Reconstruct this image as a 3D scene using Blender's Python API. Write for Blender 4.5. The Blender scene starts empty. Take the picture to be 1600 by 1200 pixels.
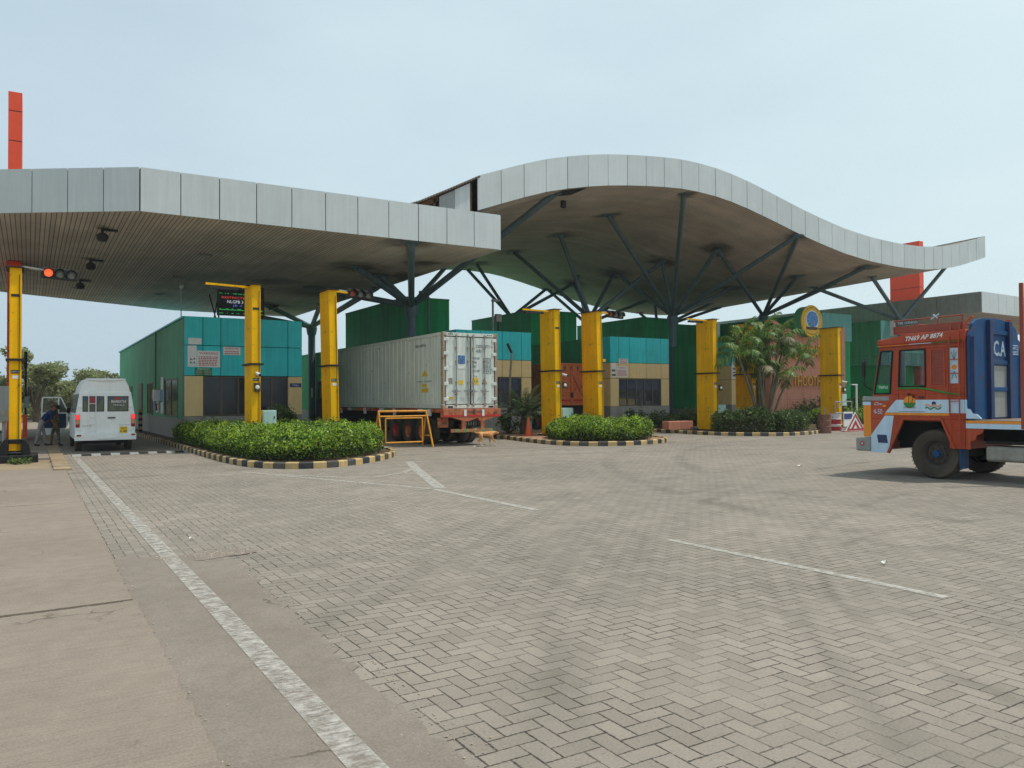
import bpy, bmesh, math, random
import numpy as np
from mathutils import Vector, Matrix
random.seed(7); np.random.seed(7)
R = math.radians
sc = bpy.context.scene
COL = sc.collection

# ------------------------------------------------------------------ camera
cam_d = bpy.data.cameras.new('camera'); cam = bpy.data.objects.new('camera', cam_d); COL.objects.link(cam)
cam_d.sensor_width = 36; cam_d.lens = 36 * 1230 / 1600; cam_d.clip_start = .05; cam_d.clip_end = 2000
yaw, pitch, roll = R(-31.5), math.atan(23.5 / 1230), R(.35)
_f = Vector((-math.sin(yaw) * math.cos(pitch), math.cos(yaw) * math.cos(pitch), math.sin(pitch)))
_r0 = Vector((math.cos(yaw), math.sin(yaw), 0)); _u0 = _r0.cross(_f)
_r = _r0 * math.cos(roll) - _u0 * math.sin(roll); _u = _u0 * math.cos(roll) + _r0 * math.sin(roll)
cam.matrix_world = Matrix(((_r.x, _u.x, -_f.x, 0), (_r.y, _u.y, -_f.y, 0), (_r.z, _u.z, -_f.z, 1.75), (0, 0, 0, 1)))
sc.camera = cam

# ------------------------------------------------------------------ light
SUN_EL, SUN_AZ = R(67), R(117)          # azimuth clockwise from +Y
world = bpy.data.worlds.new('World'); sc.world = world; world.use_nodes = True
wn = world.node_tree; wn.nodes.clear()
sky = wn.nodes.new('ShaderNodeTexSky'); sky.sky_type = 'NISHITA'; sky.sun_disc = False
sky.sun_elevation = SUN_EL; sky.sun_rotation = SUN_AZ
sky.air_density = 1.0; sky.dust_density = 6.0; sky.ozone_density = 1.5; sky.altitude = 0
tc = wn.nodes.new('ShaderNodeTexCoord')
nz = wn.nodes.new('ShaderNodeTexNoise'); nz.inputs['Scale'].default_value = 1.6; nz.inputs['Detail'].default_value = 5; nz.inputs['Roughness'].default_value = .45
mp = wn.nodes.new('ShaderNodeMapping'); mp.inputs['Scale'].default_value = (1, 1, 2.2)
wn.links.new(tc.outputs['Generated'], mp.inputs[0]); wn.links.new(mp.outputs[0], nz.inputs['Vector'])
ramp = wn.nodes.new('ShaderNodeMapRange'); ramp.inputs[1].default_value = .3; ramp.inputs[2].default_value = .72
ramp.inputs[3].default_value = .86; ramp.inputs[4].default_value = .96
wn.links.new(nz.outputs[0], ramp.inputs[0])
# the bright high haze that covers the blue: whiter towards the sun's side, a little patchy
sx = wn.nodes.new('ShaderNodeSeparateXYZ'); wn.links.new(tc.outputs['Generated'], sx.inputs[0])
n2 = wn.nodes.new('ShaderNodeTexNoise'); n2.inputs['Scale'].default_value = 2.3; n2.inputs['Detail'].default_value = 4; wn.links.new(mp.outputs[0], n2.inputs['Vector'])
vf = wn.nodes.new('ShaderNodeMath'); vf.operation = 'MULTIPLY_ADD'; vf.inputs[1].default_value = 1.1; vf.inputs[2].default_value = -.55; wn.links.new(n2.outputs[0], vf.inputs[0])
vx = wn.nodes.new('ShaderNodeMath'); vx.operation = 'MULTIPLY_ADD'; vx.inputs[1].default_value = 1.05; wn.links.new(sx.outputs[0], vx.inputs[0]); wn.links.new(vf.outputs[0], vx.inputs[2])
vx.use_clamp = True
veil = wn.nodes.new('ShaderNodeMixRGB'); veil.inputs[1].default_value = (4.0, 5.05, 5.75, 1); veil.inputs[2].default_value = (5.5, 6.75, 7.0, 1); wn.links.new(vx.outputs[0], veil.inputs[0])
mixn = wn.nodes.new('ShaderNodeMixRGB'); wn.links.new(ramp.outputs[0], mixn.inputs[0])
wn.links.new(sky.outputs[0], mixn.inputs[1]); wn.links.new(veil.outputs[0], mixn.inputs[2])
bg = wn.nodes.new('ShaderNodeBackground'); bg.inputs[1].default_value = .1
wo = wn.nodes.new('ShaderNodeOutputWorld')
wn.links.new(mixn.outputs[0], bg.inputs[0]); wn.links.new(bg.outputs[0], wo.inputs[0])
sun_d = bpy.data.lights.new('sun', 'SUN'); sun = bpy.data.objects.new('sun', sun_d); COL.objects.link(sun)
sun_d.energy = 2.3; sun_d.angle = R(1.2); sun_d.color = (1, .95, .87)
_s = Vector((math.cos(SUN_EL) * math.sin(SUN_AZ), math.cos(SUN_EL) * math.cos(SUN_AZ), math.sin(SUN_EL)))
sun.rotation_euler = _s.to_track_quat('Z', 'Y').to_euler(); sun.location = (30, 10, 60)
vs = sc.view_settings; vs.view_transform = 'Standard'; vs.look = 'None'; vs.gamma = 1; vs.use_curve_mapping = False
vs.exposure = .45
sc.cycles.use_denoising = True; sc.cycles.denoising_prefilter = 'NONE'

# ------------------------------------------------------------------ materials
def lin(c):
    c = c / 255; return c / 12.92 if c <= .04045 else ((c + .055) / 1.055) ** 2.4
def S(r, g, b): return (lin(r), lin(g), lin(b), 1)

class NT:
    def __init__(s, name):
        s.m = bpy.data.materials.new(name); s.m.use_nodes = True; s.t = s.m.node_tree; s.t.nodes.clear()
        s.out = s.n('ShaderNodeOutputMaterial'); s.b = s.n('ShaderNodeBsdfPrincipled'); s.l(s.b.outputs[0], s.out.inputs[0])
    def n(s, t, **k):
        x = s.t.nodes.new(t)
        for a, v in k.items(): setattr(x, a, v)
        return x
    def l(s, a, b): s.t.links.new(a, b)
    def put(s, sock, v):
        if isinstance(v, bpy.types.NodeSocket): s.l(v, sock)
        else: sock.default_value = v
    def mth(s, op, a, b=None, c=None):
        x = s.n('ShaderNodeMath', operation=op); s.put(x.inputs[0], a)
        if b is not None: s.put(x.inputs[1], b)
        if c is not None: s.put(x.inputs[2], c)
        return x.outputs[0]
    def noise(s, vec, scale, detail=4, rough=.55, dim='3D'):
        x = s.n('ShaderNodeTexNoise', noise_dimensions=dim); x.inputs['Scale'].default_value = scale
        x.inputs['Detail'].default_value = detail; x.inputs['Roughness'].default_value = rough
        if vec is not None: s.l(vec, x.inputs['Vector'])
        return x.outputs[0]
    def rng(s, v, a, b, c=0, d=1, smooth=False):
        x = s.n('ShaderNodeMapRange'); x.interpolation_type = 'SMOOTHSTEP' if smooth else 'LINEAR'
        s.put(x.inputs[0], v)
        for i, q in enumerate((a, b, c, d)): s.put(x.inputs[i + 1], q)
        return x.outputs[0]
    def mix(s, fac, a, b, mode='MIX'):
        x = s.n('ShaderNodeMixRGB', blend_type=mode); s.put(x.inputs[0], fac); s.put(x.inputs[1], a); s.put(x.inputs[2], b)
        return x.outputs[0]
    def map(s, vec, scale=(1, 1, 1), loc=(0, 0, 0), rot=(0, 0, 0)):
        x = s.n('ShaderNodeMapping'); x.inputs['Scale'].default_value = scale; x.inputs['Location'].default_value = loc; x.inputs['Rotation'].default_value = rot
        s.l(vec, x.inputs[0]); return x.outputs[0]
    def obj(s): return s.n('ShaderNodeTexCoord').outputs['Object']
    def pos(s): return s.n('ShaderNodeNewGeometry').outputs['Position']
    def bump(s, h, st=.3, dist=.02):
        x = s.n('ShaderNodeBump'); x.inputs['Strength'].default_value = st; x.inputs['Distance'].default_value = dist
        s.l(h, x.inputs['Height']); s.l(x.outputs[0], s.b.inputs['Normal'])
    def set(s, col=None, rough=None, metal=None, spec=None):
        for k, v in (('Base Color', col), ('Roughness', rough), ('Metallic', metal), ('Specular IOR Level', spec)):
            if v is not None: s.put(s.b.inputs[k], v)
        return s.m

def paint(name, col, rough=.5, metal=0, var=.16, scale=3.0, streak=.15, rust=0, rustcol=(.10, .045, .02, 1), bump=0, bscale=40, spec=.4, dust=.0, isl=0):
    """painted / plain surface with uneven fading, grain, run-off streaks and optional rust or dust"""
    t = NT(name); p = t.obj()
    a = t.noise(p, scale, 5, .6)
    f = t.rng(a, .25, .75, 1 - var, 1 + var)
    s2 = t.noise(t.map(p, (7, 7, .35)), 1.3, 3)
    f2 = t.rng(s2, .3, .72, 1 - streak, 1 + streak * .4)
    g = t.rng(t.noise(p, 55, 2), .2, .8, .94, 1.06)
    k = t.mth('MULTIPLY', t.mth('MULTIPLY', f, f2), g)
    if isl: k = t.mth('MULTIPLY', k, t.rng(t.n('ShaderNodeNewGeometry').outputs['Random Per Island'], 0, 1, 1 - isl, 1 + isl))
    cr = t.n('ShaderNodeCombineColor'); [t.l(k, cr.inputs[i]) for i in range(3)]
    c = t.mix(1, col, cr.outputs[0], 'MULTIPLY')
    if dust: c = t.mix(t.rng(t.noise(p, .9, 5), .35, .8, 0, dust), c, S(150, 135, 115))
    if rust:
        rm = t.rng(t.noise(p, 4.5, 8, .7), .62 - rust * .25, .70 - rust * .15, 0, 1)
        c = t.mix(rm, c, rustcol)
    if bump: t.bump(t.noise(p, bscale, 4), bump)
    return t.set(c, rough, metal, spec)

def flat(name, col, rough=.6, metal=0, spec=.4):
    t = NT(name); g = t.rng(t.noise(t.obj(), 14, 4), .2, .8, .9, 1.08)
    cr = t.n('ShaderNodeCombineColor'); [t.l(g, cr.inputs[i]) for i in range(3)]
    return t.set(t.mix(1, col, cr.outputs[0], 'MULTIPLY'), rough, metal, spec)

def glow(name, col, st):
    t = NT(name); t.b.inputs['Emission Color'].default_value = col; t.b.inputs['Emission Strength'].default_value = st
    return t.set(col, .3)

def herringbone():
    t = NT('herringbone_pavers'); p = t.pos(); w = .118
    wob = t.noise(p, 2.2, 2); wob2 = t.noise(t.map(p, loc=(9, 4, 0)), 2.2, 2)
    sp = t.n('ShaderNodeSeparateXYZ'); t.l(p, sp.inputs[0])
    x = t.mth('DIVIDE', t.mth('ADD', sp.outputs[0], t.mth('MULTIPLY', wob, .022)), w)
    y = t.mth('DIVIDE', t.mth('ADD', sp.outputs[1], t.mth('MULTIPLY', wob2, .022)), w)
    i = t.mth('FLOOR', x); j = t.mth('FLOOR', y); fx = t.mth('SUBTRACT', x, i); fy = t.mth('SUBTRACT', y, j)
    k = t.mth('FLOORED_MODULO', t.mth('SUBTRACT', i, j), 4.0)
    K = [t.mth('COMPARE', k, float(q), .3) for q in range(4)]
    dl = t.mth('ADD', fx, t.mth('MULTIPLY', K[1], 9.0)); dr = t.mth('ADD', t.mth('SUBTRACT', 1.0, fx), t.mth('MULTIPLY', K[0], 9.0))
    db = t.mth('ADD', fy, t.mth('MULTIPLY', K[2], 9.0)); dt = t.mth('ADD', t.mth('SUBTRACT', 1.0, fy), t.mth('MULTIPLY', K[3], 9.0))
    d = t.mth('MINIMUM', t.mth('MINIMUM', dl, dr), t.mth('MINIMUM', db, dt))
    bx = t.mth('SUBTRACT', i, K[1]); by = t.mth('SUBTRACT', j, K[2])
    cb = t.n('ShaderNodeCombineXYZ'); t.l(bx, cb.inputs[0]); t.l(by, cb.inputs[1])
    wnz = t.n('ShaderNodeTexWhiteNoise', noise_dimensions='2D'); t.l(cb.outputs[0], wnz.inputs['Vector'])
    rnd = wnz.outputs['Value']
    jn = t.noise(p, 3.5, 4)
    jw = t.rng(jn, .3, .75, .045, .12)
    chip = t.rng(t.noise(p, 45, 3), .3, .7, -.02, .03)
    joint = t.rng(t.mth('ADD', d, chip), 0.008, jw, 1, 0, True)
    filled = t.rng(t.noise(t.map(p, loc=(3, 8, 2)), 1.1, 5, .6), .36, .58, .40, 1)
    joint = t.mth('MULTIPLY', joint, filled)
    base = t.mix(rnd, S(134, 126, 114), S(147, 138, 126))
    big = t.rng(t.noise(p, .22, 6, .6), .3, .7, .84, 1.1)
    mid = t.rng(t.noise(p, 1.6, 6, .65), .3, .7, .9, 1.08)
    gr = t.rng(t.noise(p, 62, 5, .75), .28, .72, .78, 1.2)
    pit = t.rng(t.noise(p, 30, 3), .62, .72, 1, .7)
    f = t.mth('MULTIPLY', t.mth('MULTIPLY', big, mid), t.mth('MULTIPLY', gr, pit))
    dark = 1.0
    # rubber left by turning lorries: arcs (centre x, y, radius, half width, strength)
    for cx, cy, r, hw, st in ((16.4, -7.2, 15.9, .07, .13), (16.4, -7.2, 17.5, .06, .08), (10.1, .7, 5.54, .07, .2), (21, -8.5, 20.3, .08, .10), (24.2, -15.5, 29.0, .12, .16), (24.2, -15.5, 30.9, .12, .12), (15.5, -2.8, 14.4, .12, .15), (15.5, -2.8, 16.2, .12, .12), (30, 4, 19, .2, .2), (30, 4, 21, .2, .2), (9, -9, 30, .25, .22), (9, -9, 32, .25, .2), (12, -12, 36, .25, .18)):
        dx = t.mth('SUBTRACT', sp.outputs[0], float(cx)); dy = t.mth('SUBTRACT', sp.outputs[1], float(cy))
        rr = t.mth('SQRT', t.mth('ADD', t.mth('MULTIPLY', dx, dx), t.mth('MULTIPLY', dy, dy)))
        e = t.mth('ABSOLUTE', t.mth('SUBTRACT', rr, float(r)))
        band = t.rng(e, hw * .2, hw * 1.7, st, 0, True)
        band = t.mth('MULTIPLY', band, t.rng(t.noise(t.map(p, loc=(cx, r, 0)), .55, 5, .65), .40, .62, .0, 1))
        v = t.mth('SUBTRACT', 1.0, band)
        dark = v if dark == 1.0 else t.mth('MULTIPLY', dark, v)
    f = t.mth('MULTIPLY', f, dark)
    cr = t.n('ShaderNodeCombineColor'); [t.l(f, cr.inputs[q]) for q in range(3)]
    c = t.mix(1, base, cr.outputs[0], 'MULTIPLY')
    oil = t.rng(t.noise(t.map(p, loc=(30, 11, 5)), .55, 6, .7), .66, .76, 0, .35)
    c = t.mix(oil, c, S(70, 66, 60))
    c = t.mix(t.mth('MULTIPLY', joint, .95), c, S(44, 40, 35))
    h = t.mth('SUBTRACT', t.mth('MULTIPLY', t.noise(p, 130, 3), .12), joint)
    h = t.mth('ADD', h, t.mth('MULTIPLY', rnd, .25))
    t.bump(h, .45, .008)
    return t.set(c, .88, 0, .25)

def concrete(name, c1, c2, broom=True, crack=True):
    t = NT(name); p = t.pos()
    a = t.noise(p, .5, 7, .62); b = t.noise(p, 5, 5, .6)
    c = t.mix(t.rng(a, .3, .7), c1, c2)
    f = t.mth('MULTIPLY', t.rng(b, .25, .75, .9, 1.09), t.rng(t.noise(p, 58, 5, .75), .28, .72, .76, 1.22))
    h = t.noise(p, 70, 4)
    if broom:
        q = t.map(p, (.6, 26, 1), rot=(0, 0, R(-4)))
        br = t.noise(q, 1.6, 5, .7); f = t.mth('MULTIPLY', f, t.rng(br, .3, .7, .86, 1.1)); h = t.mth('ADD', h, br)
    cr = t.n('ShaderNodeCombineColor'); [t.l(f, cr.inputs[i]) for i in range(3)]
    c = t.mix(1, c, cr.outputs[0], 'MULTIPLY')
    pat = t.rng(t.noise(t.map(p, loc=(5, 2, 0)), 1.3, 7, .7), .57, .68, 0, .4)
    c = t.mix(pat, c, t.mix(.5, c2, S(108, 97, 84)))
    if crack:
        v = t.n('ShaderNodeTexVoronoi', feature='DISTANCE_TO_EDGE'); v.inputs['Scale'].default_value = 1.15
        dsv = t.n('ShaderNodeVectorMath', operation='ADD'); t.l(p, dsv.inputs[0])
        nn = t.n('ShaderNodeTexNoise'); nn.inputs['Scale'].default_value = 3; nn.inputs['Detail'].default_value = 5; t.l(p, nn.inputs['Vector'])
        sc_ = t.n('ShaderNodeVectorMath', operation='SCALE'); t.l(nn.outputs['Color'], sc_.inputs[0]); sc_.inputs['Scale'].default_value = .45
        t.l(sc_.outputs[0], dsv.inputs[1]); t.l(dsv.outputs[0], v.inputs['Vector'])
        e = t.rng(v.outputs['Distance'], .004, .018, 1, 0)
        e = t.mth('MULTIPLY', e, t.rng(t.noise(t.map(p, loc=(1, 7, 0)), .8, 3),   .58, .64, 0, .7))
        c = t.mix(e, c, S(78, 70, 60)); h = t.mth('SUBTRACT', h, e)
    t.bump(h, .5, .006)
    return t.set(c, .92, 0, .2)

def road_paint(name='worn_road_paint', lo=.40, hi=.58, mn=.06, mx_=.8):
    t = NT(name); p = t.pos()
    n1 = t.noise(p, 9, 8, .7); n2 = t.noise(t.map(p, (1, 4, 1)), 8, 5, .65)
    a = t.rng(t.mth('ADD', t.mth('MULTIPLY', n1, .6), t.mth('MULTIPLY', n2, .4)), lo, hi, mn, mx_)
    c = t.mix(t.rng(t.noise(p, 30, 4), .3, .7), S(172, 167, 157), S(198, 193, 184))
    m = t.set(c, .8, 0, .25)
    tr = t.n('ShaderNodeBsdfTransparent'); mx = t.n('ShaderNodeMixShader'); t.l(a, mx.inputs[0]); t.l(tr.outputs[0], mx.inputs[1]); t.l(t.b.outputs[0], mx.inputs[2]); t.l(mx.outputs[0], t.out.inputs[0])
    return m

def soffit(name, c1, axis, period, gap, stain):
    t = NT(name); p = t.pos(); sp = t.n('ShaderNodeSeparateXYZ'); t.l(p, sp.inputs[0])
    v = t.mth('FRACT', t.mth('DIVIDE', sp.outputs[axis], period))
    g = t.rng(t.mth('ABSOLUTE', t.mth('SUBTRACT', v, .5)), .5 - gap, .5 - gap * .5, 1, .0, True)
    g = t.rng(g, 0, 1, .28, 1)
    strip = t.n('ShaderNodeTexWhiteNoise', noise_dimensions='1D'); t.l(t.mth('FLOOR', t.mth('DIVIDE', sp.outputs[axis], period)), strip.inputs['W'])
    f = t.mth('MULTIPLY', g, t.rng(strip.outputs['Value'], 0, 1, 1 - gap * .8, 1 + gap * .6))
    f = t.mth('MULTIPLY', f, t.rng(t.noise(p, .35, 6, .65), .3, .72, .72, 1.15))
    f = t.mth('MULTIPLY', f, t.rng(t.noise(t.map(p, (2, .3, 1) if axis == 0 else (.3, 2, 1)), 1.2, 4), .3, .7, .92, 1.05))
    cr = t.n('ShaderNodeCombineColor'); [t.l(f, cr.inputs[q]) for q in range(3)]
    c = t.mix(1, c1, cr.outputs[0], 'MULTIPLY')
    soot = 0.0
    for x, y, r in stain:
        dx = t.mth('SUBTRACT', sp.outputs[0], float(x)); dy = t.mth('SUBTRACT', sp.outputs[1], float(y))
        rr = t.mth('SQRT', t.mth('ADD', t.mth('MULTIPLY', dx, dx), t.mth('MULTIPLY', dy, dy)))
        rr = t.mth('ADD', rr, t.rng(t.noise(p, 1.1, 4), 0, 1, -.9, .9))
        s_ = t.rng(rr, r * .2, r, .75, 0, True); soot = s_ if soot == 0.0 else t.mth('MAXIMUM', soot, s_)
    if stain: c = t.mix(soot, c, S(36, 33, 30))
    t.bump(g, .4, .02)
    return t.set(c, .7, 0, .3)

def leafmat(name, c1, c2, c3, trans=.25):
    t = NT(name); g = t.n('ShaderNodeNewGeometry'); rv = g.outputs['Random Per Island']
    c = t.mix(t.rng(rv, 0, .8), c1, c2)
    c = t.mix(t.rng(rv, .86, .98), c, c3)
    n_ = t.rng(t.noise(t.obj(), 1.7, 3), .3, .7, .62, 1.25)
    cr = t.n('ShaderNodeCombineColor'); [t.l(n_, cr.inputs[q]) for q in range(3)]
    c = t.mix(1, c, cr.outputs[0], 'MULTIPLY')
    m = t.set(c, .5, 0, .35)
    tr = t.n('ShaderNodeBsdfTranslucent'); t.l(c, tr.inputs[0]); mx = t.n('ShaderNodeMixShader'); mx.inputs[0].default_value = trans
    t.l(t.b.outputs[0], mx.inputs[1]); t.l(tr.outputs[0], mx.inputs[2]); t.l(mx.outputs[0], t.out.inputs[0])
    return m

def glassmat(name, col=(.02, .025, .03, 1), alpha=1.0, rough=.06):
    t = NT(name); t.set(col, t.rng(t.noise(t.obj(), 2, 4), .3, .7, rough, rough + .12), 0, .5)
    if alpha < 1:
        tr = t.n('ShaderNodeBsdfTransparent'); mx = t.n('ShaderNodeMixShader'); mx.inputs[0].default_value = alpha
        t.l(tr.outputs[0], mx.inputs[1]); t.l(t.b.outputs[0], mx.inputs[2]); t.l(mx.outputs[0], t.out.inputs[0])
    return t.m

def tile_wall(name, col, gw, gh, ox=0, axis=1, line=.25):
    """painted cladding of big sheets: faint joints drawn as thin dark grooves at a real pitch"""
    t = NT(name); p = t.pos(); sp = t.n('ShaderNodeSeparateXYZ'); t.l(p, sp.inputs[0])
    def groove(ch, pitch, o):
        v = t.mth('FRACT', t.mth('DIVIDE', t.mth('ADD', sp.outputs[ch], o), pitch))
        return t.rng(t.mth('MULTIPLY', t.mth('ABSOLUTE', t.mth('SUBTRACT', v, .5)), pitch), pitch / 2 - .018, pitch / 2 - .008, 0, 1)
    g = t.mth('MAXIMUM', groove(axis, gw, 0.0), groove(2, gh, .1))
    f = t.rng(t.noise(p, .45, 6, .65), .3, .7, .82, 1.14)
    st = t.rng(t.noise(t.map(p, (3.5, 3.5, .22)), 1, 5, .6), .33, .7, .74, 1.1)
    f = t.mth('MULTIPLY', t.mth('MULTIPLY', f, st), t.rng(t.noise(p, 30, 3), .2, .8, .94, 1.06))
    cr = t.n('ShaderNodeCombineColor'); [t.l(f, cr.inputs[q]) for q in range(3)]
    c = t.mix(1, col, cr.outputs[0], 'MULTIPLY')
    c = t.mix(t.mth('MULTIPLY', g, line), c, (.01, .015, .012, 1))
    return t.set(c, .6, 0, .2)

MAT = {}
def mats():
    m = MAT
    m['pavers'] = herringbone()
    m['concrete'] = concrete('broomed_concrete', S(131, 119, 107), S(146, 134, 121))
    m['patch'] = concrete('worn_mortar_patch', S(122, 112, 102), S(138, 128, 117), broom=False)
    m['dirt'] = concrete('dry_earth', S(128, 112, 90), S(158, 140, 115), broom=False, crack=False)
    m['soil'] = concrete('planter_soil', S(70, 58, 45), S(110, 92, 70), broom=False, crack=False)
    m['brick'] = concrete('red_earth_paving', S(142, 110, 88), S(165, 135, 110), broom=False, crack=False)
    m['line'] = road_paint(); m['line2'] = road_paint('thin_road_paint', .36, .56, .12, .8)
    m['kerb_y'] = paint('kerb_yellow', S(198, 168, 112), .8, var=.2, dust=.5)
    m['kerb_b'] = paint('kerb_black', S(42, 48, 54), .8, var=.3, dust=.45)
    m['tan_kerb'] = paint('kerb_bare', S(160, 140, 112), .85, var=.25, isl=.14, dust=.4)
    m['alu'] = paint('fascia_panel', S(200, 207, 206), .45, 0, var=.06, scale=.8, streak=.07, spec=.4, isl=.05)
    m['alu2'] = paint('fascia_back', S(150, 155, 155), .5, var=.08)
    m['seam'] = flat('dark_joint', S(38, 40, 40), .8)
    m['deck'] = paint('roof_sheet', S(120, 108, 95), .7, var=.2)
    m['steel'] = paint('steel_bluegrey', S(92, 114, 122), .5, 0, var=.14, streak=.22, spec=.4)
    m['yellow'] = paint('gantry_yellow', S(250, 188, 0), .65, var=.1, scale=1.5, streak=.16, spec=.15, rust=.10, rustcol=(.16, .09, .02, 1))
    m['orange'] = paint('tower_orange', S(232, 78, 40), .4, var=.06, streak=.06)
    m['dk'] = flat('dark_steel', S(38, 38, 38), .6)
    m['blk'] = flat('black_rubber', S(28, 27, 26), .85)
    m['tyre'] = paint('tyre_rubber', S(50, 44, 38), .92, var=.25, dust=.45)
    m['grey'] = paint('grey_paint', S(150, 152, 148), .55)
    m['white'] = paint('white_paint', S(226, 228, 226), .4, var=.05, streak=.08)
    m['green'] = tile_wall('green_wall', S(34, 162, 96), 1.25, 2.3)
    m['green2'] = tile_wall('green_wall_pale', S(84, 172, 124), 1.25, 2.55)
    m['greenx'] = tile_wall('green_upper', S(30, 138, 78), 1.25, 3.0, axis=0)
    m['teal'] = paint('teal_panel', S(36, 200, 202), .4, var=.14, scale=1.1, streak=.18, isl=.07)
    m['tealx'] = paint('teal_sheet', S(92, 168, 160), .45, var=.12)
    m['tan'] = paint('tan_panel', S(232, 200, 140), .55, var=.07, streak=.08, isl=.05)
    m['plinth'] = paint('granite_plinth', S(150, 146, 136), .7, var=.2, scale=6)
    m['pink'] = paint('pink_wall', S(206, 138, 112), .7, var=.1, streak=.16)
    m['gold'] = paint('gold_letter', S(206, 158, 62), .35, .4, var=.2)
    m['frame'] = paint('brown_frame', S(96, 84, 70), .5)
    m['dglass'] = glassmat('dark_glass', (.012, .015, .02, 1))
    m['cglass'] = glassmat('clear_glass', (.06, .07, .07, 1), .22, .04)
    m['curtain'] = flat('navy_curtain', S(66, 76, 120), .9)
    m['room'] = flat('pale_room', S(170, 172, 160), .9)
    m['signw'] = paint('sign_white', S(228, 226, 220), .5, var=.05, streak=.05)
    m['red'] = flat('red_ink', S(190, 44, 40), .6)
    m['ink'] = flat('black_ink', S(40, 40, 46), .6)
    m['leaf_h'] = leafmat('hedge_leaf', S(58, 86, 26), S(88, 122, 40), S(120, 146, 62), .2)
    m['leaf_sun'] = leafmat('sunlit_growth_leaf', S(146, 182, 44), S(186, 212, 70), S(216, 226, 130), .45)  # yellow-green shoots, brightened so the hedge tops look sunlit
    m['leaf_d'] = leafmat('dark_hedge_leaf', S(54, 74, 34), S(88, 110, 52), S(130, 132, 80), .2)
    m['leaf_t'] = leafmat('tree_leaf', S(122, 134, 86), S(154, 160, 112), S(180, 176, 134), .4)
    m['leaf_b'] = leafmat('bush_leaf', S(66, 92, 44), S(104, 126, 62), S(140, 146, 84), .25)
    m['flower'] = flat('white_flower', S(235, 235, 235), .7)
    m['frond'] = leafmat('palm_frond', S(64, 98, 40), S(118, 152, 60), S(150, 150, 92), .3)
    m['frond_dry'] = leafmat('dry_frond', S(112, 108, 78), S(140, 132, 98), S(160, 146, 110), .25)
    m['frond_date'] = leafmat('date_frond', S(66, 88, 56), S(98, 118, 76), S(124, 132, 92), .2)
    m['stem'] = paint('palm_stem', S(122, 116, 92), .8, var=.25)
    m['bark'] = paint('bark', S(104, 88, 72), .9, var=.3)
    m['twig'] = flat('twig', S(60, 54, 34), .95)
    return m
mats()

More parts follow.
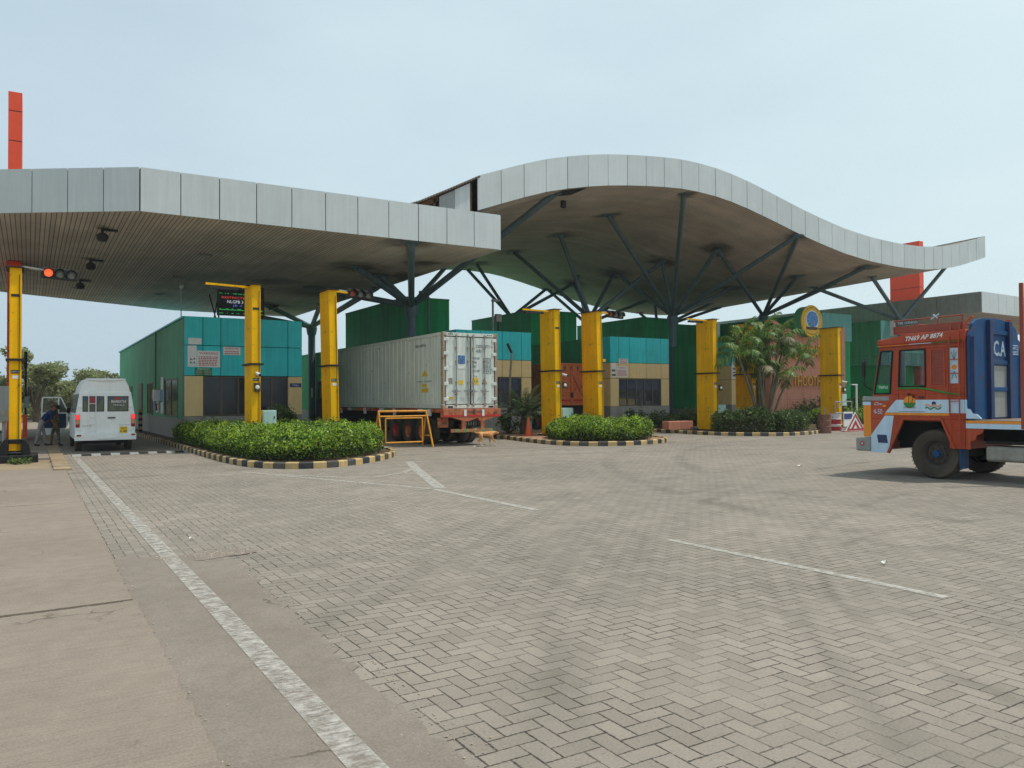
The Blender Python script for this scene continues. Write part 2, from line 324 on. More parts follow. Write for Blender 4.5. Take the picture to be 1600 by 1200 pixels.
# ------------------------------------------------------------------ mesh builder
class MB:
    def __init__(s): s.v = []; s.f = []; s.m = []
    def add(s, vs, fs, mi=0):
        o = len(s.v); s.v += [tuple(v) for v in vs]
        for f in fs: s.f.append(tuple(i + o for i in f)); s.m.append(mi)
        return s
    def box(s, x0, x1, y0, y1, z0, z1, mi=0):
        vs = [(x, y, z) for z in (z0, z1) for y in (y0, y1) for x in (x0, x1)]
        return s.add(vs, [(0, 2, 3, 1), (4, 5, 7, 6), (0, 1, 5, 4), (2, 6, 7, 3), (0, 4, 6, 2), (1, 3, 7, 5)], mi)
    def cbox(s, c, d, mi=0, rot=None):
        o = len(s.v); s.box(-d[0] / 2, d[0] / 2, -d[1] / 2, d[1] / 2, -d[2] / 2, d[2] / 2, mi)
        M_ = rot if rot is not None else Matrix.Identity(3)
        for i in range(o, len(s.v)): s.v[i] = tuple(M_ @ Vector(s.v[i]) + Vector(c))
        return s
    def beam(s, p, q, w, h, mi=0, up=(0, 0, 1)):
        p = Vector(p); q = Vector(q); d = (q - p); L = d.length; d.normalize(); u = Vector(up)
        if abs(d.dot(u)) > .99: u = Vector((1, 0, 0))
        a = d.cross(u).normalized(); b = a.cross(d).normalized()
        vs = [e + a * (w / 2 * i) + b * (h / 2 * j) for e in (p, q) for i, j in ((-1, -1), (1, -1), (1, 1), (-1, 1))]
        return s.add(vs, [(0, 1, 2, 3), (7, 6, 5, 4), (0, 4, 5, 1), (1, 5, 6, 2), (2, 6, 7, 3), (3, 7, 4, 0)], mi)
    def tube(s, pts, r, n=10, mi=0, caps=True):
        pts = [Vector(p) for p in pts]; rs = r if isinstance(r, (list, tuple)) else [r] * len(pts)
        o = len(s.v); prev = None; k = len(pts)
        for i, p in enumerate(pts):
            d = (pts[min(i + 1, k - 1)] - pts[max(i - 1, 0)]).normalized()
            if prev is None:
                ref = Vector((0, 0, 1)) if abs(d.z) < .95 else Vector((1, 0, 0)); a = d.cross(ref).normalized()
            else: a = (prev - d * prev.dot(d)).normalized()
            prev = a; b = d.cross(a)
            for q in range(n):
                t = 2 * math.pi * q / n; s.v.append(tuple(p + (a * math.cos(t) + b * math.sin(t)) * rs[i]))
        for i in range(k - 1):
            for q in range(n):
                s.f.append((o + i * n + q, o + i * n + (q + 1) % n, o + (i + 1) * n + (q + 1) % n, o + (i + 1) * n + q)); s.m.append(mi)
        if caps:
            s.f.append(tuple(o + q for q in reversed(range(n)))); s.m.append(mi)
            s.f.append(tuple(o + (k - 1) * n + q for q in range(n))); s.m.append(mi)
        return s
    def prism(s, poly, off, mi=0):
        n = len(poly); off = Vector(off); vs = [Vector(p) for p in poly] + [Vector(p) + off for p in poly]
        return s.add(vs, [tuple(range(n)), tuple(range(2 * n - 1, n - 1, -1))] + [(i, i + n, (i + 1) % n + n, (i + 1) % n) for i in range(n)], mi)
    def lathe(s, prof, c, axis=(0, 0, 1), n=20, mi=0, mis=None):
        ax = Vector(axis).normalized(); ref = Vector((0, 0, 1)) if abs(ax.z) < .9 else Vector((1, 0, 0))
        a = ax.cross(ref).normalized(); b = ax.cross(a); c = Vector(c); o = len(s.v); k = len(prof)
        for r, z in prof:
            for q in range(n):
                t = 2 * math.pi * q / n; s.v.append(tuple(c + ax * z + (a * math.cos(t) + b * math.sin(t)) * r))
        for i in range(k - 1):
            for q in range(n):
                s.f.append((o + i * n + q, o + i * n + (q + 1) % n, o + (i + 1) * n + (q + 1) % n, o + (i + 1) * n + q)); s.m.append(mis[i] if mis else mi)
        return s
    def build(s, name, mat, parent=None, smooth=None, bevel=0, world=True, kind=None):
        me = bpy.data.meshes.new(name)
        off = Vector((0, 0, 0))
        if world:
            p = parent
            while p is not None: off += p.location; p = p.parent
        vs = [(v[0] - off.x, v[1] - off.y, v[2] - off.z) for v in s.v] if off.length else s.v
        me.from_pydata(vs, [], s.f)
        for x in (mat if isinstance(mat, (list, tuple)) else [mat]): me.materials.append(MAT[x] if isinstance(x, str) else x)
        if any(s.m): me.polygons.foreach_set('material_index', s.m)
        bm = bmesh.new(); bm.from_mesh(me); bmesh.ops.recalc_face_normals(bm, faces=bm.faces); bm.to_mesh(me); bm.free()
        if smooth is not None:
            me.polygons.foreach_set('use_smooth', [True] * len(me.polygons)); me.set_sharp_from_angle(angle=R(smooth))
        me.update()
        o = bpy.data.objects.new(name, me); COL.objects.link(o)
        if parent is not None: o.parent = parent
        if bevel:
            b = o.modifiers.new('bevel', 'BEVEL'); b.width = bevel; b.segments = 2; b.limit_method = 'ANGLE'; b.angle_limit = R(40)
        if kind: o['kind'] = kind
        return o

def tag(o, label, cat, group=None):
    o['label'] = label; o['category'] = cat
    if group: o['group'] = group
    return o
def thing(name, label, cat, loc=(0, 0, 0), rz=0, group=None):
    o = bpy.data.objects.new(name, None); COL.objects.link(o); o.location = loc; o.rotation_euler = (0, 0, rz); o.empty_display_size = .3
    return tag(o, label, cat, group)
def copy_tree(o, parent=None):
    c = o.copy(); COL.objects.link(c); c.parent = parent
    for ch in list(o.children): copy_tree(ch, c)
    return c
def struct(name, mb, mat, **k): return mb.build(name, mat, kind='structure', **k)

def text_mb(txt, width, height, origin, right, up, depth=.01, mi=0, shear=0, bold=0, fit=True):
    """lettering as real mesh: lower-left corner at origin, running along `right`, rising along `up`"""
    cu = bpy.data.curves.new('t', 'FONT'); cu.body = txt; cu.size = 1; cu.extrude = .02; cu.shear = shear; cu.resolution_u = 2; cu.offset = bold
    o = bpy.data.objects.new('t', cu); COL.objects.link(o)
    dg = bpy.context.evaluated_depsgraph_get(); e = o.evaluated_get(dg); me = e.to_mesh()
    v = np.array([x.co[:] for x in me.vertices]) if len(me.vertices) else np.zeros((0, 3)); f = [tuple(p.vertices) for p in me.polygons]
    e.to_mesh_clear(); bpy.data.objects.remove(o); bpy.data.curves.remove(cu)
    m = MB()
    if not len(v): return m
    mn = v.min(0); mx = v.max(0); v = v - mn; sp = mx - mn
    r = Vector(right).normalized(); u = Vector(up).normalized(); nrm = r.cross(u); O = Vector(origin)
    sx = width / sp[0]; sy = height / sp[1]
    if not fit: sx = sy
    m.add([O + r * (a[0] * sx) + u * (a[1] * sy) + nrm * (a[2] / max(sp[2], 1e-6) * depth) for a in v], f, mi)
    return m
def join(*ms):
    r = MB()
    for m, mi in ms: r.add(m.v, m.f, mi)
    return r
# ------------------------------------------------------------------ ground, roads, markings, kerbs
def sheet(pts, z): return MB().add([(x, y, z) for x, y in pts], [tuple(range(len(pts)))])
def jag(p, q, n, a, seed=0):
    rr = random.Random(seed); out = []
    d = Vector((q[0] - p[0], q[1] - p[1])); nrm = Vector((-d.y, d.x)).normalized()
    for i in range(n):
        t = i / n; e = rr.uniform(-a, a) if i else 0
        out.append((p[0] + d.x * t + nrm.x * e, p[1] + d.y * t + nrm.y * e))
    return out
struct('ground', sheet([(-700, -300), (900, -300), (900, 1100), (-700, 1100)], -.03), 'dirt')
struct('road', sheet([(-14, -30), (95, -30), (95, 92), (-14, 92)], 0), 'pavers')
# concrete strip at the left, cast in bays with open joints
mb = MB()
for k, (a, b) in enumerate(((-6, 7.35), (7.42, 15.3), (15.33, 23.6))):
    poly = jag((-13, a), (.78, a + .25), 40, .012, k) + jag((.78, a + .25), (.80, b + .25), 150, .012, k + 9) + jag((.80, b + .25), (-13, b), 40, .012, k + 20) + [(-13, b)]
    mb.prism([(x, y, .0) for x, y in poly], (0, 0, .016))
struct('concrete_pavement', mb, 'concrete')
poly = jag((.70, -6), (1.80, -6), 3, .02, 3) + jag((1.80, -6), (1.80, 4.4), 110, .03, 4) + jag((1.80, 4.4), (1.95, 9.3), 60, .045, 5) + jag((1.95, 9.3), (.70, 9.9), 14, .10, 6) + [(.70, 9.9)]
struct('mortar_strip', sheet(poly, .005), 'patch')
poly = jag((1.55, 9.15), (2.25, 9.3), 8, .03, 31) + jag((2.25, 9.3), (2.1, 9.75), 6, .05, 32) + jag((2.1, 9.75), (1.5, 9.55), 8, .05, 33)
struct('broken_patch', sheet(poly, .009), 'patch')
rr = random.Random(77); m = MB()
def pebble(x, y, r, z=.005):
    a = [rr.uniform(.7, 1.2) * r for _ in range(6)]
    m.add([(x + a[0], y, z), (x, y + a[1], z), (x - a[2], y, z), (x, y - a[3], z), (x + r * .2, y + r * .1, z + a[4] * .8), (x, y, z - .004)], [(0, 1, 4), (1, 2, 4), (2, 3, 4), (3, 0, 4)])
for i in range(420):
    y = rr.uniform(2, 9.6); pebble(1.86 + (y > 4.4) * .08 + rr.gauss(0, .09), y, rr.uniform(.003, .009) * (1.5 if rr.random() > .95 else 1))
for i in range(260): pebble(rr.uniform(1.2, 2.3), 9.45 + rr.gauss(0, .12), rr.uniform(.004, .013), .009)
for i in range(200): pebble(.80 + rr.gauss(0, .03), rr.uniform(2, 20), rr.uniform(.004, .012), .008)
for i in range(240): pebble(rr.uniform(-3, 9), rr.uniform(3, 18), rr.uniform(.003, .008), .016)
MAT['grit'] = paint('loose_grit', S(166, 152, 136), .95, var=.3, scale=20)
tag(m.build('grit', 'grit'), 'loose grit and small stones along the worn paving edges', 'grit')['kind'] = 'stuff'
struct('earth_patch', sheet(jag((-5, 23.6), (.5, 23.9), 30, .05, 8) + jag((.5, 23.9), (.55, 27.3), 20, .08, 10) + jag((.55, 27.3), (-5, 27.6), 20, .1, 11), .006), 'dirt')
struct('footpath', MB().box(-12, .52, 27.7, 92, 0, .05), 'concrete')
mb = MB()
y = 23.0
while y < 60: mb.box(.54 + random.uniform(-.012, .012), .93 + random.uniform(-.02, .02), y, y + .17, 0, .045 + random.uniform(0, .015)); y += .21
struct('kerb_edging', mb, 'tan_kerb')

def stripe(pts, w, z=.010):
    m = MB(); pts = [Vector((p[0], p[1], 0)) for p in pts]
    L = []
    for i, p in enumerate(pts):
        d = (pts[min(i + 1, len(pts) - 1)] - pts[max(i - 1, 0)]).normalized(); n = Vector((-d.y, d.x, 0)) * w / 2
        L.append((p + n, p - n))
    for i in range(len(L) - 1):
        m.add([(q.x, q.y, z) for q in (L[i][0], L[i][1], L[i + 1][1], L[i + 1][0])], [(0, 1, 2, 3)])
    return m
struct('edge_line', stripe([(1.42 - .006 * i, -4 + i) for i in range(33)], .17), 'line')
struct('lane_line', stripe([(6.72, 14.0), (6.80, 10.35)], .14, .005), 'line2')
struct('lane_dash', stripe([(6.74, 7.3), (6.80, 3.9)], .11, .005), 'line2')
struct('chevron_line', stripe([(4.45, 20.0), (5.2, 17.9), (6.73, 13.9)], .15, .005), 'line')
struct('chevron_bar', stripe([(9.1, 20.4), (8.2, 17.9), (6.9, 14.0)], .24, .006), 'line2')
struct('chevron_arc', stripe([(5.0, 18.7), (6.0, 17.2), (6.6, 16.8), (7.6, 17.4), (8.5, 18.6)], .16, .007), 'line')
struct('faded_line', stripe([(16.0, 21.8), (20.5, 20.9), (23.5, 21.3)], .14, .005), 'line')

def smooth_loop(pts, n=10):
    out = []; k = len(pts)
    for i in range(k):
        p0, p1, p2, p3 = (Vector((*pts[(i + j) % k], 0)) for j in (-1, 0, 1, 2))
        if (p2 - p1).length > 12: out.append(p1); continue
        for q in range(n):
            t = q / n
            out.append(.5 * ((2 * p1) + (p2 - p0) * t + (2 * p0 - 5 * p1 + 4 * p2 - p3) * t * t + (3 * p1 - p0 - 3 * p2 + p3) * t ** 3))
    return out
def kerb(pts, label_open=None, bl=.36, ht=.165, w=.16, fill='soil'):
    L = smooth_loop(pts); k = len(L)
    # resample
    P = [L[0]]; acc = 0
    seg = [(L[i], L[(i + 1) % k]) for i in range(k)]
    total = sum((b - a).length for a, b in seg); N = int(total / bl) // 2 * 2; step = total / N
    P = []; d = 0; need = 0
    for a, b in seg:
        ln = (b - a).length
        while need <= d + ln and len(P) < N:
            P.append(a + (b - a) * ((need - d) / ln if ln else 0)); need += step
        d += ln
    n = len(P); m = MB(); nrm = []
    for i in range(n):
        t = (P[(i + 1) % n] - P[i - 1]).normalized(); nrm.append(Vector((-t.y, t.x, 0)))
    area = sum(P[i].x * P[(i + 1) % n].y - P[(i + 1) % n].x * P[i].y for i in range(n))
    sg = 1 if area > 0 else -1
    for i in range(n):
        a, b = P[i], P[(i + 1) % n]; na, nb = nrm[i] * sg, nrm[(i + 1) % n] * sg
        g = (b - a).normalized() * .006; dz = random.uniform(-.008, .008); a = a + g; b = b - g
        ia, ib = a + na * w, b + nb * w; ta, tb = a + na * .025, b + nb * .025; h = ht + dz
        vs = [(a.x, a.y, 0), (b.x, b.y, 0), (b.x, b.y, h - .025), (a.x, a.y, h - .025), (ta.x, ta.y, h), (tb.x, tb.y, h), (ib.x, ib.y, h), (ia.x, ia.y, h), (ib.x, ib.y, 0), (ia.x, ia.y, 0)]
        m.add(vs, [(0, 1, 2, 3), (3, 2, 5, 4), (4, 5, 6, 7), (7, 6, 8, 9), (0, 3, 4, 7, 9), (1, 8, 6, 5, 2)], i % 2)
    struct('kerb', m, ['kerb_y', 'kerb_b'])
    inner = [(p + nrm[i] * sg * (w - .01)) for i, p in enumerate(P)]
    struct('island_ground', MB().add([(q.x, q.y, ht - .035) for q in inner], [tuple(range(n))]), fill)
    return P
kerb([(4.62, 62), (4.64, 40), (4.66, 33), (4.66, 27), (4.72, 23.5), (4.95, 21.3), (5.62, 20.12), (6.5, 19.85), (7.38, 20.25), (8.7, 21.4), (9.75, 22.9), (10.3, 25), (10.6, 30), (10.7, 40), (10.7, 62)])
kerb([(17.75, 62), (17.75, 40), (17.75, 31), (17.2, 27), (16.95, 25), (17.2, 23.6), (18.2, 22.8), (19.6, 22.65), (21.2, 23.2), (22.4, 24.6), (22.75, 28), (22.75, 40), (22.75, 62)], fill='brick')
kerb([(27.3, 62), (27.3, 40), (27.5, 31), (27.2, 28), (27.2, 26.3), (27.6, 25.2), (28.4, 24.3), (29.6, 23.95), (31.4, 24.2), (33.6, 25.5), (34.3, 28), (34.3, 40), (34.3, 62)])
kerb([(37.6, 62), (37.2, 40), (37.4, 31.5), (38.3, 30), (40.4, 28.1), (43, 27.4), (46, 27.6), (48.5, 29), (49.2, 33), (49.2, 62)], fill='dirt')

# speed hump across the van's lane, and the bright far kerb beyond the booths
m = MB()
for i in range(13):
    x = 1.15 + i * .28
    m.prism([(x + .005, 28.75, 0), (x + .005, 28.9, .04), (x + .005, 29.1, .05), (x + .005, 29.3, .04), (x + .005, 29.45, 0)], (.27, 0, 0), i % 2)
tag(m.build('speed_hump', ['grey', 'dk']), 'low striped speed hump across the lane behind the white van', 'speed hump')
m = MB()
for i in range(60): m.box(-14 + i * .8, -14 + i * .8 + .78, 84, 84.3, 0, .32, i % 2)
struct('far_kerb', m, ['kerb_y', 'kerb_b'])

# ------------------------------------------------------------------ canopies
WX = [4, 8, 10, 12, 13.4, 14.6, 16.09, 17.29, 18.47, 19.62, 20.85, 21.91, 23.07, 24.19, 25.31, 26.42, 27.61, 28.57, 30.66, 32.77, 34.83, 36.78, 38.83, 40.86, 42.93, 45.03, 46.96, 48.77, 50.58, 52.38, 54.1, 55.96]
WZ = [7.0, 7.2, 7.35, 7.8, 8.35, 8.95, 9.72, 10.17, 10.6, 10.98, 11.30, 11.53, 11.74, 11.9, 12.03, 12.14, 12.22, 12.24, 12.12, 11.76, 11.3, 10.85, 10.45, 10.12, 9.92, 9.81, 9.79, 9.86, 10.05, 10.36, 10.78, 11.3]
def wave(x, y): return float(np.interp(x, WX, WZ)) - .03 * (y - 29)

def fascia(path, zb, h, pw, out, gap=.03, th=.05):
    """cladding sheets along a path; zb(x,y) gives the lower edge, out = side the sheets face"""
    m = MB(); back = MB()
    for (a, b) in zip(path[:-1], path[1:]):
        a = Vector((*a, 0)); b = Vector((*b, 0)); L = (b - a).length; n = max(1, round(L / pw)); d = (b - a) / n
        nr = Vector((d.y, -d.x, 0)).normalized() * out
        for i in range(n):
            p = a + d * i + d.normalized() * gap / 2; q = a + d * (i + 1) - d.normalized() * gap / 2
            j = random.uniform(-.006, .006); o1 = nr * (th + j); o0 = nr * .01
            zs = lambda v: zb(v.x, v.y)
            m.prism([(p + o0).to_tuple()[:2] + (zs(p),), (p + o1).to_tuple()[:2] + (zs(p),), (p + o1).to_tuple()[:2] + (zs(p) + h,), (p + o0).to_tuple()[:2] + (zs(p) + h,)],
                    (0, 0, 0)) if False else m.add(
                [(*(v + o).to_tuple()[:2], zs(v) + z) for v in (p, q) for o in (o0, o1) for z in (0, h)],
                [(2, 3, 7, 6), (0, 4, 5, 1), (0, 2, 6, 4), (1, 5, 7, 3), (0, 1, 3, 2), (4, 6, 7, 5)])
            p = a + d * i; q = a + d * (i + 1)
            back.add([(v.x, v.y, zs(v) + z) for v in (p, q) for z in (.03, h - .03)], [(0, 1, 3, 2)])
    return m, back

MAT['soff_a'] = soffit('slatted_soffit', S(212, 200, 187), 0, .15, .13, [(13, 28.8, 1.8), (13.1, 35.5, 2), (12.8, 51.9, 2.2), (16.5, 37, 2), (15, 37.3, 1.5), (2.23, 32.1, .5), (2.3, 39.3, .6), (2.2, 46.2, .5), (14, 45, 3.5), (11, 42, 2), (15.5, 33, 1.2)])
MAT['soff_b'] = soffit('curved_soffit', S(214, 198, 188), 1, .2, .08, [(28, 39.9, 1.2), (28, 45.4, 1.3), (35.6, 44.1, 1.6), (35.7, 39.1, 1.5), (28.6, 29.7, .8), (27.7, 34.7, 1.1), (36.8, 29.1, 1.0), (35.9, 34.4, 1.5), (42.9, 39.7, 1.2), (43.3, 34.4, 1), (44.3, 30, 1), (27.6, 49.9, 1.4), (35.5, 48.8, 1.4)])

A = thing('canopy', 'flat roofed toll canopy over the white van lane, grey panel edge and ribbed brown underside', 'canopy', (8, 40, 8.05))
pa = [(-10, 37.2), (3.08, 28.5), (16.85, 28.4), (16.85, 59.1), (8.4, 58.5), (-1.46, 53.2), (-10, 49)]
MB().add([(x, y, 8.05) for x, y in pa], [tuple(range(7))]).build('soffit', 'soff_a', A)
MB().add([(x, y, 9.3) for x, y in pa], [tuple(range(7))]).build('roof_deck', 'deck', A)
f1, b1 = fascia(pa + pa[:1], lambda x, y: 8.03, 1.46, 1.2, 1)
f1.build('fascia', 'alu', A); b1.build('fascia_backing', 'seam', A)
for x, y in ((2.23, 32.1), (2.28, 39.3), (2.2, 46.2)):
    m = MB().tube([(x, y, 8.04), (x, y, 7.86)], .05, 8); m.lathe([(.10, 0), (.2, -.08), (.2, -.2), (.14, -.3), (0, -.3)], (x, y, 7.88), n=14); m.cbox((x + .25, y, 8.0), (.5, .16, .06))
    m.build('hanging_lamp', 'dk', A)
for x, y in ((6.41, 35.7), (6.49, 50.0), (2.3, 49.5), (6.45, 42.8)):
    MB().lathe([(0, 0), (.30, 0), (.34, -.04), (.22, -.05), (.2, .02), (0, .02)], (x, y, 8.045), n=18).build('downlight', 'grey', A)

B = thing('wavy_canopy', 'high toll canopy with wave shaped grey edge over the middle lanes', 'canopy', (34, 40, 10))
xs = sorted(set([13.4] + [16.2 + 1.0 * i for i in range(40)] + [55.96])); ys = [29 + (52.5 - 29) * j / 10 for j in range(11)]
def grid(xs, ys, dz):
    m = MB(); n = len(ys)
    m.add([(x, y, wave(x, y) + dz) for x in xs for y in ys], [(i * n + j, (i + 1) * n + j, (i + 1) * n + j + 1, i * n + j + 1) for i in range(len(xs) - 1) for j in range(n - 1)])
    return m
grid(xs[1:], ys, 0).build('soffit', 'soff_b', B, smooth=60)
grid(xs, ys, 1.40).build('roof_deck', 'deck', B, smooth=60)
fx = [(16.09, 29.0)]
while fx[-1][0] < 55.0: fx.append((fx[-1][0] + (1.17 if fx[-1][0] < 47 else 1.02), 29.0))
fx[-1] = (55.96, 29.0)
f2, b2 = fascia(fx, wave, 1.47, 1.6, 1); 
f3, b3 = fascia([(55.96, 29.0), (55.96, 52.5)], wave, 1.47, 1.2, 1)
bk = [(x, 52.5) for x in reversed(xs)]; f4, b4 = fascia(bk, wave, 1.47, 1.6, 1)
join((f2, 0), (f3, 0), (f4, 0)).build('fascia', 'alu', B); join((b2, 0), (b3, 0), (b4, 0)).build('fascia_backing', 'seam', B)
# broken left end: bare rafter, two pale sheets, corrugated edge, dark opening
def strip(x0, x1, z0, z1, y=29.05, t=.05, n=6):
    m = MB(); 
    for i in range(n):
        a = x0 + (x1 - x0) * i / n; b = x0 + (x1 - x0) * (i + 1) / n
        m.add([(p, yy, wave(p, 29) + z) for p in (a, b) for yy in (y, y + t) for z in (z0, z1)], [(2, 3, 7, 6), (0, 4, 5, 1), (0, 2, 6, 4), (1, 5, 7, 3), (0, 1, 3, 2), (4, 6, 7, 5)])
    return m
strip(14.35, 15.05, .1, 1.28).build('loose_panel', 'alu2', B); strip(15.07, 15.78, .1, 1.3).build('loose_panel', 'alu', B)
MAT['rust_beam'] = paint('rusty_rafter', S(120, 88, 62), .85, var=.3, rust=.3)
strip(13.0, 15.9, 1.12, 1.34, 29.2, .1, 12).build('rafter', 'rust_beam', B)
m = MB()
for x in (13.6, 14.2, 15.9): MB().beam((x, 29.25, wave(x, 29) + .1), (x, 29.25, wave(x, 29) + 1.3), .1, .1).build('purlin', 'rust_beam', B)
for x in (15.85, 15.95): MB().beam((x, 29.4, wave(x, 29) + .2), (x + .12, 29.4, wave(x, 29) + .9), .05, .05).build('purlin', 'rust_beam', B)
m = MB(); k = 0; x = 12.9
while x < 16.2:
    z = wave(x, 29) + 1.41; m.tube([(x, 28.86, z), (x, 32, z - .09)], .045, 6); x += .13
m.build('corrugated_edge', 'deck', B)
m = grid([20.6 + .35 * i for i in range(5)], [29.15, 29.5, 30.0, 30.4], -.03); m.build('torn_panel', 'seam', B)
m = MB().cbox((22.4, 31.6, wave(22.4, 31.6) - .2), (.22, .18, .34)); m.build('hanging_lamp', 'dk', B)

Cc = thing('canopy', 'flat grey edged canopy behind the orange lorry at the right', 'canopy', (66, 45, 7.7))
pc = [(57.3, 30.0), (72, 30.6), (82, 36), (82, 60), (57.3, 60)]
MB().add([(x, y, 7.7) for x, y in pc], [tuple(range(5))]).build('soffit', 'soff_b', Cc)
MB().add([(x, y, 9.0) for x, y in pc], [tuple(range(5))]).build('roof_deck', 'deck', Cc)
f5, b5 = fascia([pc[0], pc[1], pc[2]], lambda x, y: 7.68, 1.47, 1.2, 1); f6, b6 = fascia([pc[4], pc[0]], lambda x, y: 7.68, 1.47, 1.6, 1)
MAT['alu_dark'] = paint('darker_fascia', S(150, 156, 152), .55, var=.12, streak=.2)  # darker, more streaked grey for the left edge panels
f5.build('fascia', 'alu', Cc); f6.build('fascia', 'alu_dark', Cc); join((b5, 0), (b6, 0)).build('fascia_backing', 'seam', Cc)

# ------------------------------------------------------------------ steel trees carrying the canopies
def steel_tree(label, x, y, zn, tops, r=.13, rt=.24, base=.1):
    t = thing('steel_tree_column', label, 'column', (x, y, base), 0, 'branching steel columns under the canopies')
    m = MB().lathe([(rt, 0), (rt, zn - base - .75), (rt + .05, zn - base - .72), (rt + .12, zn - base - .35), (rt + .14, zn - base - .2), (rt * .9, zn - base + .1), (0, zn - base + .12)], (x, y, base), n=16)
    m.build('trunk', 'steel', t, smooth=40)
    for q in tops:
        p = Vector((x, y, zn - .12)); q = Vector(q); d = (q - p).normalized()
        m = MB().tube([p + d * .1, q - d * .03], r, 12); m.lathe([(0, 0), (.34, 0), (.34, -.05), (0, -.05)], (q.x, q.y, q.z + .03), n=14)
        m.build('branch', 'steel', t, smooth=40)
    return t
W_ = lambda x, y: (x, y, wave(x, y))
steel_tree('steel tree column rising behind the container, one long arm to the wave canopy', 17.65, 39.2, 6.95, [(12.98, 28.85, 8.05), (13.14, 35.5, 8.05), (15.05, 37.3, 8.05), W_(20.64, 29.84), W_(25.9, 51.5), (12.9, 43.2, 8.05), (16.3, 45, 8.05)], .16, .26)
steel_tree('steel tree column seen just right of the teal booth, under the flat canopy', 17.61, 56.8, 7.25, [(12.84, 51.85, 8.05), (16.6, 41.5, 8.05), (13, 58.5, 8.05), (16.2, 50.3, 8.05), W_(22.5, 51.9)], .16, .26)
steel_tree('steel tree column standing behind the third booth, nearest of the wave canopy', 37.3, 39.9, 7.45, [W_(28.58, 29.66), W_(27.66, 34.7), W_(35.95, 44.0), W_(35.83, 39.24), W_(36.78, 29.2), W_(35.9, 34.39), W_(42.87, 39.69)], .13)
steel_tree('steel tree column with arms spread right behind the second pair of yellow posts', 30.15, 39.7, 6.95, [W_(27.98, 39.86), W_(28.05, 45.41), W_(35.63, 44.11), W_(35.66, 39.05), W_(35.46, 48.78)], .13)
steel_tree('steel tree column behind the palms with two arms reaching far right', 46.2, 39.8, 7.9, [W_(35.9, 34.39), W_(36.86, 29.2), W_(43.27, 34.39), W_(44.27, 30.03), W_(48.1, 35.32)], .13)
steel_tree('far steel tree column in the gap between container and second yellow posts', 30.0, 49.0, 7.85, [W_(27.61, 49.93), W_(28.11, 52.2), W_(35.21, 52.2), W_(35.46, 48.78)], .12)
steel_tree('steel column with a plain V of two arms in front of the far grey canopy', 53.0, 33.3, 7.3, [W_(47.59, 31.91), W_(55.7, 31.4), W_(47.6, 36.5)], .13)
steel_tree('far steel tree column behind the fourth green upper block', 45.5, 50.5, 7.8, [W_(46.6, 45.5), W_(42.5, 47.5), W_(49.5, 47.0), W_(45, 52.2)], .12)
steel_tree('farthest steel tree column under the back edge of the wave canopy', 37.6, 50.0, 7.8, [W_(34.5, 47.0), W_(41.5, 47), W_(35.5, 52.2), W_(41.5, 52.2)], .12)
m = MB().tube([(18.75, 39.4, 5.2), (18.75, 39.4, 7.4), (18.4, 39.2, 7.6), (18.1, 39.1, 7.6)], .09, 8)
tag(m.build('drain_pipe', 'steel', smooth=40), 'thin steel drain pipe beside the column behind the container', 'pipe')

# ------------------------------------------------------------------ towers
def tower(label, x0, x1, y0, y1, z1):
    t = thing('marker_tower', label, 'tower', ((x0 + x1) / 2, (y0 + y1) / 2, 0))
    m = MB(); z = 0.0; bk = MB()
    while z < z1 - .1: m.box(x0, x1, y0, y1, z + .02, min(z + 1.32, z1)); z += 1.34
    bk.box(x0 + .02, x1 - .02, y0 + .02, y1 - .02, 0, z1 - .02)
    m.build('cladding', 'orange', t, bevel=.012); bk.build('core', 'seam', t)
tower('tall orange tower slab rising through the flat canopy at far left', -.87, -.34, 41.3, 44.0, 15.6)
tower('orange tower slab seen under the right tip of the wave canopy', 62.0, 62.6, 37.3, 39.9, 14.5)
# ------------------------------------------------------------------ toll booths and the buildings behind them
def window(parent, x0, x1, z0, z1, y, nx, glass='dglass', fr=.035, depth=.10, name='window'):
    """window in a wall facing -Y: frame with mullions, one pane behind"""
    f = MB(); w = (x1 - x0) / nx
    for i in range(nx + 1): c = x0 + w * i; f.box(max(x0, c - fr), min(x1, c + fr), y + .02, y + .09, z0, z1)
    for i in range(nx): f.box(x0 + w * i + fr, x0 + w * (i + 1) - fr, y + .022, y + .088, z0, z0 + .05); f.box(x0 + w * i + fr, x0 + w * (i + 1) - fr, y + .022, y + .088, z1 - .05, z1)
    fo = f.build(name, 'frame', parent)
    MB().box(x0 + .01, x1 - .01, y + .05, y + .062, z0 + .01, z1 - .01).build('pane', glass, fo)
    return fo
def side_window(parent, y0, y1, z0, z1, x, n, glass='dglass', name='window'):
    f = MB(); w = (y1 - y0) / n
    for i in range(n + 1): c = y0 + w * i; f.box(x - .03, x + .06, max(y0, c - .04), min(y1, c + .04), z0, z1)
    for i in range(n): f.box(x - .028, x + .058, y0 + w * i + .04, y0 + w * (i + 1) - .04, z0, z0 + .06); f.box(x - .028, x + .058, y0 + w * i + .04, y0 + w * (i + 1) - .04, z1 - .06, z1)
    fo = f.build(name, 'frame', parent)
    MB().box(x - .006, x + .006, y0 + .01, y1 - .01, z0 + .01, z1 - .01).build('pane', glass, fo)
    return fo
def panels(xs, zs, y0, y1, g=.022):
    m = MB()
    for a, b in zip(xs[:-1], xs[1:]):
        for c, d in zip(zs[:-1], zs[1:]): m.box(a + g / 2, b - g / 2, y0, y1, c + g / 2, d - g / 2)
    return m
def side_panels(ys, zs, x0, x1, g=.022):
    m = MB()
    for a, b in zip(ys[:-1], ys[1:]):
        for c, d in zip(zs[:-1], zs[1:]): m.box(x0, x1, a + g / 2, b - g / 2, c + g / 2, d - g / 2)
    return m

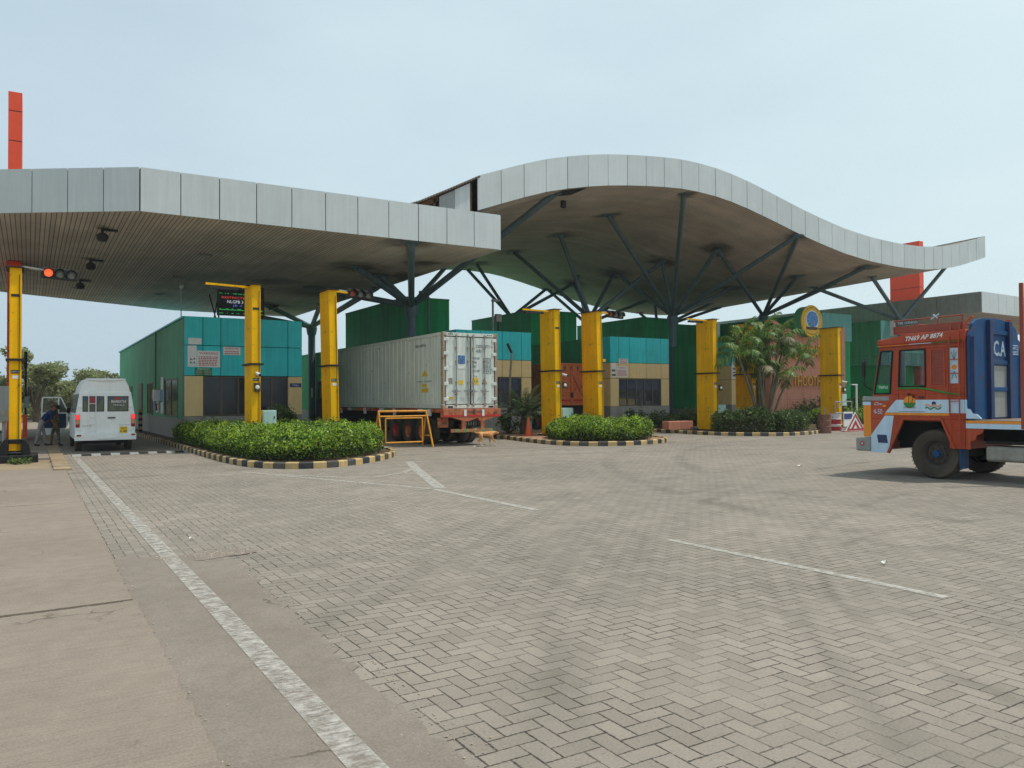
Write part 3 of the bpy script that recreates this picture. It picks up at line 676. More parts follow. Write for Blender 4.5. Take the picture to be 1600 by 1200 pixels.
# --- first booth (beside the van)
b1 = thing('toll_booth', 'nearest toll booth, teal above tan with dark windows, long green side wall beside the van', 'toll booth', (5.4, 34.5, .13))
X0, X1, YF = 5.4, 10.27, 34.5
MB().box(X0, X1, YF, YF + .3, .1, 1.11).box(X0, X1, YF + .3, 62, .1, 1.0).build('plinth', 'plinth', b1)
m = MB().box(X0 + .03, X1 - .03, YF + .3, 61.97, 1.0, 5.2); m.build('wall', 'green2', b1)
MB().box(X0 + .02, X1 - .02, YF + .11, YF + .3, 1.11, 5.2).build('backing', 'seam', b1)
panels([5.4, 6.12, 6.83, 8.2, 9.64, 10.27], [2.79, 4.05, 5.25], YF, YF + .11).build('teal_cladding', 'teal', b1, bevel=.012)
panels([5.4, 6.14], [1.11, 2.79], YF, YF + .11).build('tan_cladding', 'tan', b1, bevel=.01); panels([9.64, 10.27], [1.11, 2.79], YF, YF + .11).build('tan_cladding', 'tan', b1, bevel=.01)
MB().box(5.4, 5.43, YF + .11, YF + .42, 1.11, 5.24).build('corner_strip', 'frame', b1)
window(b1, 6.15, 9.63, 1.13, 2.77, YF, 5)
side_window(b1, 36.3, 40.0, 1.05, 2.76, X0 + .03, 2); side_window(b1, 44.3, 46.5, 1.05, 2.72, X0 + .03, 2); side_window(b1, 53.9, 55.6, 1.3, 2.7, X0 + .03, 1)
d = MB().box(X0 - .02, X0 + .05, 48.7, 50.5, .13, 2.76).build('door', 'frame', b1); MB().box(X0 - .05, X0 - .02, 49.0, 49.12, 1.1, 1.25).build('handle', 'dk', d)
MB().box(X0 - .05, X1 + .05, YF + .3, 62.05, 5.2, 5.27).build('roof', 'teal', b1)
def notice(name, label, x0, x1, z0, z1, y, head=None, lines=5, back='signw', headcol='red', linecol='red', seed=1, headh=.14, group=None):
    t = thing(name, label, 'sign', ((x0 + x1) / 2, y, z0), 0, group)
    MB().box(x0, x1, y - .02, y - .001, z0, z1).build('board', back, t, bevel=.003)
    w = x1 - x0; h = z1 - z0; rr = random.Random(seed)
    if head: text_mb(head, w * .8, h * headh, (x0 + w * .1, y - .0205, z1 - h * (.08 + headh)), (1, 0, 0), (0, 0, 1), .003).build('lettering', headcol, t)
    if lines:
        m = MB(); z = z1 - h * (.16 + headh)
        for i in range(lines):
            z -= h * (.74 - headh) / lines; x = x0 + w * .07
            while x < x1 - w * .15:
                l = w * rr.uniform(.05, .13); m.box(x, min(x + l, x1 - w * .06), y - .023, y - .02, z, z + h * .38 * (.74 - headh) / lines * 1.3); x += l + w * .025
        m.build('text_lines', linecol, t)
    return t
notice('notice_board', 'white board with two rows of small symbols at the left end of the teal booth', 5.52, 5.87, 3.16, 4.04, YF, None, 0)
m = MB()
for dx, dz, s_ in ((.09, .28, .10), (.22, .30, .09), (.09, .14, .10), (.22, .14, .09)): MB().box(5.52 + dx, 5.52 + dx + s_, YF - .024, YF - .02, 3.16 + dz, 3.16 + dz + .03).box(5.52 + dx + .02, 5.52 + dx + .05, YF - .024, YF - .02, 3.16 + dz + .03, 3.16 + dz + .08).build('pictogram', 'ink', [x for x in bpy.data.objects if x.get('label', '').startswith('white board with two rows')][0])
notice('notice_board', 'white WARNING board full of red lines on the teal booth', 5.88, 6.80, 3.15, 3.83, YF, 'WARNING', 6, seed=3)
notice('notice_board', 'small white PROHIBITED AREA board left of the yellow post on the teal booth', 6.93, 7.62, 3.68, 4.02, YF, 'PROHIBITED AREA', 2, seed=4, headh=.24)
t = thing('emergency_board', 'green EMERGENCY number table below the white boards on the teal booth', 'sign', (6.13, YF, 2.82))
MB().box(5.80, 6.47, YF - .02, YF - .001, 2.81, 3.12).build('board', 'greenx', t)
text_mb('EMERGENCY', .5, .06, (5.9, YF - .0205, 3.04), (1, 0, 0), (0, 0, 1), .003).build('lettering', 'signw', t)
m = MB()
for i in range(3):
    z = 2.835 + i * .066; m.box(5.83, 6.08, YF - .024, YF - .02, z, z + .045); m.box(6.16, 6.44, YF - .024, YF - .02, z, z + .045)
m.build('table_cells', 'plinth', t)
tag(panels([5.54, 6.07], [4.08, 4.36], YF - .006, YF - .001).build('torn_sticker', 'signw'), 'torn white sticker remnant near the top left of the teal booth', 'sticker')
t = thing('office_sign', 'small blue plate on the tan right end of the first booth', 'sign', (10, YF, 2.33)); MAT['blue_plate'] = flat('blue_plate', S(52, 66, 120), .5)
MB().box(9.72, 10.22, YF - .02, YF - .001, 2.33, 2.5).build('plate', 'blue_plate', t); text_mb('TOLL', .3, .08, (9.82, YF - .0205, 2.37), (1, 0, 0), (0, 0, 1), .003).build('lettering', 'signw', t)
# fixtures on its long side wall
t = thing('yellow_meter_box', 'yellow meter box on the green side wall with a red crossed plate below', 'box', (5.4, 42.3, 1.4)); MAT['ochre'] = paint('ochre_box', S(176, 148, 84), .6)
MB().box(5.2, 5.42, 41.9, 42.8, 1.85, 2.35).build('box', 'ochre', t, bevel=.01); MB().box(5.36, 5.42, 41.9, 42.6, 1.2, 1.75).build('plate', 'signw', t)
MB().beam((5.355, 42.0, 1.3), (5.355, 42.5, 1.65), .01, .07, up=(1, 0, 0)).beam((5.355, 42.5, 1.3), (5.355, 42.0, 1.65), .01, .07, up=(1, 0, 0)).build('cross', 'red', t)
t = thing('wall_banner', 'tall white and blue banner strip on the green side wall near the front corner', 'banner', (5.4, 40.6, 1.1)); MAT['skyblue'] = flat('sky_blue', S(110, 160, 196), .6)
MB().box(5.37, 5.40, 40.3, 41.1, 1.15, 2.9).build('sheet', 'signw', t); MB().box(5.362, 5.37, 40.36, 41.04, 1.7, 2.3).build('print', 'skyblue', t)
tag(MB().box(5.36, 5.40, 43.1, 43.7, 1.3, 1.75).build('poster', 'skyblue'), 'small pale blue poster beside the yellow meter box', 'poster')
tag(MB().tube([(5.32, 42.5, 2.35), (5.32, 42.5, 5.2)], .04, 6).build('conduit', 'greenx'), 'vertical conduit running up the green side wall from the meter box', 'pipe')
t = thing('air_conditioner', 'white air conditioner box on the green side wall by the banner', 'box', (5.3, 41.6, 1.9)); MB().box(5.1, 5.4, 41.3, 41.75, 1.75, 2.3).build('case', 'white', t, bevel=.02)
# LED display on its roof
t = thing('led_display', 'dark LED board with red, white and green lines on the teal booth roof', 'display', (8.4, 38, 5.27))
MB().box(7.38, 9.5, 38.0, 38.22, 5.72, 7.1).build('cabinet', 'dk', t, bevel=.01)
MB().box(7.42, 7.48, 38.1, 38.16, 5.25, 5.72).box(9.4, 9.46, 38.1, 38.16, 5.25, 5.72).beam((7.4, 38.16, 5.3), (7.42, 40.2, 6.9), .05, .05).beam((7.2, 38.1, 5.3), (7.42, 38.16, 6.6), .04, .04).build('stand', 'dk', t)
MAT['led_r'] = glow('led_red', (.8, .07, .05, 1), .35); MAT['led_w'] = glow('led_white', (.7, .78, .9, 1), .35); MAT['led_g'] = glow('led_green', (.04, .7, .15, 1), .22); MAT['led_b'] = glow('led_blue', (.1, .2, .9, 1), .35)
text_mb('RESTRICTED AREA', 1.8, .10, (7.56, 37.995, 6.50), (1, 0, 0), (0, 0, 1), .006).build('red_line', 'led_r', t)
text_mb('NLGPB 3', .72, .14, (7.8, 37.995, 6.29), (1, 0, 0), (0, 0, 1), .006).build('white_line', 'led_w', t)
text_mb('JB 2', .42, .11, (8.05, 37.995, 6.12), (1, 0, 0), (0, 0, 1), .006).build('blue_line', 'led_b', t)
m = join((text_mb('MALAYALAM GATE LANES', 1.9, .08, (7.5, 37.995, 5.96), (1, 0, 0), (0, 0, 1), .006), 0)); rr = random.Random(5); m = MB()
for row, z in enumerate((6.98, 6.72, 6.0, 5.96, 5.80)):
    x = 7.45
    while x < 9.35:
        l = rr.uniform(.03, .22) if z != 5.96 else rr.uniform(.2, .5); m.box(x, min(x + l, 9.42), 37.988, 37.995, z, z + (.028 if z != 5.96 else .03)); x += l + rr.uniform(.02, .2 if z != 5.96 else .04)
m.build('green_lines', 'led_g', t)
tag(MB().tube([(5.5, 36, 5.2), (5.5, 36, 6.6)], .022, 6).cbox((5.5, 36, 6.62), (.16, .16, .16)).build('rooftop_aerial', 'grey'), 'thin aerial with a small box at the front left roof corner of the teal booth', 'aerial')

# --- second, third and fourth booths share a design
def booth(label, x0, x1, ub, glass, room):
    t = thing('toll_booth', label, 'toll booth', (x0, YF, .13))
    MB().box(x0, x1, YF, YF + 1.5, .1, 1.3).build('plinth', 'plinth', t)
    MB().box(x0 + .04, x1 - .04, YF + 1.5, 62, 1.05, 5.15).build('wall', 'green', t)
    MB().box(x0, x1, YF + 1.5, 62, .1, 1.05).build('wall_base', 'plinth', t)
    w = x1 - x0; xa = x0 + .62; xb = x1 - .62
    MB().box(x0 + .03, x1 - .03, YF + .11, YF + 1.5, 2.85, 5.17).box(x0 + .03, xa - .02, YF + .11, YF + 1.5, 1.3, 2.85).box(xb + .02, x1 - .03, YF + .11, YF + 1.5, 1.3, 2.85).build('backing', 'seam', t)
    q = [x0, x0 + .62, x0 + w * .32, x0 + w * .6, xb, x1]
    panels(q, [3.75, 5.22], YF, YF + .11).build('teal_cladding', 'teal', t, bevel=.012)
    panels(q, [2.87, 3.75], YF, YF + .11).build('tan_cladding', 'tan', t, bevel=.01)
    panels([x0, xa], [1.3, 2.87], YF, YF + .11).build('tan_cladding', 'tan', t, bevel=.01); panels([xb, x1], [1.3, 2.87], YF, YF + .11).build('tan_cladding', 'tan', t, bevel=.01)
    side_panels([YF + .11, YF + 1.5], [3.75, 5.22], x0, x0 + .03).build('teal_cladding', 'teal', t); side_panels([YF + .11, YF + 1.5], [1.3, 2.87, 3.75], x0, x0 + .03).build('tan_cladding', 'tan', t)
    window(t, xa + .01, xb - .01, 1.32, 2.85, YF, 5, glass)
    if room:
        r = MB().box(xa, xb, YF + 1.4, YF + 1.46, 1.3, 2.85).box(xa, xb, YF + .12, YF + 1.4, 1.27, 1.29); r.build('room', 'room', t)
        MB().box(xa + .05, xb - .05, YF + .2, YF + .22, 2.2, 2.83).build('curtain', 'curtain', t)
        m = MB().box(xa + .1, xa + 1.1, YF + .7, YF + 1.2, 1.3, 1.75).box(xa + 1.3, xa + 2.0, YF + .8, YF + 1.2, 1.3, 1.72); m.build('counter', 'tan', t)
        m = MB().box(xb - .9, xb - .45, YF + .8, YF + .9, 1.75, 2.05).box(xb - .95, xb - .2, YF + .7, YF + 1.2, 1.3, 1.6); m.build('desk', 'grey', t)
    MB().box(x0 - .03, x1 + .03, YF + 1.5, 62, 5.15, 5.22).build('roof', 'green', t)
    if ub:
        a, b_, c, d = ub; MB().box(a, b_, c, d, 5.22, 7.45).build('upper_block', 'green', t); MB().box(a - .02, b_ + .02, c - .02, d + .02, 7.45, 7.52).build('upper_roof', 'greenx', t)
    return t
booth('second toll booth, behind the container doors, tan and teal front under a green upper block', 17.9, 22.34, (17.92, 20.6, 40.5, 50.4), 'cglass', True)
booth('third toll booth with five panes and navy curtains between yellow posts', 27.56, 31.94, (27.58, 31.2, 42.6, 50.6), 'cglass', True)
booth('fourth toll booth mostly hidden behind the palm clump', 37.1, 41.3, (37.12, 40.5, 42.7, 50.6), 'dglass', False)
notice('notice_board', 'small white board with red heading high on the third booth', 28.17, 28.83, 3.68, 3.98, YF, 'PROHIBITED AREA', 2, seed=5, headh=.24)
notice('notice_board', 'white board with seven text lines on the tan part of the third booth', 28.0, 28.78, 2.96, 3.56, YF, 'WARNING', 7, seed=6)
notice('notice_board', 'narrow white upright board at the left edge of the third booth', 27.64, 27.95, 2.92, 3.74, YF, None, 2, linecol='ink', seed=7)
notice('notice_board', 'white upright board with symbols on the booth behind the palms', 37.16, 37.74, 2.95, 4.0, YF, None, 3, linecol='ink', seed=8)

# --- block behind the pink wall and the far green block
t = thing('green_block', 'tall green block with teal end rising above the pink wall', 'building', (47, 40, 0))
MB().box(45.8, 49, 34.6, 43.7, .1, 7.48).build('wall', 'green', t); panels([45.78, 46.7, 47.6, 49], [5.6, 7.5], 34.45, 34.6).build('teal_cladding', 'tealx', t)
MB().box(38.2, 45.8, 44.2, 52, .1, 7.35).build('wall', 'green', t)
t = thing('green_block', 'far green block with overhanging upper floor under the grey canopy', 'building', (57.5, 45, 0))
MB().box(56.0, 62, 36.95, 56, 4.2, 7.66).build('upper_wall', 'green2', t); panels([56.0, 57.2, 58.4, 60, 62], [4.2, 7.66], 36.85, 36.95).build('teal_cladding', 'tealx', t)
MB().box(56.5, 61.5, 37.6, 56, 0, 4.2).build('lower_wall', 'green', t); panels([56.9, 58.0], [4.4, 5.6], 36.80, 36.849).build('blue_panel', 'teal', t)
tag(MB().box(33.6, 34.5, 55, 56, 5.4, 7.2).build('roof_tank', 'grey'), 'grey box on the far roof seen beyond the third yellow post pair', 'tank')

# --- pink name wall with gold letters and the round emblem
t = thing('name_wall', 'curved topped pink wall with gold THOOTHUKUDI letters behind the palms', 'wall', (42.5, 33, .1))
prof = [(38.92, .1), (46.2, .1), (46.2, 6.36), (45.6, 6.36), (45.0, 6.05), (44.2, 5.84), (42.6, 5.82), (41.6, 5.86), (40.9, 5.98), (40.1, 6.22), (39.4, 6.5), (38.92, 6.55)]
MB().prism([(x, 33.0, z) for x, z in prof], (0, .45, 0)).build('wall', 'pink', t)
m = MB()
for x in (40.4, 41.9, 43.4, 44.9): m.box(x, x + .012, 32.996, 33.0, .2, 5.6)
for z in (1.6, 3.6): m.box(38.95, 46.15, 32.997, 32.9995, z, z + .012)
m.build('panel_joint', 'frame', t)
text_mb('THOOTHUKUDI', 4.6, .66, (40.72, 32.86, 2.45), (1, 0, 0), (0, 0, 1), .10).build('lettering', 'gold', t)
text_mb('CHIDAMBARANAR', 3.7, .8, (40.9, 32.86, 4.1), (1, 0, .08), (0, 0, 1), .10).build('lettering', 'gold', t)
t = thing('round_emblem', 'round yellow and blue emblem on a green drum above the pink wall', 'emblem', (42.05, 32.4, 5.55))
c = (42.05, 32.4, 6.54)
MB().lathe([(0, 0), (.96, 0), (.96, .62), (0, .62)], (c[0], c[1] + .02, c[2]), (0, 1, 0), 40).build('drum', 'green2', t, smooth=40)
MAT['em_y'] = paint('emblem_yellow', S(226, 178, 44), .5, var=.06); MAT['em_b'] = flat('emblem_blue', S(56, 128, 196), .5); MAT['em_w'] = flat('emblem_white', S(210, 222, 226), .5); MAT['em_n'] = flat('emblem_brown', S(82, 62, 40), .6); MAT['em_g'] = flat('emblem_green', S(70, 150, 80), .6)
MB().lathe([(0, -.06), (.99, -.06), (1.02, -.03), (1.02, .02), (0, .02)], c, (0, 1, 0), 44).build('disc', 'em_y', t, smooth=40)
def disc2(x, z, r, y0, n=30, sx=1, sz=1): return MB().prism([(x + r * sx * math.cos(2 * math.pi * i / n), y0, z + r * sz * math.sin(2 * math.pi * i / n)) for i in range(n)], (0, .006, 0))
disc2(c[0], c[2] + .06, .62, c[1] - .068).build('field', 'em_w', t); disc2(c[0], c[2] + .12, .55, c[1] - .075, sz=.9).build('sky_field', 'em_b', t)
m = MB(); rr = random.Random(2)
for i in range(9):
    a = i * .62; m.beam((c[0] + .5 * math.cos(a), c[1] - .078, c[2] + .12 + .42 * math.sin(a)), (c[0] + .2 * math.cos(a + .7), c[1] - .078, c[2] + .16 + .2 * math.sin(a + .7)), .01, .045, up=(0, 1, 0))
m.build('sketch_lines', 'em_w', t)
MB().prism([(c[0] - .3, c[1] - .084, c[2] - .1), (c[0] - .2, c[1] - .084, c[2] - .26), (c[0] + .22, c[1] - .084, c[2] - .26), (c[0] + .34, c[1] - .084, c[2] - .1)], (0, .006, 0)).build('ship_hull', 'em_b', t)
MB().box(c[0] - .05, c[0] + .16, c[1] - .09, c[1] - .084, c[2] - .12, c[2] - .05).build('ship_deck', 'red', t); MB().box(c[0] - .42, c[0] - .2, c[1] - .086, c[1] - .08, c[2] - .3, c[2] - .16).build('shore', 'em_g', t)
MB().box(c[0] - .58, c[0] + .42, c[1] - .095, c[1] - .06, c[2] - .54, c[2] - .36).build('banner', 'em_n', t)
m = MB()
for i in range(46):
    a = math.pi * (-.12 + 1.24 * i / 45)
    if i % 7 == 6: continue
    p = Vector((c[0] + .83 * math.cos(a), c[1] - .064, c[2] + .83 * math.sin(a))); q = Vector((c[0] + .90 * math.cos(a), c[1] - .064, c[2] + .90 * math.sin(a))); m.beam(p, q, .01, .025, up=(0, 1, 0))
for i in range(16):
    a = math.pi * (1.28 + .44 * i / 15); p = Vector((c[0] + .8 * math.cos(a), c[1] - .064, c[2] + .8 * math.sin(a))); q = Vector((c[0] + .87 * math.cos(a), c[1] - .064, c[2] + .87 * math.sin(a))); m.beam(p, q, .01, .025, up=(0, 1, 0))
m.build('ring_lettering', 'em_n', t)

# ------------------------------------------------------------------ yellow gantry posts, signals, cabinets
MAT['lamp_r'] = glow('red_lamp_lit', (1, .14, .04, 1), .7); MAT['lamp_r0'] = flat('red_lamp_unlit', S(170, 80, 60), .3); MAT['lamp_0'] = flat('lamp_unlit', S(120, 122, 112), .3)
def post(label, x, y, h=5.66, w=.30, dp=1.0, base=.13, arm=None, lean=0, plate=False, cap=True, box=False):
    t = thing('gantry_post', label, 'post', (x, y, base), 0, 'yellow steel gantry posts')
    t.rotation_euler = (0, R(lean), 0)
    L = dict(world=False)
    z1 = h - base; zm = 2.98 - base
    m = MB().box(-w / 2, w / 2, 0, dp, 0, zm - .03).box(-w / 2, w / 2, 0, dp, zm + .03, z1); m.build('shaft', 'yellow', t, bevel=.012, **L)
    MB().box(-w / 2 - .09, w / 2 + .09, -.09, dp + .09, zm - .028, zm - .004).box(-w / 2 - .09, w / 2 + .09, -.09, dp + .09, zm + .004, zm + .028).build('flange', 'dk', t, **L)
    if cap: MB().box(-w / 2 - .1, w / 2 + .06, -.1, dp + .15, z1, z1 + .025).build('cap_plate', 'dk', t, **L)
    MB().box(-w / 2 - .14, w / 2 + .14, -.14, dp + .14, 0, .04).build('base_plate', 'blk', t, **L)
    MB().box(-w / 2 - .012, -w / 2, .3, .75, 1.0, 1.32).build('access_plate', 'yellow', t, bevel=.004, **L); MB().box(-w / 2 - .02, -w / 2, .35, .6, z1 - 1.0, z1 - .6).build('access_plate', 'yellow', t, bevel=.004, **L)
    for zz in (.05, z1 - .3): MB().box(-w / 2 - .006, w / 2 + .006, -.006, dp + .006, zz, zz + .012).build('weld_band', 'yellow', t, **L)
    for bx in (-w / 2 - .09, w / 2 + .09):
        for by in (-.08, dp + .08): MB().tube([(bx, by, .04), (bx, by, .09)], .022, 6).build('bolt', 'dk', t, **L)
    for by in (-.09, dp + .09):
        if by < 0: MB().tube([(w * .32, -.018, .2), (w * .32, -.018, zm - .05), (w * .30, -.10, zm), (w * .32, -.018, zm + .06), (w * .32, -.018, z1 - .2)], .011, 6).build('cable', 'dk', t, **L)
    q = MB().box(-w / 2 + .04, w / 2 - .04, -.008, 0, 2.28, 2.38).build('number_plate', 'dk', t, **L)
    text_mb('EXIT-2', w * .6, .05, (-w * .3, -.0085, 2.305), (1, 0, 0), (0, 0, 1), .002).build('lettering', 'signw', q, **L)
    MB().box(-w / 2 + .08, w / 2 - .05, -.008, 0, 2.13, 2.22).build('label_plate', 'signw', t, **L)
    if plate: MB().box(-w / 2 + .04, w / 2 - .04, -.008, 0, z1 - .85, z1 - .77).build('number_plate', 'dk', t, **L)
    if arm == 'antenna':
        MB().beam((-1.55, .35, z1 - .02), (-.1, .35, z1 - .06), .1, .07).build('arm', 'yellow', t, **L); MB().box(-1.45, -.5, .28, .42, z1 - .18, z1 - .09).beam((-1.4, .35, z1 - .1), (-1.4, .35, z1), .03, .03).beam((-.6, .35, z1 - .1), (-.6, .35, z1 - .02), .03, .03).build('antenna', 'dk', t, **L)
    if arm == 'signal': MB().beam((-.05, .2, z1 - .0), (.65, .2, z1 - .06), .09, .06).build('arm', 'yellow', t, **L)
    if box: MB().box(w / 2, w / 2 + .14, -.03, .5, 3.4 - base, 3.52 - base).build('bracket', 'yellow', t, **L)
    return t
def signal(label, x, y, z, lit=False, tilt=0):
    t = thing('traffic_light', label, 'traffic light', (x, y, z)); t.rotation_euler = (0, R(3), R(tilt)); L = dict(world=False)
    MB().box(0, .95, 0, .16, -.16, .16).build('housing', 'dk', t, bevel=.02, **L)
    for i in range(3):
        cx = .18 + .3 * i
        MB().lathe([(0, -.03), (.09, -.02), (.115, 0), (.115, .01), (0, .01)], (cx, -.003, 0), (0, 1, 0), 20).build('lens', ('lamp_r' if lit else 'lamp_r0') if i == 0 else 'lamp_0', t, smooth=50, **L)
        v = MB(); n = 14
        for k in range(n):
            a0 = math.pi * (-.15 + 1.3 * k / n); a1 = math.pi * (-.15 + 1.3 * (k + 1) / n)
            v.add([(cx + .135 * math.cos(a), yy, .135 * math.sin(a)) for a in (a0, a1) for yy in (0, -.16)], [(0, 1, 3, 2)])
        v.build('visor', 'dk', t, **L)
    MB().beam((-.3, .08, .06), (0, .08, .06), .06, .05).build('bracket', 'grey', t, **L)
    return t
def camera(label, x, y, z):
    t = thing('security_camera', label, 'camera', (x, y, z)); L = dict(world=False)
    MB().tube([(0, .05, .12), (.02, -.26, .05)], .055, 12).build('body', 'white', t, smooth=40, **L); MB().tube([(.02, -.24, .055), (.021, -.28, .046)], .045, 12).build('lens', 'blk', t, **L)
    MB().tube([(0, .06, 0), (0, .02, .1)], .018, 8).build('bracket', 'grey', t, **L)
    return t
def lampbox(label, x, y, z):
    t = thing('signal_lamp', label, 'lamp', (x, y, z)); L = dict(world=False)
    MB().box(-.1, .1, -.1, 0, -.15, .15).build('case', 'em_n', t, bevel=.015, **L); MB().lathe([(0, -.03), (.07, -.015), (.07, .0)], (0, -.1, 0), (0, 1, 0), 16).build('lens', 'signw', t, smooth=50, **L)
    return t
p0 = post('foremost yellow gantry post at the left edge on a black bolted base', -.36, 26.97, base=.3, dp=.85, plate=True, arm=None)
m = MB()
for sx in (-1, 1):
    m.prism([(-.36 + sx * .17, 26.7, .02), (-.36 + sx * .42, 26.7, .02), (-.36 + sx * .36, 26.7, .5), (-.36 + sx * .26, 26.7, .68), (-.36 + sx * .17, 26.7, .68)], (0, 1.2, 0))
m.box(-.95, .22, 26.55, 28.1, .006, .22).box(-.53, -.19, 26.78, 26.9, .55, .68)
tag(m.build('post_footing', 'blk', bevel=.02), 'black steel footing with side cheeks under the leftmost yellow post', 'footing')
MB().beam((-.2, 27.1, 5.72), (.35, 27.1, 5.66), .08, .05).build('arm', 'grey', p0)
signal('traffic light with its red lamp lit, on the leftmost yellow post', .28, 27.1, 5.6, True)
post('yellow gantry post standing in front of the teal booth windows, camera halfway up', 6.5, 27.1, arm='antenna', plate=True)
post('yellow gantry post at the left end of the container, signal arm on top', 9.25, 27.05, arm='signal', lean=-1.2)
signal('unlit traffic light hung left of the steel tree above the container', 9.75, 27.2, 5.62)
post('yellow gantry post right of the container with an antenna arm to its left', 19.75, 28.3, arm='antenna', lean=-.8, plate=True, dp=1.15)
post('yellow gantry post left of the third booth, with traffic light arm', 21.85, 28.0, arm='signal', lean=-1.0, box=True, dp=1.15)
signal('unlit traffic light between the wave canopy columns, left of the third booth', 22.4, 28.2, 5.62)
post('yellow gantry post right of the third booth, left of the palms', 29.1, 28.1, arm='antenna', box=True, dp=1.15)
post('yellow gantry post half hidden behind the palm clump', 32.35, 28.5, arm='signal', dp=1.15)
signal('unlit traffic light above the palms by the pink wall', 32.9, 28.6, 5.62)
post('rightmost yellow gantry post in front of the pink wall', 38.75, 28.0, dp=1.2, lean=-.4)
camera('white bullet camera on the yellow post before the teal booth', 6.52, 27.02, 2.55); lampbox('round lamp in a dark case below the camera, on the post before the teal booth', 6.52, 27.1, 2.2)
camera('white bullet camera on the yellow post right of the container', 20.0, 28.3, 2.7); lampbox('round lamp in a dark case on the yellow post right of the container', 20.0, 28.28, 2.35)
lampbox('round lamp on the yellow post left of the palms', 29.38, 28.1, 2.25); camera('white bullet camera on the rightmost yellow post', 38.98, 28.0, 2.5); lampbox('round lamp on the rightmost yellow post', 39.0, 28.0, 2.15)
def cabinet(label, x, y, z, w=.46, h=.5):
    t = thing('junction_box', label, 'junction box', (x, y, z), 0, 'pale green junction boxes'); L = dict(world=False)
    MAT.setdefault('cab', paint('pale_green_box', S(176, 206, 196), .5, var=.06))
    MB().box(-w / 2, w / 2, 0, .25, 0, h).build('case', 'cab', t, bevel=.01, **L); d = MB().box(-w / 2 + .03, w / 2 - .03, -.012, -.001, .03, h - .03).build('door', 'cab', t, bevel=.004, **L)
    MB().box(w / 2 - .09, w / 2 - .06, -.03, -.012, h * .45, h * .6).build('handle', 'dk', d, **L)
    MB().box(-.06, .06, .08, .16, -z + .13, 0).build('pedestal', 'dk', t, **L)
cabinet('pale green junction box beside the post before the teal booth', 6.95, 27.1, .92)
cabinet('pale green junction box between the two yellow posts right of the container', 20.42, 28.6, .72, .6, .62)
cabinet('pale green junction box at the foot of the post left of the palms', 29.75, 28.3, .8, .55, .6)
cabinet('pale green junction box low behind the trimmed hedge by the pink wall', 35.0, 31.0, .65, .6, .55)
cabinet('pale green junction box on the right side of the rightmost yellow post', 39.35, 28.2, 1.25, .45, .65)
tag(MB().tube([(26.9, 30.4, .1), (26.9, 30.4, .5), (26.7, 30.4, .55)], .04, 8).build('bent_pipe', 'white') if False else MB().tube([(19.3, 27.6, .1), (19.3, 27.6, .48), (19.15, 27.6, .55), (18.9, 27.6, .55), (18.85, 27.6, .45)], .06, 10).build('bent_pipe', 'grey', smooth=40), 'short bent grey pipe beside the orange cone', 'pipe')
# rooftop floodlight pole and box on the second booth
t = thing('floodlight_pole', 'grey pole with a small floodlight on the second booth roof', 'floodlight', (21.48, 37, 5.22))
MB().tube([(21.48, 37, 5.2), (21.48, 37, 7.1)], .06, 8).build('pole', 'grey', t); MB().cbox((21.62, 36.95, 7.12), (.42, .25, .12)).build('lamp_head', 'grey', t, bevel=.02)
t = thing('rooftop_box', 'pale box on a short post on the second booth roof', 'box', (21.9, 37.2, 5.22)); MB().box(21.75, 22.1, 37.1, 37.3, 6.0, 6.42).build('case', 'plinth', t, bevel=.01); MB().tube([(21.93, 37.2, 5.2), (21.93, 37.2, 6.0)], .04, 8).build('stem', 'dk', t)
# ------------------------------------------------------------------ vehicles
def wheel(parent, c, r, w, rim='dk', hub=None, out=-1, name='wheel', world=True, rr=.56):
    """tyre round an axle along X, outer face on side `out`; rim (and hub) are sub-parts"""
    k = w / 2
    prof = [(r * rr, -k * .8), (r * .72, -k), (r * .93, -k), (r * .985, -k * .72), (r, -k * .4), (r, k * .4), (r * .985, k * .72), (r * .93, k), (r * .72, k), (r * rr, k * .8)]
    m = MB().lathe(prof, c, (1, 0, 0), 32); n = 40
    for i in range(n):
        a = 2 * math.pi * i / n
        for sx in (-.5, .5): m.cbox((c[0] + sx * k, c[1] + (r + .002) * math.cos(a), c[2] + (r + .002) * math.sin(a)), (k * .8, .014, .008), 0, Matrix.Rotation(a - math.pi / 2, 3, 'X'))
    t = m.build(name, 'tyre', parent, smooth=40, world=world)
    o = out
    m = MB().lathe([(0, o * k * .25), (r * .2, o * k * .3), (r * .24, o * k * .05), (r * .44, o * k * -.1), (r * .5, o * k * .55), (r * rr, o * k * .72), (r * (rr + .02), o * k * .6), (r * rr, 0)], c, (1, 0, 0), 28)
    for i in range(8):
        a = 2 * math.pi * i / 8; m.cbox((c[0] + o * k * .1, c[1] + r * .33 * math.cos(a), c[2] + r * .33 * math.sin(a)), (.05, .035, .035))
    m.build('rim', rim, t, smooth=35, world=world)
    if hub: MB().lathe([(0, o * k * .75), (r * .13, o * k * .7), (r * .17, o * k * .2)], c, (1, 0, 0), 16).build('hub', hub, t, smooth=40, world=world)
    return t
MAT['cab'] = paint('pale_green_box', S(176, 206, 196), .5, var=.06)

MAT['fadedw'] = paint('faded_white', S(168, 190, 204), .7, var=.25, scale=12)
MAT['rimd'] = paint('dusty_rim', S(52, 48, 46), .7, var=.25, dust=.4)
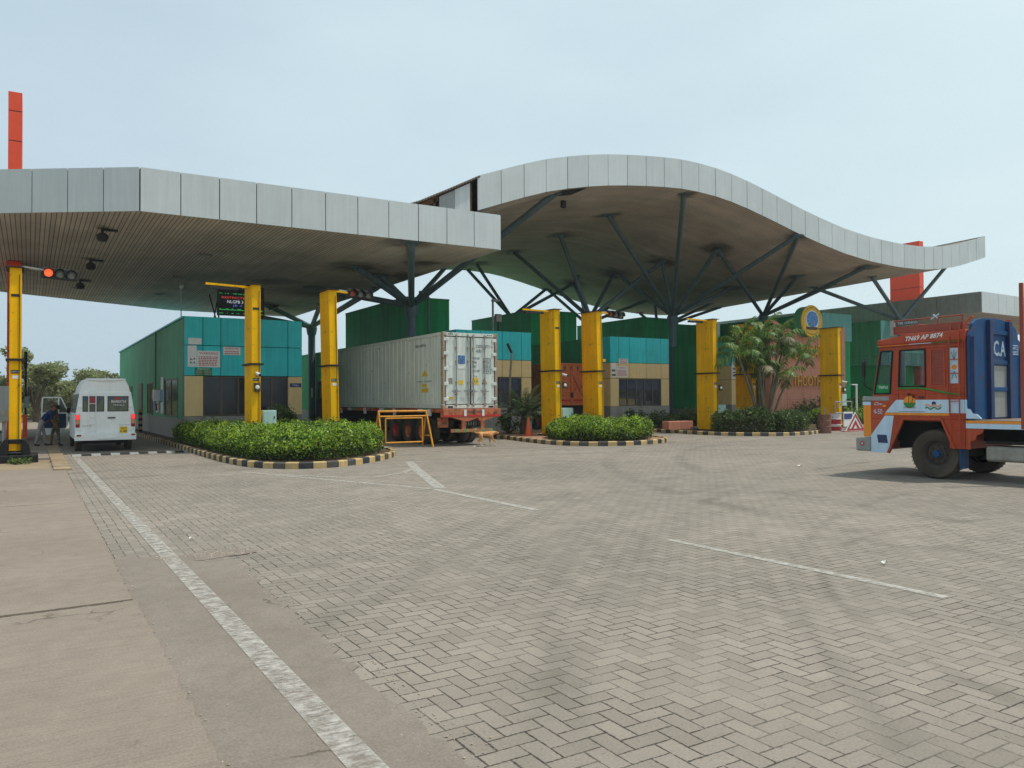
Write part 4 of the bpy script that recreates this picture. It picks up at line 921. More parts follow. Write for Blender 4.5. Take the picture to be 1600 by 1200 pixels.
# --- orange lorry at the right (local x across from its left side, y forward, z up)
MAT['t_or'] = paint('lorry_brick_orange', S(184, 76, 46), .55, var=.12, streak=.2, dust=.2, spec=.25)
MAT['t_rd'] = paint('lorry_dark_red', S(150, 62, 44), .5, var=.12, streak=.15, dust=.2)
MAT['t_wh'] = paint('lorry_pale_blue', S(196, 220, 238), .42, var=.05, streak=.1, dust=.12)
MAT['t_bl'] = paint('lorry_blue', S(14, 74, 124), .6, var=.12, streak=.25, dust=.12, rust=.12, spec=.2)
MAT['t_nv'] = paint('lorry_navy', S(12, 46, 96), .6, var=.12, streak=.2, dust=.15)
MAT['t_yl'] = paint('lorry_marigold', S(240, 150, 40), .45, var=.05, dust=.1)
MAT['t_gr'] = flat('lorry_green', S(60, 130, 50), .5); MAT['t_bk'] = flat('under_black', S(24, 22, 20), .8)
T = thing('lorry', 'brick orange lorry cab with a blue headboard and empty flatbed, at the right edge', 'lorry', (16.38, 9.6, 0), R(4)); L = dict(world=False)
def side(poly, x=0.0, th=.05): return MB().prism([(x, s_, z) for s_, z in poly], (th, 0, 0))
body = MB()
for x in (0, 2.35):
    for poly in ([(1.39, .5), (1.39, 1.26), (.63, 1.26), (.97, .5)], [(-.17, 1.26), (-.67, 1.26), (-.67, .66), (-.41, .66)],
                 [(1.39, 1.26), (1.37, 1.62), (1.345, 1.80), (-.67, 1.80), (-.67, 1.26)],
                 [(1.345, 1.80), (1.175, 2.78), (1.13, 2.78), (1.30, 1.80)], [(.93, 1.80), (.855, 2.78), (.70, 2.78), (.745, 1.80)],
                 [(.745, 1.80), (.74, 1.95), (.15, 1.95), (.15, 1.80)], [(.15, 1.80), (.15, 2.78), (-.67, 2.78), (-.67, 1.80)],
                 [(1.175, 2.78), (1.155, 2.92), (-.67, 2.92), (-.67, 2.78)]):
        body.prism([(x, a, b) for a, b in poly], (.05, 0, 0))
body.box(.05, 2.35, -.67, -.62, .66, 2.92).box(.05, 2.35, 1.32, 1.37, .55, 1.78).box(.05, 2.35, -.6, 1.3, 1.22, 1.27)
body.build('cab_body', 't_or', T, bevel=.012, **L)
m = MB().prism([(-.02, 1.22, 2.90), (-.02, 1.22, 3.02), (-.02, .6, 3.10), (-.02, -.68, 3.14), (-.02, -.68, 2.90)], (2.44, 0, 0)); m.build('roof', 't_or', T, bevel=.035, **L)
# wheel arch lip, panels and painted bands (sheets a few mm proud of the side)
lip = MB()
for p, q in (((.99, .5), (.64, 1.27)), ((.64, 1.27), (-.18, 1.27)), ((-.18, 1.27), (-.43, .66))): lip.beam((-.012, p[0], p[1]), (-.012, q[0], q[1]), .05, .07, up=(1, 0, 0))
lip.build('arch_lip', 't_or', T, bevel=.01, **L)
side([(.80, 1.68), (-.69, 1.68), (-.69, 1.40), (1.05, 1.40)], -.006, .006).build('pale_band', 't_wh', T, **L)
side([(1.06, 1.33), (.86, 1.33), (.99, .5), (1.395, .5), (1.395, .88)], -.006, .006).build('pale_band', 't_wh', T, **L)
side([(1.07, 1.345), (-.33, 1.345), (-.33, 1.395), (1.05, 1.395)], -.010, .010).build('marigold_band', 't_yl', T, **L)
side([(1.0, .72), (1.22, .72), (1.25, .9), (1.03, .9)], -.012, .006).build('blue_panel', 't_nv', T, **L)
m = MB(); pts = [(.75, 1.93), (.35, 1.935), (.05, 1.90), (-.25, 1.83), (-.56, 1.78)]
m.tube([(-.012, a, b) for a, b in pts], .022, 6).build('green_trim', 't_gr', T, **L)
m = MB().beam((-.02, 1.21, 2.875), (-.02, .48, 2.885), .012, .03, up=(1, 0, 0)); m.build('orange_trim', 't_yl', T, **L)
MB().beam((-.02, .48, 2.887), (-.02, .0, 2.893), .012, .035, up=(1, 0, 0)).build('white_trim', 't_wh', T, **L); MB().beam((-.02, .0, 2.893), (-.02, -.6, 2.90), .012, .03, up=(1, 0, 0)).build('green_trim', 't_gr', T, **L)
# door: its own panel lines, window, handle
d = MB().box(-.004, 0, .16, .165, 1.42, 1.9).box(-.004, 0, .74, .745, 1.30, 1.8).box(-.009, -.004, .16, .745, 1.42, 1.428).build('door_gap', 't_bk', T, **L)
MB().box(-.03, -.006, .18, .3, 1.72, 1.75).build('door_handle', 'dk', T, **L)
f = MB()
for p, q in (((.735, 1.97), (.70, 2.76)), ((.70, 2.76), (.15, 2.76)), ((.15, 2.76), (.15, 1.97)), ((.15, 1.97), (.735, 1.97))): f.beam((-.004, *p), (-.004, *q), .03, .03, up=(1, 0, 0))
f = f.build('door_window', 'blk', T, **L); side([(.30, 1.97), (.28, 2.76), (.15, 2.76), (.15, 1.97)], .02, .006).build('pane', 'cglass', f, **L)
side([(.74, 1.94), (.15, 1.94), (.15, 2.0), (.74, 2.0)], .06, .03).build('door_top', 't_gr', T, **L)
f = MB()
q4 = [(1.295, 1.82), (1.13, 2.76), (.865, 2.76), (.935, 1.82)]
for p, q in zip(q4, q4[1:] + q4[:1]): f.beam((-.006, *p), (-.006, *q), .03, .035, up=(1, 0, 0))
f = f.build('quarter_window', 'blk', T, bevel=.008, **L); side(q4, .012, .006).build('pane', 'cglass', f, **L)
g = side([(1.285, 1.84), (1.255, 2.02), (.925, 2.02), (.935, 1.84)], -.004, .006).build('sun_strip', MAT['greenx'], f, **L)
text_mb('TRIPLE', .22, .06, (-.006, 1.2, 1.93), (0, -1, 0), (0, 0, 1), .003).build('lettering', 'signw', T, **L)
m = MB()
for i in range(16): m.cbox((-.004, -.11, 2.02 + .045 * i), (.012, .25, .03), 0, Matrix.Rotation(R(25), 3, 'Y'))
m.build('louvre', 't_rd', T, **L)
m = MB()
for p, q in (((.03, 1.97), (.03, 2.75)), ((-.25, 1.97), (-.25, 2.75)), ((.03, 2.75), (-.25, 2.75)), ((.03, 1.97), (-.25, 1.97))): m.beam((-.008, *p), (-.008, *q), .03, .03, up=(1, 0, 0))
m.build('louvre_frame', 't_or', T, **L)
side([(-.36, 2.02), (-.36, 2.76), (-.54, 2.76), (-.54, 2.02)], -.008, .008).build('painted_panel', 't_wh', T, bevel=.003, **L)
m = MB().lathe([(0, -.004), (.055, 0)], (-.010, -.45, 2.36), (1, 0, 0), 14); m.build('painted_flower', 't_yl', T, **L)
m = MB()
for a, b, c_, e in ((-.45, 2.5, -.40, 2.68), (-.45, 2.5, -.50, 2.68), (-.45, 2.28, -.40, 2.12), (-.45, 2.28, -.50, 2.12), (-.45, 2.5, -.45, 2.72)): m.beam((-.011, a, b), (-.011, c_, e), .004, .022, up=(1, 0, 0))
m.build('painted_leaf', 't_gr', T, **L)
# sunset sticker with palms, tricolour wave
MB().lathe([(0, -.003), (.135, 0)], (-.008, .50, 1.63), (1, 0, 0), 24).build('sunset_sticker', 't_yl', T, **L)
MB().prism([(-.0125, .50 + .13 * math.cos(a), 1.62 + .12 * math.sin(a)) for a in [math.pi * (1 + i / 10) for i in range(11)]], (.003, 0, 0)).build('sticker_grass', 't_gr', T, **L)
m = MB().beam((-.014, .45, 1.62), (-.014, .41, 1.76), .003, .012, up=(1, 0, 0)).beam((-.014, .52, 1.62), (-.014, .51, 1.80), .003, .012, up=(1, 0, 0))
for cx, cz in ((.41, 1.76), (.51, 1.80)):
    for k in range(6): a = k * 1.05; m.beam((-.014, cx, cz), (-.014, cx + .055 * math.cos(a), cz + .04 * math.sin(a)), .003, .014, up=(1, 0, 0))
m.beam((-.014, .36, 1.52), (-.014, .64, 1.52), .003, .03, up=(1, 0, 0)); m.build('sticker_palms', 't_bk', T, **L)
for col, dz in (('t_yl', .03), ('t_wh', .0), ('t_gr', -.03)):
    MB().tube([(-.009, .16 - .03 * i, 1.53 + dz + .022 * math.sin(i * 1.25)) for i in range(12)], .012, 5).build('flag_wave', col, T, **L)
MB().lathe([(0, -.003), (.045, 0)], (-.009, -.02, 1.60), (1, 0, 0), 16).build('blue_dot', 't_nv', T, **L)
text_mb('TN69 AP 8874', .80, .105, (-.0215, .56, 2.955), (0, -1, .05), (0, 0, 1), .004, shear=.3, bold=.022).build('lettering', 'white', T, **L)
text_mb('Om', .18, .07, (-.008, 1.30, 1.56), (0, -1, 0), (0, 0, 1), .003, shear=.3).build('lettering', 't_wh', T, **L); text_mb('4-50', .2, .12, (-.008, 1.32, 1.36), (0, -1, 0), (0, 0, 1), .003).build('lettering', 't_wh', T, **L)
for a, b, c_, e in ((.16, 1.9, .16, 2.76), (-.33, 1.42, -.33, 2.86), (-.645, .7, -.645, 2.9)): MB().beam((-.003, a, b), (-.003, c_, e), .006, .008, up=(1, 0, 0)).build('panel_seam', 't_bk', T, **L)
MB().beam((-.004, 1.13, 2.84), (-.004, -.66, 2.86), .010, .02, up=(1, 0, 0)).build('gutter', 't_rd', T, **L); MB().box(-.03, 0, 1.02, 1.10, 1.52, 1.57).build('side_indicator', 't_yl', T, bevel=.008, **L)
for i in range(9): MB().lathe([(0, -.006), (.010, -.003), (.011, 0)], (-.001, -.62, .8 + .23 * i), (1, 0, 0), 8).build('rivet', 't_or', T, smooth=50, **L)
MB().tube([(.6, 1.36, 1.80), (1.0, 1.29, 2.25)], .008, 5).build('wiper', 'dk', T, **L); MB().tube([(1.6, 1.36, 1.80), (2.0, 1.29, 2.25)], .008, 5).build('wiper', 'dk', T, **L)
# front: cowl, grille, bumper, windscreen, mirror
MB().prism([(-.01, .96, 1.66), (-.01, 1.60, 1.66), (-.01, 1.58, 1.76), (-.01, .96, 1.76)], (2.42, 0, 0)).build('cowl', 'grey', T, bevel=.015, **L)
MB().box(0, 2.4, 1.39, 1.58, .85, 1.60).build('grille', 't_yl', T, bevel=.02, **L); MB().box(-.004, 2.404, 1.39, 1.585, 1.56, 1.64).build('grille_band', 't_wh', T, **L)
m = MB().box(-.05, 2.45, 1.40, 1.74, .52, .82); m.build('bumper', 'grey', T, bevel=.03, **L)
MB().lathe([(0, -.004), (.055, 0)], (-.052, 1.58, .69), (1, 0, 0), 14).build('bumper_flower', 'red', T, **L); MB().lathe([(0, -.006), (.025, 0)], (-.055, 1.58, .69), (1, 0, 0), 10).build('bumper_dot', 't_wh', T, **L)
for x in (.3, 2.1): MB().lathe([(0, .02), (.1, .01), (.1, -.02)], (x, 1.58, 1.12), (0, 1, 0), 18).build('headlight', 'signw', T, **L)
w = MB().prism([(.08, 1.345, 1.80), (2.32, 1.345, 1.80), (2.32, 1.18, 2.78), (.08, 1.18, 2.78)], (0, .008, 0)).build('windscreen', 'cglass', T, **L)
m = MB().tube([(-.01, 1.22, 2.66), (-.2, 1.42, 2.6), (-.2, 1.42, 2.0), (-.01, 1.34, 1.9)], .012, 6); m.build('mirror_arm', 'dk', T, **L); MB().box(-.26, -.14, 1.40, 1.45, 2.2, 2.56).build('mirror', 'dk', T, bevel=.02, **L)
m = MB().box(.1, 2.3, -.55, .05, 1.28, 2.0).box(.1, 2.3, -.6, -.45, 1.9, 2.5); m.build('seat', 'dk', T, bevel=.04, **L)
m = MB().lathe([(.2, 0), (.22, .015), (.2, .03), (.18, .015), (.2, 0)], (1.8, .75, 1.95), (0, -.6, .8), 20); m.build('steering_wheel', 'dk', T, **L)
MB().box(.1, 2.3, .8, 1.25, 1.28, 1.78).build('dashboard', 'dk', T, bevel=.04, **L)
# roof carrier
m = MB().box(.05, .10, -.58, .9, 3.14, 3.30).box(2.25, 2.3, -.58, .9, 3.14, 3.30).box(.10, 2.25, .85, .9, 3.14, 3.30)
m.tube([(.07, .9, 3.42), (.07, -.62, 3.44)], .018, 8).tube([(2.28, .9, 3.42), (2.28, -.62, 3.44)], .018, 8).tube([(.07, .9, 3.42), (2.28, .9, 3.42)], .018, 8)
for y in (.9, .4, -.1, -.6): m.beam((.07, y, 3.12), (.07, y, 3.43), .03, .03).beam((2.28, y, 3.12), (2.28, y, 3.43), .03, .03)
m.build('roof_rack', 't_rd', T, bevel=.006, **L); MB().box(.04, .048, .3, .78, 3.32, 3.41).build('rack_board', 'frame', T, **L)
text_mb('TSR 1STHOO', .44, .05, (.038, .76, 3.34), (0, -1, 0), (0, 0, 1), .003).build('lettering', 't_wh', T, **L); MB().box(.03, .12, .86, .93, 3.1, 3.44).build('rack_end', 'grey', T, **L)
m = MB().beam((.06, .05, 3.40), (.06, -.12, 3.50), .02, .02).beam((.06, .0, 3.50), (.06, -.1, 3.41), .02, .02); m.build('rack_tie', 't_wh', T, **L)
# ladder
m = MB()
for y in (-.37, -.56): m.tube([(-.05, y, .67), (-.05, y, 3.0), (.02, y, 3.22)], .014, 8)
z = .78
while z < 3.1: m.tube([(-.05, -.37, z), (-.05, -.56, z)], .011, 6); z += .29
m.build('ladder', 't_or', T, **L)
# headboard, bed, chassis
hb = [(0, 1.26), (2.4, 1.26), (2.4, 2.85), (2.36, 2.95), (2.26, 3.0), (2.24, 3.12), (2.14, 3.24), (1.95, 3.33), (1.5, 3.40), (1.1, 3.41), (.6, 3.39), (.3, 3.34), (.14, 3.25), (.08, 3.12), (0, 3.02)]
MB().prism([(x, -.76, z) for x, z in hb], (0, .06, 0)).build('headboard', 't_bl', T, bevel=.008, **L)
m = MB()
for x in (.82, 1.72): m.box(x - .075, x + .075, -.84, -.76, 1.27, 3.36)
m.box(0, .07, -.84, -.76, 1.27, 2.98).box(2.33, 2.4, -.84, -.76, 1.27, 2.8); m.build('headboard_rib', 't_nv', T, bevel=.008, **L)
m = MB()
for z in (1.85, 2.42, 3.06): m.box(.89, 1.65, -.80, -.76, z, z + .09)
m.build('headboard_bar', 't_bl', T, bevel=.006, **L)
MB().box(.90, 1.64, -.768, -.7605, 1.3, 2.4).build('bare_steel_panel', 'grey', T, **L)
text_mb('C.A', .56, .34, (1.05, -.765, 2.60), (1, 0, 0), (0, 0, 1), .004, bold=.02).build('lettering', 'fadedw', T, **L)
m = MB()
for p, q in (((1.9, 2.66), (2.22, 2.66)), ((1.9, 2.86), (2.22, 2.86)), ((1.9, 2.66), (1.9, 2.86)), ((2.22, 2.66), (2.22, 2.86))): m.beam((p[0], -.764, p[1]), (q[0], -.764, q[1]), .012, .012)
m = join((m, 0), (text_mb('NATL', .24, .07, (1.94, -.764, 2.77), (1, 0, 0), (0, 0, 1), .003), 0), (text_mb('PERMIT', .26, .06, (1.93, -.764, 2.68), (1, 0, 0), (0, 0, 1), .003), 0)); m.build('permit_lettering', 't_wh', T, **L)
side([(-.67, 1.66), (-.69, 1.50), (-.76, 1.48), (-.80, 1.40), (-.88, 1.38), (-.97, 1.29), (-.67, 1.29)], -.012, .03).build('scroll_bracket', 't_wh', T, **L)
m = MB(); m.tube([(-.012, -.66, 2.9), (-.012, -.66, 3.15), (-.012, -.70, 3.28), (-.012, -.78, 3.36), (-.012, -.84, 3.38)], .022, 8); m.build('scroll_trim', 't_or', T, **L)
MB().box(0, 2.4, -8.2, -.70, 1.15, 1.26).build('flatbed', 'deck', T, **L)
MB().box(-.008, 0, -8.2, -.66, 1.195, 1.25).build('marigold_band', 't_yl', T, **L); MB().box(-.008, 0, -8.2, -.66, 1.09, 1.192).build('pale_band', 't_wh', T, **L)
side([(-.67, 1.08), (-1.0, 1.08), (-.97, 1.0), (-.86, .95), (-.84, .86), (-.74, .82), (-.74, .66), (-.67, .66)], 0, .03).build('scroll_bracket', 't_or', T, **L)
m = MB().box(.75, .87, -8, 1.3, .8, 1.08).box(1.53, 1.65, -8, 1.3, .8, 1.08).box(.3, 2.1, -.1, .1, .42, .6).box(.6, 1.8, -.5, 1.1, .75, 1.2)
for y in (-1.4, -2.6, -3.8, -6.2): m.box(.05, 2.35, y - .05, y + .05, 1.04, 1.15)
m.build('chassis', 't_bk', T, **L); MB().box(.06, 2.34, -.62, 1.31, 1.2, 1.215).box(.4, .42, -.3, .95, .62, 1.2).build('wheel_well', 't_bk', T, **L)
MB().prism([(.08 + .0, -1.0, .47), (.08, -1.0, .68), (.13, -1.0, .74), (.62, -1.0, .74), (.66, -1.0, .68), (.66, -1.0, .47), (.6, -1.0, .43), (.13, -1.0, .43)], (0, -1.5, 0)).build('fuel_tank', 'plinth', T, bevel=.02, **L)
m = MB().box(.08, .4, -1.0, -2.4, .78, .84); m.build('tank_bracket', 't_bk', T, **L)
MB().prism([(.0, -.52, .66), (.36, -.52, .66), (.36, -.52, .26), (.33, -.52, .24), (.03, -.52, .24), (.0, -.52, .26)], (0, -.02, 0)).build('mudflap', 't_bl', T, **L)
MB().box(-.02, .05, -1.76, -1.69, 1.1, 3.96).build('stake', 't_rd', T, bevel=.01, **L)
for s_ in (-4.2, -6.6): MB().box(-.02, .05, s_ - .04, s_ + .04, 1.1, 2.6).build('stake', 't_rd', T, bevel=.01, **L)
wheel(T, (.19, 0, .525), .525, .30, 'rimd', 't_bl', -1, **L); wheel(T, (2.21, 0, .525), .525, .30, 'blk', 't_bl', 1, **L)
for y in (-5.0, -6.3):
    for x in (.19, 2.21): wheel(T, (x, y, .525), .525, .30, 'blk', None, -1 if x < 1 else 1, **L)

# --- container on its trailer
MAT['c_wh'] = paint('container_white', S(214, 220, 210), .5, var=.08, streak=.2, scale=1.5, rust=.07, rustcol=(.25, .16, .09, 1))
MAT['c_sd'] = paint('container_side', S(222, 228, 216), .5, var=.1, streak=.22, scale=1.0, rust=.05, rustcol=(.22, .16, .10, 1))
MAT['c_post'] = paint('rusty_post', S(168, 150, 130), .7, var=.2, rust=.45, rustcol=(.22, .10, .05, 1))
MAT['c_gal'] = paint('galvanised', S(150, 152, 146), .5, .3, var=.15)
MAT['tr_or'] = paint('trailer_orange', S(196, 106, 64), .7, var=.25, rust=.4, dust=.4); MAT['tr_gn'] = paint('trailer_green', S(110, 150, 90), .7, var=.2, dust=.3)
cx0, cx1, cy0, cy1, cz0, cz1 = 13.1, 15.45, 26.3, 38.5, 1.41, 4.27
K = thing('shipping_container', 'white refrigerated shipping container with closed rear doors, riding on the orange trailer', 'container', (cx0, cy0, cz0))
m = MB().box(cx0 + .03, cx1 - .03, cy0 + .12, cy1, cz0 + .12, cz1 - .04); m.build('wall', 'c_sd', K)
m = MB(); y = cy0 + .5
while y < cy1 - .2: m.box(cx0 + .018, cx0 + .03, y, y + .03, cz0 + .2, cz1 - .12).box(cx1 - .03, cx1 - .018, y, y + .03, cz0 + .2, cz1 - .12); y += .42
m.build('panel_rib', 'c_sd', K)
m = MB()
for x in (cx0, cx1 - .09):
    m.box(x, x + .09, cy0, cy1, cz0 + .0, cz0 + .16).box(x, x + .09, cy0, cy1, cz1 - .12, cz1)
m.build('side_rail', 'c_wh', K, bevel=.008)
m = MB()
for x in (cx0 - .004, cx1 - .106):
    for y in (cy0 - .004, cy1 - .16): m.box(x, x + .11, y, y + .16, cz0 + .17, cz1 - .13)
m.build('corner_post', 'c_post', K, bevel=.008)
m = MB()
for x in (cx0 - .01, cx1 - .15):
    for y in (cy0 - .01, cy1 - .16):
        for z in (cz0 - .01, cz1 - .13): m.box(x, x + .16, y, y + .17, z, z + .14)
m.build('corner_casting', 'c_post', K, bevel=.012)
MB().box(cx0 + .15, cx1 - .15, cy0, cy0 + .12, cz1 - .14, cz1 - .01).build('door_header', 'c_wh', K, bevel=.008); MB().box(cx0 + .15, cx1 - .15, cy0, cy0 + .12, cz0, cz0 + .13).build('door_sill', 'c_wh', K, bevel=.008)
m = MB()
for x in (.22, .3, .38, 1.9, 1.98, 2.06): m.box(cx0 + x, cx0 + x + .05, cy0 - .003, cy0 + .02, cz1 - .09, cz1 - .055)
for x in (.2, 1.95): m.box(cx0 + x, cx0 + x + .22, cy0 - .003, cy0 + .02, cz0 + .02, cz0 + .09)
m.build('slot', 't_bk', K)
mid = (cx0 + cx1) / 2
MB().box(cx0 + .1, cx1 - .1, cy0 + .05, cy0 + .13, cz0 + .13, cz1 - .14).build('door_seal', 't_bk', K)
for sgn, xa, xb in ((0, cx0 + .14, mid - .03), (1, mid + .03, cx1 - .14)):
    d = MB().box(xa, xb, cy0 + .01, cy0 + .06, cz0 + .16, cz1 - .17).build('door', 'c_wh', K, bevel=.012)
    for q in (.42, .92) if sgn == 0 else (.08, .58):
        rx = xa + q; rod = MB().tube([(rx, cy0 - .03, cz0 + .05), (rx, cy0 - .03, cz1 - .05)], .02, 8).build('lock_rod', 'c_gal', d)
        m = MB()
        for z in (.12, .5, .95, 1.75, 2.25, 2.7): m.box(rx - .035, rx + .035, cy0 - .05, cy0 + .01, cz0 + z, cz0 + z + .06)
        m.build('rod_bracket', 'c_post', d)
        MB().beam((rx - .2, cy0 - .05, cz0 + .66), (rx + .16, cy0 - .05, cz0 + .64), .025, .035).box(rx - .05, rx + .04, cy0 - .07, cy0 - .02, cz0 + .6, cz0 + .71).build('lock_handle', 'c_gal', d)
    m = MB()
    for z in (.35, .93, 1.5, 2.07, 2.6): m.box(*((xa - .1, xa + .1) if sgn == 0 else (xb - .1, xb + .1)), cy0 - .012, cy0 + .012, cz0 + z - .06, cz0 + z + .06)
    m.build('hinge', 'c_wh', d, bevel=.008)
MAT['c_ink'] = flat('container_ink', S(70, 76, 84), .7); MAT['c_blue'] = flat('decal_blue', S(20, 104, 164), .5); MAT['c_ylw'] = flat('decal_yellow', S(226, 186, 40), .5); MAT['c_gry'] = flat('decal_grey', S(146, 134, 130), .6)
def ctext(t, x, z, w, h, mat='c_ink'): text_mb(t, w, h, (cx0 + x, cy0 + .006, cz0 + z), (1, 0, 0), (0, 0, 1), .003).build('lettering', mat, K)
ctext('CXDU 107711 6', 1.42, 2.30, .72, .12); ctext('45R1', 1.42, 2.12, .26, .12)
for i, (a, b) in enumerate((('MAX.GW', '34 000'), ('TARE', '4 670'), ('NET', '29 330'), ('CU.CAP', '67.8'))):
    ctext(a, 1.27, 1.86 - i * .16, .30 if len(a) > 4 else .18, .085); ctext(b + ' KG', 1.72, 1.86 - i * .16, .36, .075); ctext(b[:2] + ' 960 LB', 1.72, 1.79 - i * .16, .36, .05)
MB().box(cx0 + .62, cx0 + .96, cy0 + .0, cy0 + .009, cz0 + 1.50, cz0 + 2.02).build('white_decal', 'signw', K); MB().box(cx0 + .645, cx0 + .935, cy0 - .004, cy0 - .0005, cz0 + 1.68, cz0 + 2.0).build('blue_decal', 'c_blue', K)
m = MB(); q = lambda a, b, c_, e, w_=.028: m.beam((cx0 + a, cy0 - .007, cz0 + b), (cx0 + c_, cy0 - .007, cz0 + e), .004, w_, up=(0, 1, 0))
q(.71, 1.72, .71, 1.90); q(.71, 1.90, .77, 1.95); q(.77, 1.95, .87, 1.95); q(.87, 1.95, .87, 1.88); q(.77, 1.95, .77, 1.86); q(.77, 1.86, .83, 1.86); q(.83, 1.86, .83, 1.92, .02); q(.71, 1.82, .87, 1.82); q(.87, 1.82, .87, 1.72); q(.71, 1.73, .87, 1.73); q(.79, 1.76, .79, 1.79, .05)
m.build('decal_emblem', 'signw', K); ctext('Holcy', .66, 1.55, .26, .09, 'c_blue')
for x, z, w_, h_, c_ in ((.24, .92, .17, .22, 'c_gry'), (.66, .9, .2, .16, 'c_ylw'), (.27, .34, .15, .1, 'c_ylw'), (1.27, .9, .24, .26, 'c_ylw')): MB().box(cx0 + x, cx0 + x + w_, cy0 + .003, cy0 + .009, cz0 + z, cz0 + z + h_).build('decal', c_, K)
ctext('2.9', 1.3, .97, .18, .10); ctext('9.6', 1.3, 1.18, .16, .07)
m = MB().prism([(cx0 + 1.66, cy0 + .002, cz0 + .92), (cx0 + 1.9, cy0 + .002, cz0 + .92), (cx0 + 1.78, cy0 + .002, cz0 + 1.16)], (0, .007, 0)); m.build('warning_triangle', 'c_ink', K)
m = MB().prism([(cx0 + 1.69, cy0 - .003, cz0 + .94), (cx0 + 1.87, cy0 - .003, cz0 + .94), (cx0 + 1.78, cy0 - .003, cz0 + 1.12)], (0, .004, 0)); m.build('warning_triangle', 'c_ylw', K)
MB().box(cx0 + .25, cx0 + .37, cy0 + .003, cy0 + .009, cz0 + 1.6, cz0 + 1.78).build('decal', 'signw', K)
MB().prism([(cx0 + .015, 27.6, cz0 + 1.25), (cx0 + .015, 28.2, cz0 + 1.25), (cx0 + .015, 27.9, cz0 + 1.5)], (.004, 0, 0)).build('warning_triangle', 'c_ylw', K)
m = MB().box(cx0 + .014, cx0 + .018, 27.6, 28.2, cz0 + .62, cz0 + .78).box(cx0 + .014, cx0 + .018, 27.75, 28.15, cz0 + .82, cz0 + .95); m.build('decal', 'c_ylw', K)
ctx = text_mb('KEEP CLEAR', 1.3, .05, (cx0 + .014, 28.6, cz0 + 1.02), (0, -1, 0), (0, 0, 1), .003); ctx.build('lettering', 'c_ink', K)
m = text_mb('CXDU 107711 6', 1.0, .1, (cx0 + .014, 28.8, cz0 + 2.4), (0, -1, 0), (0, 0, 1), .003); m.build('lettering', 'c_ink', K)

Tt = thing('trailer', 'rusty orange three axle trailer under the white container', 'trailer', (cx0, 26.2, 0))
m = MB().box(13.05, 15.5, 26.15, 26.42, 1.08, 1.39).prism([(13.4, 26.15, 1.08), (13.95, 26.15, .92), (14.1, 26.15, .92), (14.5, 26.15, 1.05), (14.6, 26.15, .92), (14.75, 26.15, .92), (15.3, 26.15, 1.08)], (0, .2, 0)); m.build('rear_beam', 'tr_or', Tt, bevel=.01)
m = MB().box(13.85, 14.0, 26.18, 26.3, .5, 1.0).box(14.65, 14.8, 26.18, 26.3, .5, 1.0); m.build('bumper_bracket', 'tr_or', Tt, bevel=.008)
m = MB()
for i in range(10): m.box(13.35 + .18 * i, 13.53 + .18 * i, 26.12, 26.18, .52, .64, i % 2)
m.build('rear_bumper', ['tr_or', 'tr_gn'], Tt)
MB().box(13.04, 15.51, 26.140, 26.149, 1.10, 1.17).build('red_stripe', 'red', Tt)
m = MB()
for x in (13.95, 14.72): m.box(x - .05, x + .05, 26.12, 26.14, 1.12, 1.36)
m.build('reflector', 'signw', Tt)
text_mb('GOODS CARRIER', .7, .09, (14.08, 26.143, 1.24), (1, 0, 0), (0, 0, 1), .004).build('lettering', 'c_ink', Tt)
m = MB().box(12.98, 13.42, 26.5, 26.53, .70, 1.06); m.build('mudguard_board', 'tr_or', Tt); m = MB().beam((13.05, 26.49, .76), (13.35, 26.49, 1.0), .004, .03, up=(0, 1, 0)).beam((13.35, 26.49, .76), (13.05, 26.49, 1.0), .004, .03, up=(0, 1, 0)); m.build('board_mark', 'c_ink', Tt)
text_mb('4 8 8 8 5 1', .55, .15, (14.05, 26.29, .76), (1, 0, 0), (0, 0, 1), .004).build('plate_lettering', 'c_gal', Tt); MB().box(13.9, 14.8, 26.3, 26.34, .7, .95).build('rear_plate', 't_bk', Tt)
m = MB().box(13.6, 13.75, 26.4, 38.4, .95, 1.36).box(14.8, 14.95, 26.4, 38.4, .95, 1.36)
for y in (27.5, 29, 30.5, 32, 34, 36, 38): m.box(13.08, 15.47, y, y + .12, 1.22, 1.38)
m.build('chassis', 't_bk', Tt)
m = MB()
cols = ['tr_or', 'tr_or', 'tr_gn', 'signw', 'red', 'tr_or', 'tr_or', 'c_gal']
for i in range(24): m.box(13.04, 13.10, 26.42 + .5 * i, 26.92 + .5 * i, 1.26, 1.385, (0, 0, 1, 2, 3, 0, 0, 0)[i % 8])
m.build('side_beam', ['tr_or', 'tr_gn', 'signw', 'red'], Tt)
m = MB()
for y in (27.2, 30.6, 34.0, 37.2): m.prism([(13.02, y, 1.38), (13.02, y + .3, 1.38), (13.02, y + .22, 1.12), (13.02, y + .08, 1.12)], (.07, 0, 0))
m.build('twist_lock', 'signw', Tt)
for y in (28.35, 29.65, 30.95):
    for x, o in ((13.28, -1), (13.62, -1), (14.93, 1), (15.27, 1)): wheel(Tt, (x, y, .5), .5, .28, 'tr_or' if y < 30 else 'red', None, o)
    MB().box(13.4, 15.2, y - .08, y + .08, .42, .58).build('axle', 't_bk', Tt)
t = thing('tractor_unit', 'dark navy lorry tractor at the head of the container, mostly hidden by a yellow post', 'lorry', (13, 38.9, 0))
m = MB().prism([(13.0, 38.9, .7), (13.0, 41.2, .7), (13.0, 41.2, 1.7), (13.0, 40.95, 2.75), (13.0, 38.9, 2.85)], (2.4, 0, 0)); m.build('cab', 't_nv', t, bevel=.05)
m = MB().prism([(13.1, 38.95, 2.86), (13.1, 40.9, 2.78), (13.1, 40.3, 3.1), (13.1, 39.2, 3.2)], (2.2, 0, 0)); m.build('roof_fairing', 'white', t, bevel=.05)
